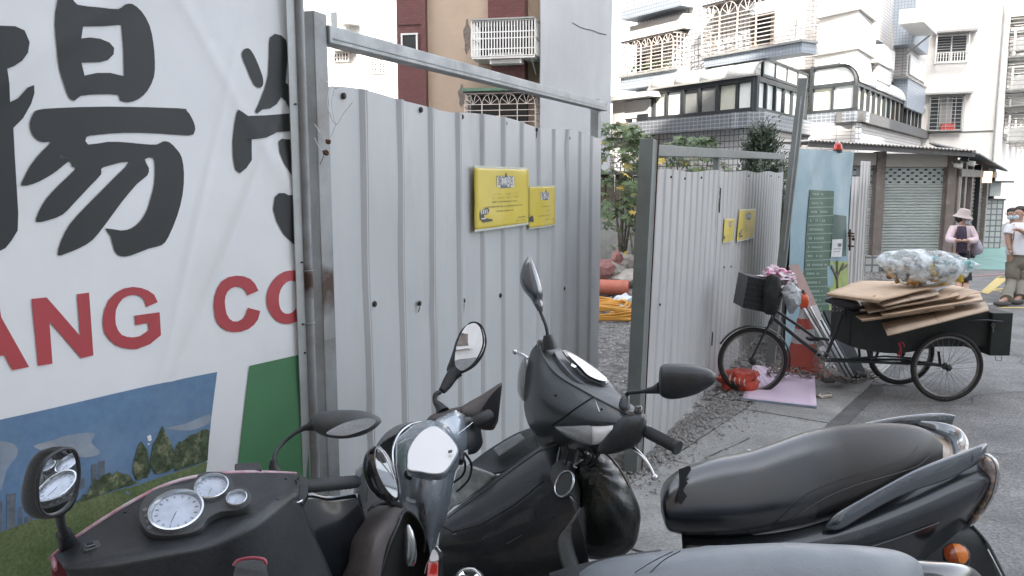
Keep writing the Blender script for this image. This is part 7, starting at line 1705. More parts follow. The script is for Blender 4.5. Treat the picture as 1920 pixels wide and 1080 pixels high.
# hidden lower body and wheel so that it stands on the ground
bs = P(560, 1200, 2.0); gz = V((bs.x, bs.y, 0)); dirs1 = V((.585, -.81, 0))
m_ = MB(); m_.tube([bs+V((0, 0, .1)), gz+V((0, 0, .5))], .06, 12); m_.build('steering_column', M['plastic'], s1, smooth=True)
m_ = MB(); m_.box(gz+dirs1*.45+V((0, 0, .3)), dirs1*.35, V((.81, .585, 0))*.14, (0, 0, .05)); m_.build('floorboard', M['plastic'], s1, bevel=.02)
pwheel(s1, gz+V((0, 0, .22)), (.81, .585, 0), .22); pwheel(s1, gz+dirs1*.9+V((0, 0, .22)), (.81, .585, 0), .22)

# ---- scooter two: gunmetal retro scooter with mitts
s2 = thing('motor_scooter', 'gunmetal retro scooter in the middle with a chrome edged head, oval mirrors and brown mitts', 'scooter', PZ(800, 1500))
cover = [[(768, 800, 2.50), (780, 794, 2.47), (800, 788, 2.45), (822, 790, 2.45), (842, 800, 2.49)],
         [(745, 822, 2.44), (765, 815, 2.39), (800, 806, 2.36), (838, 812, 2.38), (856, 828, 2.46)],
         [(738, 845, 2.41), (760, 840, 2.34), (798, 836, 2.30), (842, 840, 2.34), (862, 850, 2.44)],
         [(738, 872, 2.38), (760, 872, 2.30), (798, 872, 2.26), (840, 872, 2.31), (860, 872, 2.42)],
         [(744, 895, 2.35), (765, 898, 2.27), (798, 900, 2.24), (834, 896, 2.29), (853, 888, 2.40)],
         [(747, 915, 2.33), (768, 918, 2.26), (798, 922, 2.235), (830, 920, 2.28), (848, 916, 2.38)],
         [(748, 940, 2.32), (770, 944, 2.26), (797, 948, 2.24), (826, 948, 2.28), (843, 943, 2.38)],
         [(760, 960, 2.33), (776, 968, 2.28), (798, 974, 2.26), (822, 975, 2.3), (837, 970, 2.38)],
         [(782, 1000, 2.36), (791, 1005, 2.33), (801, 1010, 2.32), (812, 1010, 2.34), (822, 1005, 2.39)],
         [(796, 1050, 2.4), (799, 1052, 2.39), (803, 1054, 2.385), (808, 1054, 2.39), (812, 1050, 2.42)]]
patch(cover, 6).build('handlebar_cover', M['silver'], s2, smooth=70, solid=.004, offset=-1)
edge_l = [(747, 926, 2.32), (742, 895, 2.35), (737, 865, 2.375), (738, 838, 2.41), (750, 812, 2.46), (771, 796, 2.50), (797, 791, 2.52), (818, 791, 2.54), (838, 781, 2.57), (855, 771, 2.60)]
ptube(edge_l, 0, .0042, 'chrome_edge', 'chrome', s2)
patch([[(742, 815, 2.47), (755, 800, 2.52), (770, 795, 2.56), (800, 790, 2.58)], [(712, 835, 2.47), (722, 815, 2.54), (745, 800, 2.60), (780, 795, 2.63)], [(690, 870, 2.42), (700, 850, 2.5), (720, 840, 2.58), (760, 830, 2.65)], [(672, 905, 2.38), (685, 890, 2.46), (700, 880, 2.55), (745, 880, 2.62)], [(663, 945, 2.36), (675, 950, 2.40), (700, 940, 2.48), (745, 930, 2.55)], [(675, 975, 2.36), (690, 978, 2.4), (710, 975, 2.45), (745, 960, 2.5)]], 5).build('front_shell', M['cowl_top'], s2, smooth=True, solid=.004)
patch([[(668, 880, 2.36), (682, 868, 2.40), (694, 860, 2.46)], [(664, 915, 2.33), (676, 905, 2.36), (690, 900, 2.42)], [(664, 948, 2.33), (674, 948, 2.35), (688, 940, 2.42)]], 5).build('headlamp_glass', M['lens'], s2, smooth=True, solid=.004)
# right branch, switch and grip
ploft([(818, 788, 838, 842, 2.5, 2.44, .03), (836, 778, 858, 848, 2.56, 2.5, .035), (856, 771, 875, 843, 2.61, 2.55, .035), (873, 779, 886, 835, 2.64, 2.6, .03)], 22, 4).build('handlebar_branch', M['silver'], s2, smooth=True)
ploft([(868, 782, 878, 852, 2.62, 2.56, .03), (884, 783, 893, 848, 2.65, 2.6, .035), (897, 792, 903, 835, 2.68, 2.64, .03), (901, 800, 905, 825, 2.69, 2.66, .02)], 18, 3, 3).build('switch_housing', M['plastic'], s2, smooth=True)
ptube([(888, 790, 2.66), (905, 783, 2.72), (918, 777, 2.76)], 0, [.022, .022, .021], 'grip', 'grip', s2, 2)
for k in range(3): ptube([(858+9*k, 815-7*k, 2.52), (868+9*k, 806-7*k, 2.54)], 0, .0014, 'scratch_line', 'silver_light', s2, 1)
flatpoly([(852, 840), (872, 846), (868, 862), (850, 862)], 2.5, ntilt(862, 850, .8), 'lever_pivot', 'plastic', s2, .03, bev=.004)
# right mitt
o = ploft([(866, 762, 868, 782, 2.66, 2.66, .03), (882, 752, 888, 798, 2.72, 2.70, .06), (902, 741, 906, 806, 2.76, 2.74, .075), (922, 728, 924, 806, 2.80, 2.78, .08), (938, 718, 930, 798, 2.82, 2.8, .07), (942, 719, 934, 790, 2.83, 2.81, .065)], 22, 5).build('hand_mitt', M['mitt'], s2, smooth=True)
ploft([(905, 765, 908, 801, 2.675, 2.66, .006), (920, 742, 918, 802, 2.695, 2.68, .008), (935, 726, 928, 793, 2.72, 2.70, .008), (941, 722, 934, 784, 2.75, 2.73, .004)], 16, 4).build('mitt_opening', M['mitt_in'], o, smooth=True)
ploft([(792, 800, 800, 798, 2.62, 2.62, .02), (806, 780, 815, 795, 2.64, 2.64, .04), (826, 772, 832, 792, 2.66, 2.66, .05), (850, 765, 852, 786, 2.68, 2.68, .04), (870, 762, 870, 780, 2.68, 2.68, .03)], 14, 4).build('mitt_cuff', M['mitt'], o, smooth=True)
ptube([(892, 792, 2.60), (905, 785, 2.60), (919, 778, 2.62)], 0, [.021, .021, .020], 'grip_end', 'grip', s2, 2)
# instrument panel
on_ = sm([(764, 866), (766, 846), (779, 822), (796, 806), (815, 800), (834, 811), (851, 830), (857, 845), (850, 862), (833, 885), (812, 889), (788, 885), (766, 881)], 3)
nI = refl(808, 845, 2.25, V((.1, -2.0, 12)))
def offs(pts, k): 
    cx = sum(p[0] for p in pts)/len(pts); cy = sum(p[1] for p in pts)/len(pts); return [(cx+(x-cx)*k, cy+(y-cy)*k) for x, y in pts]
nP = ntilt(808, 845, .86, -6)
flatpoly(offs(on_, 1.06), 2.262, nP, 'instrument_bezel', 'silver', s2, .03, 0, bev=.004)
cl2 = flatpoly(on_, 2.245, nP, 'instrument_glass', 'lcd', s2, .006, .003, bev=.002)
flatpoly([(840, 847), (848, 845), (848, 850), (841, 852)], 2.235, nP, 'display_mark', 'notice_ink', s2, .001, .006)
m_ = MB(); m_.lathe(P(769, 889, 2.268), ntilt(769, 889, .9), [(.017, -.002), (.017, .001), (0, .0012)], 20, e1=(1, 0, 0)); m_.build('key_slot', M['mitt_in'], s2)
flatpoly([(761, 934), (766, 931), (770, 937), (779, 938), (781, 943), (776, 945), (762, 941)], 2.245, ntilt(770, 938, .9), 'badge', 'pod', s2, .004, .004)
for a, b_ in (((788, 942), (796, 955)), ((794, 944), (798, 965)), ((789, 950), (790, 962))): ptube([(a[0], a[1], 2.23), (b_[0], b_[1], 2.23)], 0, .0025, 'key_ring', 'plastic', s2, 1)
# mirrors
m_ = ploft([(884, 603, 893, 604, 2.78, 2.78, .006), (866, 617, 903, 612, 2.78, 2.78, .02), (855, 638, 911, 630, 2.78, 2.78, .03), (849, 658, 911, 652, 2.78, 2.78, .032), (843, 676, 903, 672, 2.77, 2.77, .03), (838, 689, 888, 689, 2.76, 2.76, .024), (838, 696, 868, 700, 2.75, 2.75, .018), (845, 700, 856, 702, 2.74, 2.74, .012)], 22, 5); mh = m_.build('mirror', M['plastic'], s2, smooth=True)
o2 = sm([(888, 604), (902, 610), (909, 625), (911, 645), (904, 664), (890, 682), (869, 695), (857, 690), (853, 678), (855, 655), (862, 632), (874, 612)], 4)
nm2 = refl(882, 650, 2.74, V((6, -8, 1.2)))
tiltplate(o2, 2.735, nm2, mh, curve=.5); ptube([(p[0], p[1], 2.737) for p in o2+[o2[0]]], 0, .003, 'mirror_rim', 'plastic', mh, 1, 8)
ptube([(858, 695, 2.75), (848, 704, 2.74), (838, 720, 2.72), (829, 733, 2.70)], 0, [.024, .022, .019, .013], 'mirror_neck', 'plastic', mh, 3)
ptube([(826, 735, 2.70), (817, 740, 2.69), (816, 752, 2.68), (824, 762, 2.67), (830, 772, 2.66)], 0, [.008, .009, .009, .016, .024], 'mirror_stem', 'plastic', s2)
m_ = ploft([(700, 837, 712, 836, 2.10, 2.10, .008), (686, 850, 726, 850, 2.10, 2.10, .022), (680, 873, 737, 873, 2.10, 2.10, .03), (682, 895, 744, 895, 2.10, 2.10, .032), (691, 915, 748, 915, 2.10, 2.10, .028), (706, 931, 749, 930, 2.10, 2.10, .02), (722, 940, 746, 940, 2.10, 2.10, .01)], 22, 5); mh = m_.build('mirror', M['gloss'], s2, smooth=True)
o3 = sm([(705, 841), (716, 847), (728, 868), (738, 893), (744, 918), (744, 932), (735, 928), (722, 912), (710, 888), (703, 862)], 4)
tiltplate(o3, 2.064, refl(725, 888, 2.06, V((5, -1, 8))), mh); ptube([(p[0], p[1], 2.066) for p in o3+[o3[0]]], 0, .0022, 'mirror_rim', 'silver_light', mh, 1, 8)
ptube([(728, 935, 2.12), (738, 944, 2.16), (748, 950, 2.2)], 0, [.012, .009, .012], 'mirror_stem', 'plastic', s2)
# left mitt and lever
mo = patch([[(676, 962, 2.28), (700, 952, 2.2), (730, 950, 2.16), (758, 957, 2.17)], [(655, 1000, 2.24), (682, 985, 2.12), (715, 975, 2.07), (746, 985, 2.10)], [(632, 1050, 2.2), (665, 1035, 2.05), (700, 1020, 2.0), (730, 1022, 2.05)], [(610, 1110, 2.18), (650, 1100, 2.03), (685, 1080, 1.98), (712, 1080, 2.02)], [(600, 1180, 2.18), (640, 1180, 2.05), (675, 1170, 2.0), (705, 1160, 2.04)]], 6)
for i, v in enumerate(mo.v): mo.v[i] = v+V((noise.noise(v*14), noise.noise(v*14+V((3, 3, 3))), noise.noise(v*14+V((7, 7, 7)))))*.012
mt = mo.build('hand_mitt', M['mitt'], s2, smooth=True, solid=.004)
patch([[(758, 957, 2.18), (775, 965, 2.20), (792, 990, 2.24)], [(746, 985, 2.16), (775, 1000, 2.30), (804, 1025, 2.27)], [(730, 1022, 2.12), (765, 1040, 2.32), (806, 1060, 2.29)], [(712, 1080, 2.1), (750, 1100, 2.3), (800, 1110, 2.3)], [(705, 1160, 2.1), (750, 1170, 2.3), (790, 1180, 2.3)]], 5).build('mitt_lining', M['mitt_in'], mt, smooth=True, solid=.003)
ptube([(712, 1080, 2.02), (730, 1022, 2.05), (746, 985, 2.09), (758, 960, 2.15), (772, 962, 2.18), (790, 985, 2.22), (797, 1010, 2.24), (795, 1035, 2.26)], 0, .0032, 'mitt_piping', 'plastic', mt)
ploft([(762, 984, 768, 984, 2.12, 2.12, .004), (758, 998, 775, 996, 2.12, 2.12, .012), (758, 1020, 780, 1018, 2.12, 2.12, .014), (759, 1050, 781, 1048, 2.13, 2.13, .012), (764, 1062, 776, 1062, 2.14, 2.14, .006)], 16, 4).build('brake_lever', M['silver_light'], s2, smooth=True)
for l in ([(700, 952, 2.17), (712, 945, 2.18), (730, 944, 2.18), (745, 950, 2.17)], [(690, 960, 2.18), (705, 946, 2.19), (720, 940, 2.2)]): ptube(l, 0, .007, 'cable_loop', 'plastic', s2)
# lower left cuff and apron of the scooter
patch([[(662, 985, 2.3), (640, 1010, 2.32), (625, 1030, 2.34)], [(650, 1010, 2.22), (622, 1035, 2.24), (600, 1060, 2.26)], [(640, 1050, 2.16), (600, 1070, 2.18), (565, 1095, 2.2)], [(640, 1180, 2.16), (590, 1190, 2.18), (540, 1200, 2.2)]], 5).build('mitt_cuff', M['mitt'], mt, smooth=True, solid=.004)
flatpoly(sm([(622, 1022), (636, 1008), (644, 1012), (640, 1024), (628, 1030)], 3), 2.19, ntilt(632, 1018, .9), 'cuff_buckle', 'cowl_top', mt, .006)
# red tag hanging from the keys
rt = thing('key_pouch', 'small red and white tag hanging on a chain from the middle scooter', 'tag', P(812, 1060, 2.2))
flatpoly([(802, 1052), (822, 1050), (820, 1110), (798, 1110)], 2.2, ntilt(810, 1065, .9), 'red_tag', 'red_tag' if 'red_tag' in M else 'beacon', rt, .01, bev=.002)
flatpoly(sm([(806, 1052), (808, 1038), (813, 1030), (820, 1036), (822, 1050)], 2), 2.2, ntilt(812, 1042, .9), 'white_tag_end', 'notice_white', rt, .008)
ptube([(812, 1030, 2.2), (818, 1024, 2.2), (826, 1034, 2.2), (834, 1040, 2.22)], 0, .0018, 'chain', 'chrome', rt); ptube([(806, 1046, 2.19), (800, 1058, 2.19), (796, 1075, 2.19)], 0, .0018, 'chain', 'chrome', rt)
bs = P(800, 1040, 2.42); gz = V((bs.x, bs.y+.05, 0)); dr = V((.75, -.66, 0)); sd = V((.66, .75, 0))
m_ = MB(); m_.tube([bs, gz+V((0, 0, .45))], .05, 12); m_.build('steering_column', M['plastic'], s2, smooth=True)
m_ = MB(); m_.box(gz+dr*.4+V((0, 0, .3)), dr*.35, sd*.14, (0, 0, .05)); m_.build('floorboard', M['plastic'], s2, bevel=.02)
pwheel(s2, gz+V((0, 0, .22)), sd, .22); pwheel(s2, gz+dr*.8+V((0, 0, .22)), sd, .22)

for l in ([(862, 852, 2.5), (872, 868, 2.55), (868, 890, 2.6), (850, 905, 2.6)], [(872, 850, 2.5), (884, 872, 2.56), (878, 900, 2.62), (856, 922, 2.62)], [(742, 955, 2.2), (752, 962, 2.2), (765, 975, 2.24), (775, 1000, 2.3)]): ptube(l, 0, .004, 'control_cable', 'plastic', s2)
# ---- scooter three: black sport scooter with long seat
s3 = thing('motor_scooter', 'black sport scooter facing left with long vinyl seat, grab rail and turned handlebar', 'scooter', PZ(1300, 1350))
cw = [[(1011, 641, 2.98), (1019, 668, 2.92), (1044, 701, 2.83), (1094, 732, 2.69), (1148, 761, 2.53), (1190, 781, 2.43)],
      [(995, 660, 3.0), (1006, 697, 2.88), (1036, 732, 2.76), (1090, 757, 2.61), (1146, 775, 2.48), (1194, 789, 2.40)],
      [(985, 705, 3.0), (1000, 738, 2.85), (1036, 765, 2.70), (1088, 780, 2.56), (1144, 788, 2.45), (1198, 796, 2.385)],
      [(982, 760, 3.0), (1002, 780, 2.87), (1040, 795, 2.71), (1088, 797, 2.565), (1142, 797, 2.45), (1200, 806, 2.385)],
      [(990, 795, 3.06), (1012, 808, 2.93), (1046, 815, 2.77), (1090, 822, 2.62), (1140, 822, 2.49), (1198, 822, 2.41)],
      [(1000, 808, 3.12), (1020, 822, 3.0), (1055, 838, 2.86), (1095, 846, 2.70), (1140, 845, 2.56), (1190, 838, 2.46)]]
cwo = patch(cw, 6).build('handlebar_cowl', M['cowl'], s3, smooth=60, solid=.004, offset=-1)
patch([[(1011, 641, 2.98), (1019, 668, 2.92), (1044, 701, 2.83), (1094, 732, 2.69), (1148, 761, 2.53), (1190, 781, 2.43)],
       [(1020, 640, 3.0), (1040, 664, 2.95), (1070, 692, 2.87), (1115, 722, 2.74), (1160, 751, 2.58), (1203, 779, 2.45)],
       [(1036, 645, 3.03), (1060, 660, 3.0), (1101, 690, 2.92), (1138, 718, 2.80), (1180, 755, 2.63), (1213, 779, 2.48)]], 6).build('dash_top', M['cowl_top'], s3, smooth=60, solid=.012, offset=-1)
onsurf(cwo, [(1112, 745), (1080, 766), (1055, 784), (1036, 797)], .003, 'panel_seam', 'mitt_in')
onsurf(cwo, [(1115, 748), (1124, 772)], .0012, 'scratch', 'silver_light')
onsurf(cwo, [(1150, 752), (1160, 770)], .0009, 'scratch', 'pod')
ptube([(1011, 640, 2.975), (1019, 668, 2.915), (1044, 701, 2.825), (1094, 732, 2.685), (1148, 761, 2.525), (1188, 780, 2.425)], 0, .004, 'dash_edge', 'cowl_top', s3)
nd = (P(1060, 672, 2.98)-P(1120, 740, 2.75)).cross(P(1138, 718, 2.8)-P(1094, 732, 2.69)).normalized()
if nd.dot(C0-P(1100, 700, 2.85)) < 0: nd = -nd
pod = flatpoly(sm([(1036, 667), (1050, 664), (1075, 671), (1108, 693), (1136, 715), (1152, 737), (1156, 746), (1143, 748), (1124, 741), (1103, 730), (1082, 720), (1060, 698)], 3), 2.82, nd, 'instrument_pod', 'pod', s3, .02, .014, bev=.004)
flatpoly(sm([(1052, 668), (1066, 670), (1090, 684), (1118, 704), (1136, 722), (1137, 728), (1126, 731), (1108, 724), (1094, 716), (1078, 700)], 3), 2.81, nd, 'display_hood', 'gloss', pod, .006, .022, bev=.001)
flatpoly(sm([(1060, 675), (1072, 678), (1090, 689), (1115, 707), (1133, 722), (1131, 727), (1116, 724), (1098, 715), (1084, 700)], 3), 2.805, nd, 'display_glass', 'lcd', pod, .002, .027)
flatpoly([(1068, 693), (1078, 699), (1074, 702), (1067, 698)], 2.80, nd, 'display_tab', 'silver_light', pod, .002, .026)
flatpoly(sm([(1120, 752), (1178, 782), (1192, 790), (1140, 793), (1062, 795), (1085, 776)], 2), 2.515, (P(1120, 752, 2.6)-P(1062, 795, 2.625)).cross(P(1178, 785, 2.42)-P(1062, 795, 2.625)).normalized()*1, 'side_panel', 'plastic_grey', s3, .003, 0) if False else None
ploft([(980, 672, 986, 670, 3.0, 3.0, .03), (973, 690, 988, 688, 3.0, 3.0, .05), (970, 712, 988, 710, 3.0, 3.0, .06), (970, 734, 988, 734, 3.0, 3.0, .05), (977, 751, 988, 752, 3.0, 3.0, .03)], 18, 5).build('headlamp_lens', M['lens'], s3, smooth=True)
# turn signal
sig = ploft([(1041, 800, 1042, 803, 2.72, 2.72, .01), (1058, 799, 1062, 817, 2.66, 2.66, .03), (1084, 798, 1088, 829, 2.58, 2.58, .035), (1112, 797, 1116, 834, 2.52, 2.52, .03), (1136, 797, 1137, 825, 2.47, 2.47, .025), (1150, 797, 1148, 812, 2.44, 2.44, .02), (1158, 798, 1158, 803, 2.43, 2.43, .008)], 20, 5).build('turn_signal', M['lens_glint'], s3, smooth=True)
ploft([(1040, 799, 1042, 804, 2.70, 2.70, .01), (1058, 798, 1062, 819, 2.64, 2.64, .03), (1084, 797, 1087, 830, 2.56, 2.56, .035), (1106, 797, 1108, 833, 2.51, 2.51, .02), (1110, 805, 1111, 825, 2.5, 2.5, .004)], 20, 5).build('smoked_lens', M['lens'], sig, smooth=True)
ploft([(1122, 836, 1120, 848, 2.5, 2.5, .02), (1145, 800, 1142, 848, 2.45, 2.47, .04), (1170, 782, 1168, 843, 2.42, 2.43, .05), (1195, 775, 1192, 833, 2.40, 2.41, .05), (1208, 779, 1204, 820, 2.39, 2.40, .04), (1213, 783, 1211, 800, 2.39, 2.39, .02)], 20, 4, 2.8).build('switch_housing', M['plastic'], s3, smooth=True)
for (x, y) in ((1197, 767), (1185, 776)):
    m_ = MB(); m_.lathe(P(x, y, 2.41), UP, [(.012, -.01), (.012, .006), (.008, .01), (0, .011)], 14); m_.build('switch_button', M['gloss'], s3, smooth=True)
ga, gb_ = P(1206, 806, 2.39), P(1272, 840, 2.30)
m_ = MB(); m_.tube([ga, ga+(gb_-ga)*.93, ga+(gb_-ga)*.95, gb_], [.0175, .0175, .022, .021], 20); gp = m_.build('grip', M['grip'], s3, smooth=50)
m_ = MB(); ax_ = (gb_-ga).normalized(); u = ax_.orthogonal().normalized(); w2 = ax_.cross(u)
for k in range(16): a = 2*pi*k/16; d = u*cos(a)+w2*sin(a); m_.bar(ga+d*.0175+ax_*.02, ga+d*.0175+(gb_-ga)*.88, .003, .002, d)
m_.build('grip_ribs', M['grip'], gp)['kind'] = 'stuff'
ptube([(1150, 836, 2.46), (1168, 833, 2.43), (1188, 842, 2.40), (1206, 858, 2.37), (1218, 876, 2.35), (1226, 892, 2.34)], 0, [.008, .0075, .007, .0062, .0055, .005], 'brake_lever', 'chrome', s3)
m_ = MB(); m_.blob(P(1227, 895, 2.34), .0105, 1, 0, 2); m_.build('lever_ball', M['chrome'], s3, smooth=True)
ptube([(990, 672, 3.08), (978, 664, 3.1), (966, 661, 3.12)], 0, .006, 'far_lever', 'chrome', s3); m_ = MB(); m_.blob(P(965, 660, 3.12), .011, 1, 0, 2); m_.build('lever_ball', M['chrome'], s3, smooth=True)
for l in ([(1105, 842, 2.62), (1112, 856, 2.64), (1100, 870, 2.7), (1086, 872, 2.74)], [(1120, 846, 2.58), (1118, 862, 2.62), (1104, 878, 2.7), (1092, 885, 2.75)], [(1062, 832, 2.72), (1066, 850, 2.72), (1060, 872, 2.74)]): ptube(l, 0, .0038, 'control_cable', 'plastic', s3)
for (x, y) in ((1128, 768), (1180, 786), (1042, 742)): onsurf(cwo, [(x-1.6, y), (x, y), (x+1.6, y)], .0035, 'panel_screw', 'mitt_in', n=2)
# mirrors
ptube([(1031, 655, 2.93), (1029, 640, 2.93), (1027, 628, 2.93)], 0, [.029, .024, .016], 'stem_boot', 'plastic', s3, 2)
m_ = MB(); m_.lathe(P(1017, 645, 2.97), UP, [(.02, -.02), (.02, .01), (.014, .016), (0, .017)], 16); m_.build('fluid_cap', M['gloss'], s3, smooth=True)
ptube([(1027, 630, 2.93), (1024, 612, 2.94), (1017, 594, 2.96), (1013, 584, 2.97)], 0, .0065, 'mirror_stem', 'plastic', s3)
mh = ploft([(990, 481, 995, 481, 2.98, 2.98, .004), (981, 494, 1001, 493, 2.98, 2.98, .02), (975, 513, 1008, 511, 2.98, 2.98, .035), (975, 530, 1014, 530, 2.98, 2.98, .04), (982, 546, 1018, 550, 2.98, 2.98, .038), (994, 560, 1017, 562, 2.98, 2.98, .025), (1001, 572, 1018, 573, 2.97, 2.97, .016), (1008, 584, 1018, 584, 2.97, 2.97, .011)], 22, 5).build('mirror', M['gloss2'], s3, smooth=True)
ploft([(1172, 738, 1180, 741, 2.52, 2.52, .015), (1164, 746, 1181, 748, 2.5, 2.5, .022), (1160, 760, 1181, 764, 2.48, 2.48, .024), (1163, 768, 1178, 769, 2.47, 2.47, .018)], 16, 4).build('stem_boot', M['plastic'], s3, smooth=True)
ptube([(1174, 742, 2.51), (1178, 737, 2.50), (1196, 735, 2.46), (1214, 733, 2.42)], 0, .0065, 'mirror_stem', 'plastic', s3)
ptube([(1212, 733, 2.42), (1226, 731, 2.40), (1240, 727, 2.38)], 0, [.009, .012, .02], 'mirror_neck', 'plastic', s3, 2)
ploft([(1235, 708, 1236, 738, 2.37, 2.37, .025), (1238, 688, 1242, 744, 2.365, 2.365, .045), (1250, 682, 1256, 748, 2.36, 2.36, .05), (1272, 682, 1278, 746, 2.35, 2.35, .055), (1300, 684, 1304, 739, 2.34, 2.34, .055), (1322, 689, 1322, 730, 2.335, 2.335, .045), (1337, 696, 1336, 721, 2.33, 2.33, .03), (1343, 704, 1343, 712, 2.33, 2.33, .012)], 24, 5, 2.3).build('mirror', M['plastic'], s3, smooth=True)
# front body
patch([[(1000, 805, 3.15), (1040, 812, 3.0), (1085, 830, 2.85), (1130, 845, 2.7)], [(1000, 860, 3.2), (1045, 860, 2.95), (1090, 870, 2.8), (1105, 880, 2.78)], [(1020, 940, 3.2), (1050, 930, 2.95), (1080, 930, 2.85), (1095, 930, 2.82)]], 5).build('steering_neck', M['plastic'], s3, smooth=True, solid=.01)
fbo = patch([[(835, 968, 2.92), (895, 922, 2.94), (955, 876, 2.95), (1012, 838, 2.94), (1046, 828, 2.90), (1052, 850, 2.86)],
       [(828, 985, 2.82), (895, 950, 2.82), (955, 908, 2.82), (1010, 872, 2.81), (1035, 868, 2.79), (1048, 880, 2.77)],
       [(822, 1020, 2.76), (890, 1000, 2.74), (950, 970, 2.72), (1000, 935, 2.71), (1030, 915, 2.70), (1050, 905, 2.69)],
       [(820, 1080, 2.76), (890, 1070, 2.72), (950, 1055, 2.69), (1005, 1030, 2.66), (1050, 1000, 2.64), (1085, 965, 2.63)],
       [(820, 1200, 2.8), (890, 1200, 2.76), (960, 1200, 2.72), (1030, 1190, 2.68), (1080, 1150, 2.64), (1110, 1090, 2.62)]], 6).build('front_body', M['satin'], s3, smooth=70, solid=.006, offset=-1)
onsurf(fbo, [(838, 972), (895, 930), (955, 885), (1010, 846), (1044, 834)], .0028, 'edge_highlight', 'pod')  # paler line drawn as the highlight along the top edge
onsurf(fbo, [(828, 985), (850, 998), (900, 985), (960, 950), (1020, 902)], .0016, 'panel_seam', 'mitt_in')
onsurf(fbo, [(850, 1003), (853, 1003), (856, 1003)], .0045, 'panel_screw', 'pod', n=2)
for a_, b_ in (((905, 1010), (925, 995)), ((950, 1020), (978, 1003)), ((880, 960), (893, 948)), ((985, 905), (1000, 899))): onsurf(fbo, [a_, b_], .0009, 'scratch', 'pod')
patch([[(872, 878, 3.05), (915, 845, 3.10), (965, 815, 3.15), (1005, 800, 3.18)], [(890, 880, 3.0), (930, 868, 3.03), (975, 845, 3.05), (1012, 832, 3.03)], [(905, 890, 2.98), (945, 885, 2.98), (985, 862, 2.98), (1020, 845, 2.96)]], 5).build('front_fairing', M['plastic'], s3, smooth=True, solid=.006)
patch([[(925, 842, 3.06), (950, 826, 3.07), (975, 813, 3.08)], [(935, 855, 3.0), (962, 838, 3.01), (985, 822, 3.02)]], 4).build('position_lamp', M['lens'], s3, smooth=True, solid=.004)
patch([[(858, 882, 3.02), (880, 872, 3.0), (935, 892, 2.965)], [(848, 920, 3.0), (870, 910, 2.98), (905, 915, 2.96)], [(838, 962, 2.99), (850, 950, 2.97), (862, 945, 2.955)]], 4).build('headlight_glass', M['clear_grey'], s3, smooth=True, solid=.004)
ptube([(942, 872, 3.02), (955, 861, 3.02)], 0, .003, 'orange_reflection', 'tail_warm', s3, 1) if False else None
patch([[(1030, 880, 2.78), (1055, 862, 2.76), (1090, 880, 2.80), (1100, 900, 2.84)], [(1035, 905, 2.70), (1060, 900, 2.68), (1085, 915, 2.70), (1092, 935, 2.76)], [(1048, 930, 2.67), (1070, 930, 2.65), (1085, 945, 2.66), (1088, 960, 2.72)]], 5).build('lock_panel', M['plastic_grey'], s3, smooth=True, solid=.004)
nk = ntilt(1058, 907, .62, -65); c = P(1058, 907, 2.655); R = 27*2.655/FPX
m_ = MB(); m_.torus(c, nk, R*.92, .0042, 36, 8); m_.build('lock_ring', M['silver_light'], s3, smooth=True)
m_ = MB(); m_.lathe(c, nk, [(R*.85, -.004), (R*.8, -.002), (0, -.001)], 24); m_.build('lock_cover', M['plastic_grey'], s3)
ptube([(1083, 878, 2.72), (1076, 874, 2.73), (1088, 866, 2.72), (1094, 862, 2.71)], 0, .0045, 'bag_hook', 'chrome', s3)
ptube([(1088, 952, 2.64), (1075, 975, 2.63), (1062, 992, 2.63)], 0, .005, 'shield_edge', 'pod', s3)
patch([[(1062, 990, 2.62), (1075, 985, 2.64), (1085, 1000, 2.68)], [(1045, 1018, 2.60), (1068, 1015, 2.62), (1090, 1040, 2.68)], [(1060, 1080, 2.58), (1085, 1080, 2.6), (1105, 1100, 2.66)]], 4).build('tunnel_panel', M['plastic_grey'], s3, smooth=True, solid=.005)
# seat: the pillion half is dustier than the polished front
sm_ = M['seat']; nt_ = sm_.node_tree; bs_ = nt_.nodes['Principled BSDF']; lk = bs_.inputs['Base Color'].links[0].from_socket
tc_ = nt_.nodes.new('ShaderNodeTexCoord'); sp_ = nt_.nodes.new('ShaderNodeSeparateXYZ'); nt_.links.new(tc_.outputs['Object'], sp_.inputs[0])
mr_ = nt_.nodes.new('ShaderNodeMapRange'); nt_.links.new(sp_.outputs[0], mr_.inputs[0]); mr_.inputs[1].default_value = P(1490, 870, 3.0).x-basis[s3].x; mr_.inputs[2].default_value = P(1570, 870, 3.05).x-basis[s3].x
mx_ = nt_.nodes.new('ShaderNodeMix'); mx_.data_type = 'RGBA'; nt_.links.new(mr_.outputs[0], mx_.inputs[0]); nt_.links.new(lk, mx_.inputs[6]); mx_.inputs[7].default_value = (.036, .033, .031, 1); nt_.links.new(mx_.outputs[2], bs_.inputs['Base Color'])
m2_ = nt_.nodes.new('ShaderNodeMapRange'); nt_.links.new(mr_.outputs[0], m2_.inputs[0]); m2_.inputs[3].default_value = .2; m2_.inputs[4].default_value = .5; nt_.links.new(m2_.outputs[0], bs_.inputs['Roughness'])
m3_ = nt_.nodes.new('ShaderNodeMapRange'); nt_.links.new(mr_.outputs[0], m3_.inputs[0]); m3_.inputs[3].default_value = .7; m3_.inputs[4].default_value = .05; nt_.links.new(m3_.outputs[0], bs_.inputs['Coat Weight']); bs_.inputs['Coat Roughness'].default_value = .25
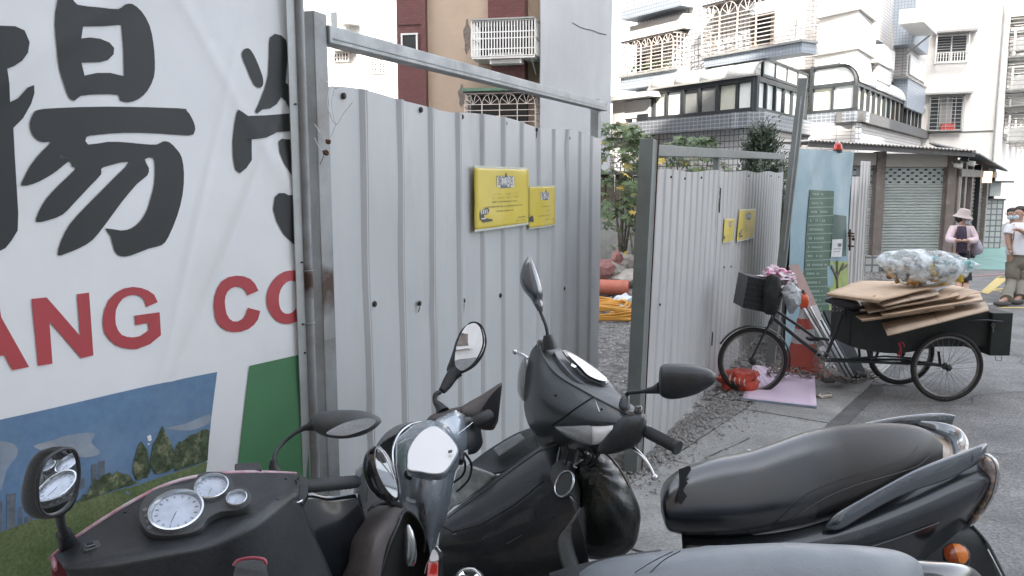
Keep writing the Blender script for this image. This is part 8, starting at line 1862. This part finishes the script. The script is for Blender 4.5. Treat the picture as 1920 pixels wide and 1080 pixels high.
m_ = ploft([(1238, 928, 1239, 958, 2.88, 2.88, .06), (1245, 906, 1250, 990, 2.90, 2.88, .10), (1262, 888, 1268, 1000, 2.93, 2.88, .12), (1290, 874, 1296, 1005, 2.96, 2.88, .13), (1345, 860, 1350, 1006, 3.0, 2.88, .135), (1400, 850, 1405, 1004, 3.03, 2.9, .14), (1455, 833, 1460, 996, 3.06, 2.92, .145), (1510, 814, 1518, 985, 3.1, 2.95, .15), (1570, 806, 1580, 965, 3.15, 2.98, .155), (1640, 806, 1645, 942, 3.2, 3.02, .155), (1700, 814, 1705, 918, 3.25, 3.08, .15), (1742, 828, 1745, 900, 3.28, 3.15, .13), (1768, 850, 1768, 885, 3.3, 3.22, .08)], 32, 6, 2.35)
st_ = m_.build('seat', M['seat'], s3, smooth=True)
ppd = ploft([(1512, 816, 1508, 905, 3.02, 2.93, .10), (1530, 809, 1526, 928, 3.05, 2.94, .14), (1570, 804, 1572, 922, 3.12, 2.96, .157), (1640, 804, 1642, 905, 3.18, 3.0, .158), (1700, 812, 1700, 884, 3.23, 3.06, .152), (1735, 824, 1736, 862, 3.26, 3.14, .12), (1752, 838, 1752, 850, 3.28, 3.22, .06)], 30, 6, 2.3)
def onseat(l, r, nm, m): return onsurf(st_, l, r, nm, m)
onseat(cr([[1745, 852], [1722, 873], [1680, 888], [1620, 905], [1565, 925], [1510, 955], [1470, 985]], 4), .0022, 'piping', 'plastic_grey')
onseat(cr([[1448, 985], [1480, 955], [1515, 925], [1560, 905], [1640, 880], [1700, 858], [1722, 836]], 4), .0016, 'seam', 'plastic')
onseat(cr([[1285, 882], [1280, 915], [1276, 945]], 4), .004, 'torn_edge', 'mitt_in')
flatpoly([(1272, 880), (1293, 873), (1296, 880), (1284, 900), (1290, 905), (1280, 918), (1288, 930), (1278, 945), (1270, 940), (1274, 905)], 2.795, ntilt(1281, 905, .9), 'torn_flap', 'mitt_in', s3, .003, 0)
# grab rail
ploft([(1547, 984, 1552, 992, 2.90, 2.90, .01), (1568, 962, 1575, 992, 2.90, 2.90, .014), (1610, 937, 1617, 968, 2.93, 2.93, .016), (1660, 909, 1667, 940, 2.97, 2.97, .018), (1712, 882, 1718, 918, 3.01, 3.01, .02), (1762, 862, 1768, 902, 3.05, 3.05, .022), (1810, 845, 1815, 880, 3.09, 3.09, .02), (1842, 833, 1845, 860, 3.12, 3.12, .014), (1851, 833, 1850, 843, 3.13, 3.13, .006)], 20, 5, 2.6).build('grab_rail', M['gloss2'], s3, smooth=50)
gr2 = ploft([(1556, 814, 1557, 820, 3.5, 3.5, .01), (1600, 799, 1601, 812, 3.52, 3.52, .014), (1655, 786, 1655, 802, 3.54, 3.54, .018), (1700, 779, 1698, 797, 3.55, 3.55, .02), (1740, 775, 1735, 801, 3.55, 3.55, .025), (1770, 775, 1765, 797, 3.54, 3.54, .02), (1791, 779, 1784, 800, 3.54, 3.54, .01)], 20, 5, 2.6).build('grab_rail', M['gloss2'], s3, smooth=50)
ploft([(1728, 789, 1716, 800, 3.52, 3.52, .02), (1768, 793, 1752, 812, 3.48, 3.48, .025), (1797, 803, 1776, 826, 3.40, 3.40, .028), (1812, 822, 1783, 842, 3.30, 3.30, .028), (1815, 842, 1784, 858, 3.2, 3.2, .028), (1812, 862, 1780, 878, 3.12, 3.12, .02)], 18, 5, 3).build('rail_bridge', M['gloss2'], s3, smooth=50)
ploft([(1676, 806, 1696, 800, 3.5, 3.5, .012), (1682, 820, 1698, 820, 3.48, 3.48, .012)], 10, 1).build('rail_bracket', M['plastic'], s3)
patch([[(1725, 824, 3.45), (1755, 820, 3.44), (1784, 828, 3.42)], [(1735, 850, 3.30), (1765, 850, 3.28), (1784, 852, 3.27)], [(1745, 880, 3.2), (1770, 880, 3.18), (1785, 880, 3.17)]], 4).build('tail_top', M['tail_warm'], s3, smooth=True, solid=.006)
# rear body, lights
patch([[(1278, 1002, 2.90), (1400, 1004, 2.90), (1500, 990, 2.92), (1600, 958, 2.98), (1700, 915, 3.06), (1790, 880, 3.12), (1846, 862, 3.17)],
       [(1280, 1030, 2.86), (1400, 1030, 2.85), (1500, 1025, 2.86), (1600, 1000, 2.90), (1700, 962, 2.96), (1790, 925, 3.03), (1862, 890, 3.10)],
       [(1284, 1060, 2.88), (1400, 1062, 2.86), (1500, 1052, 2.87), (1600, 1032, 2.90), (1700, 1000, 2.96), (1790, 965, 3.03), (1858, 915, 3.10)],
       [(1290, 1100, 2.95), (1400, 1100, 2.93), (1500, 1090, 2.93), (1600, 1070, 2.96), (1700, 1040, 3.02), (1770, 1005, 3.08), (1835, 955, 3.15)],
       [(1300, 1180, 3.0), (1400, 1180, 2.98), (1500, 1170, 2.98), (1600, 1140, 3.02), (1690, 1090, 3.08), (1760, 1040, 3.14), (1815, 985, 3.2)]], 6).build('rear_body', M['satin2'], s3, smooth=70, solid=.006, offset=-1)
ptube([(1500, 1058, 2.85), (1600, 1035, 2.885), (1680, 1010, 2.94), (1760, 980, 3.0)], 0, .0018, 'scuffed_edge', 'pod', s3)
tlm = ploft([(1843, 851, 1852, 850, 3.14, 3.14, .02), (1838, 868, 1866, 866, 3.13, 3.13, .05), (1842, 895, 1868, 893, 3.13, 3.13, .06), (1838, 925, 1862, 922, 3.14, 3.14, .06), (1828, 952, 1848, 950, 3.16, 3.16, .05), (1812, 984, 1826, 982, 3.18, 3.18, .03)], 18, 5).build('tail_lamp', M['clear_tail'], s3, smooth=True)
ptube([(1846, 851, 3.07), (1862, 862, 3.06), (1869, 885, 3.06), (1862, 925, 3.07), (1846, 955, 3.1)], 0, .004, 'lamp_rim', 'silver_light', tlm)
ns = ntilt(1795, 1038, .95); c = P(1793, 1038, 2.98)
m_ = MB(); m_.lathe(c, ns, [(.046, -.05), (.046, -.012), (.042, -.008)], 28, e1=(1, 0, 0)); ob = m_.build('turn_signal', M['plastic'], s3, smooth=50)
for sgn, mm in ((1, 'amber'), (-1, 'amber_dark')):
    m_ = MB(); u = (V((1, 0, 0))-ns*ns.x).normalized(); w2 = ns.cross(u); rows = []
    for a in range(7):
        th = -pi/2+pi*a/6; rows.append([c+(u*sgn*cos(th)+w2*sin(th))*.041*f+ns*(.014*(1-f*f)-.006) for f in (1, .75, .5, .25, .01)])
    m_.sheet(rows); m_.build('signal_lens', M[mm], ob, smooth=True)
patch([[(1690, 1010, 3.12), (1760, 985, 3.16), (1822, 984, 3.2)], [(1700, 1060, 3.08), (1770, 1030, 3.12), (1846, 1012, 3.16)], [(1710, 1160, 3.08), (1790, 1130, 3.12), (1880, 1078, 3.16)], [(1710, 1260, 3.08), (1800, 1230, 3.12), (1900, 1180, 3.16)]], 5).build('rear_mudguard', M['plastic'], s3, smooth=True, solid=.01)
ptube([(1823, 985, 3.18), (1848, 1013, 3.15), (1866, 1045, 3.14), (1888, 1090, 3.13)], 0, .006, 'mudguard_edge', 'pod', s3)
ptube([(1851, 1030, 3.12), (1862, 1050, 3.11), (1880, 1085, 3.10)], 0, .004, 'plate_edge', 'silver_light', s3)
rw = P(1720, 1130, 3.15); pwheel(s3, V((rw.x, rw.y+.05, .23)), (-.3, .95, 0), .23, .055)
fw_ = P(900, 1000, 3.0); pwheel(s3, V((fw_.x+.05, fw_.y, .22)), (.3, .95, 0), .22, .05)
m_ = MB(); m_.box(V(((fw_.x+rw.x)/2, (fw_.y+rw.y)/2, .28)), ((rw.x-fw_.x)*.38, (rw.y-fw_.y)*.38, 0), (-.03, .14, 0), (0, 0, .05)); m_.build('floorboard', M['plastic'], s3, bevel=.02)
# garbage bag hanging on the hook
gbag = thing('garbage_bag', 'full shiny black garbage bag hanging from the hook of the black sport scooter', 'bag', P(1135, 1048, 2.8))
m_ = ploft([(1086, 845, 1098, 843, 2.80, 2.80, .03), (1079, 856, 1128, 850, 2.79, 2.79, .07), (1078, 870, 1152, 864, 2.78, 2.78, .10), (1076, 895, 1172, 888, 2.78, 2.78, .13), (1074, 925, 1188, 922, 2.78, 2.78, .15), (1072, 960, 1197, 960, 2.78, 2.78, .155), (1074, 990, 1197, 995, 2.78, 2.78, .15), (1080, 1018, 1186, 1024, 2.78, 2.78, .13), (1092, 1040, 1166, 1044, 2.78, 2.78, .09), (1108, 1049, 1142, 1051, 2.78, 2.78, .04)], 56, 10)
knot = P(1090, 848, 2.78)
for i, v in enumerate(m_.v):
    d = (v-knot); L_ = d.length; a = math.atan2(d.x, -d.z); k = math.exp(-L_*7)*.7+.06
    m_.v[i] = v+(v-P(1135, 960, 2.78)).normalized()*(.012*k*sin(a*26+3*noise.noise(v*5))+.006*noise.noise(v*9))
m_.build('bag_film', M['garbage'], gbag, smooth=True)
ptube([(1100, 846, 2.72), (1122, 844, 2.66), (1142, 856, 2.63), (1165, 885, 2.62), (1180, 915, 2.63)], 0, [.003, .004, .004, .003, .002], 'bag_fold', 'garbage', gbag)
ploft([(1078, 838, 1092, 836, 2.74, 2.74, .012), (1082, 846, 1100, 844, 2.73, 2.73, .02), (1080, 856, 1108, 852, 2.73, 2.73, .03)], 14, 4).build('bag_knot', M['garbage'], gbag, smooth=True)

# ---- scooter four: pale seat at the bottom edge
s4 = thing('motor_scooter', 'scooter at the bottom edge of which only the pale worn seat and tail show', 'scooter', PZ(1400, 1600))
m_ = ploft([(1086, 1074, 1088, 1240, 2.3, 2.2, .05), (1110, 1058, 1112, 1250, 2.3, 2.2, .10), (1150, 1046, 1152, 1260, 2.3, 2.2, .14), (1210, 1037, 1212, 1260, 2.3, 2.2, .16), (1290, 1029, 1292, 1260, 2.32, 2.2, .17), (1380, 1024, 1380, 1260, 2.34, 2.2, .18), (1470, 1023, 1470, 1260, 2.36, 2.2, .18), (1560, 1026, 1560, 1260, 2.38, 2.22, .18), (1630, 1032, 1630, 1250, 2.4, 2.24, .17), (1685, 1042, 1685, 1240, 2.42, 2.26, .15), (1720, 1058, 1718, 1220, 2.44, 2.3, .11), (1736, 1082, 1732, 1180, 2.45, 2.36, .05)], 32, 5, 2.4)
for i, v in enumerate(m_.v):
    m_.v[i] = v+V((0, 0, 1))*(.006*max(0, noise.noise(V((v.x*9+v.y*14, v.y*4-v.x*5, 2)))))*(1 if v.x < .7 else .5)
s4s = m_.build('seat', M['seat_pale'], s4, smooth=True)
for l in ([(1262, 1034), (1225, 1052), (1190, 1074)], [(1276, 1033), (1245, 1050), (1212, 1080)]): ptube([(a, b_, 2.16+.0) for a, b_ in l], 0, .0015, 'seat_crease', 'plastic_grey', s4)
ploft([(1030, 1074, 1032, 1200, 2.5, 2.4, .05), (1070, 1062, 1070, 1210, 2.45, 2.36, .10), (1120, 1050, 1120, 1230, 2.42, 2.34, .12), (1180, 1038, 1185, 1230, 2.44, 2.34, .12), (1240, 1030, 1240, 1230, 2.46, 2.36, .10)], 20, 4).build('seat_front', M['plastic_grey'], s4, smooth=True)
ploft([(1690, 1046, 1690, 1150, 2.5, 2.45, .10), (1735, 1050, 1735, 1150, 2.5, 2.45, .11), (1785, 1056, 1785, 1150, 2.52, 2.46, .10), (1820, 1066, 1820, 1140, 2.54, 2.48, .07), (1842, 1084, 1842, 1120, 2.56, 2.52, .03)], 20, 4, 2.4).build('tail_cover', M['gloss'], s4, smooth=True)
mh = ploft([(868, 1064, 890, 1064, 1.9, 1.9, .01), (856, 1074, 902, 1073, 1.9, 1.9, .02), (849, 1092, 910, 1090, 1.9, 1.9, .024), (850, 1112, 908, 1112, 1.9, 1.9, .02), (866, 1128, 892, 1128, 1.9, 1.9, .01)], 20, 5).build('mirror', M['plastic'], s4, smooth=True)
o4 = sm([(870, 1068), (888, 1068), (901, 1082), (904, 1098), (896, 1115), (878, 1122), (860, 1114), (854, 1096), (858, 1078)], 4); tiltplate(o4, 1.868, refl(880, 1090, 1.87, V((2, -3, 14))), mh)
ptube([(p[0], p[1], 1.87) for p in o4+[o4[0]]], 0, .003, 'mirror_rim', 'silver_light', mh, 1, 8)
mb0 = P(880, 1125, 1.9); bb0 = P(960, 1500, 2.0)
m_ = MB(); m_.tube([mb0, mb0+V((.02, .0, -.12)), bb0], [.008, .008, .03], 8, 4); m_.build('mirror_stem', M['plastic'], s4, smooth=True)
g4 = V((bb0.x+.1, bb0.y+.02, 0)); r4 = P(1600, 1250, 2.3); r4 = V((r4.x, r4.y, 0))
m_ = MB(); m_.tube([bb0, g4+V((0, 0, .4))], .05, 10); m_.build('steering_column', M['plastic'], s4, smooth=True)
m_ = MB(); m_.box((g4+r4)/2+V((0, 0, .35)), (r4-g4)*.45, (-.03, .12, 0), (0, 0, .08)); m_.build('lower_body', M['plastic'], s4, bevel=.02)
pwheel(s4, g4+V((0, 0, .22)), (-.2, 1, 0), .22); pwheel(s4, r4+V((0, 0, .22)), (-.2, 1, 0), .22)
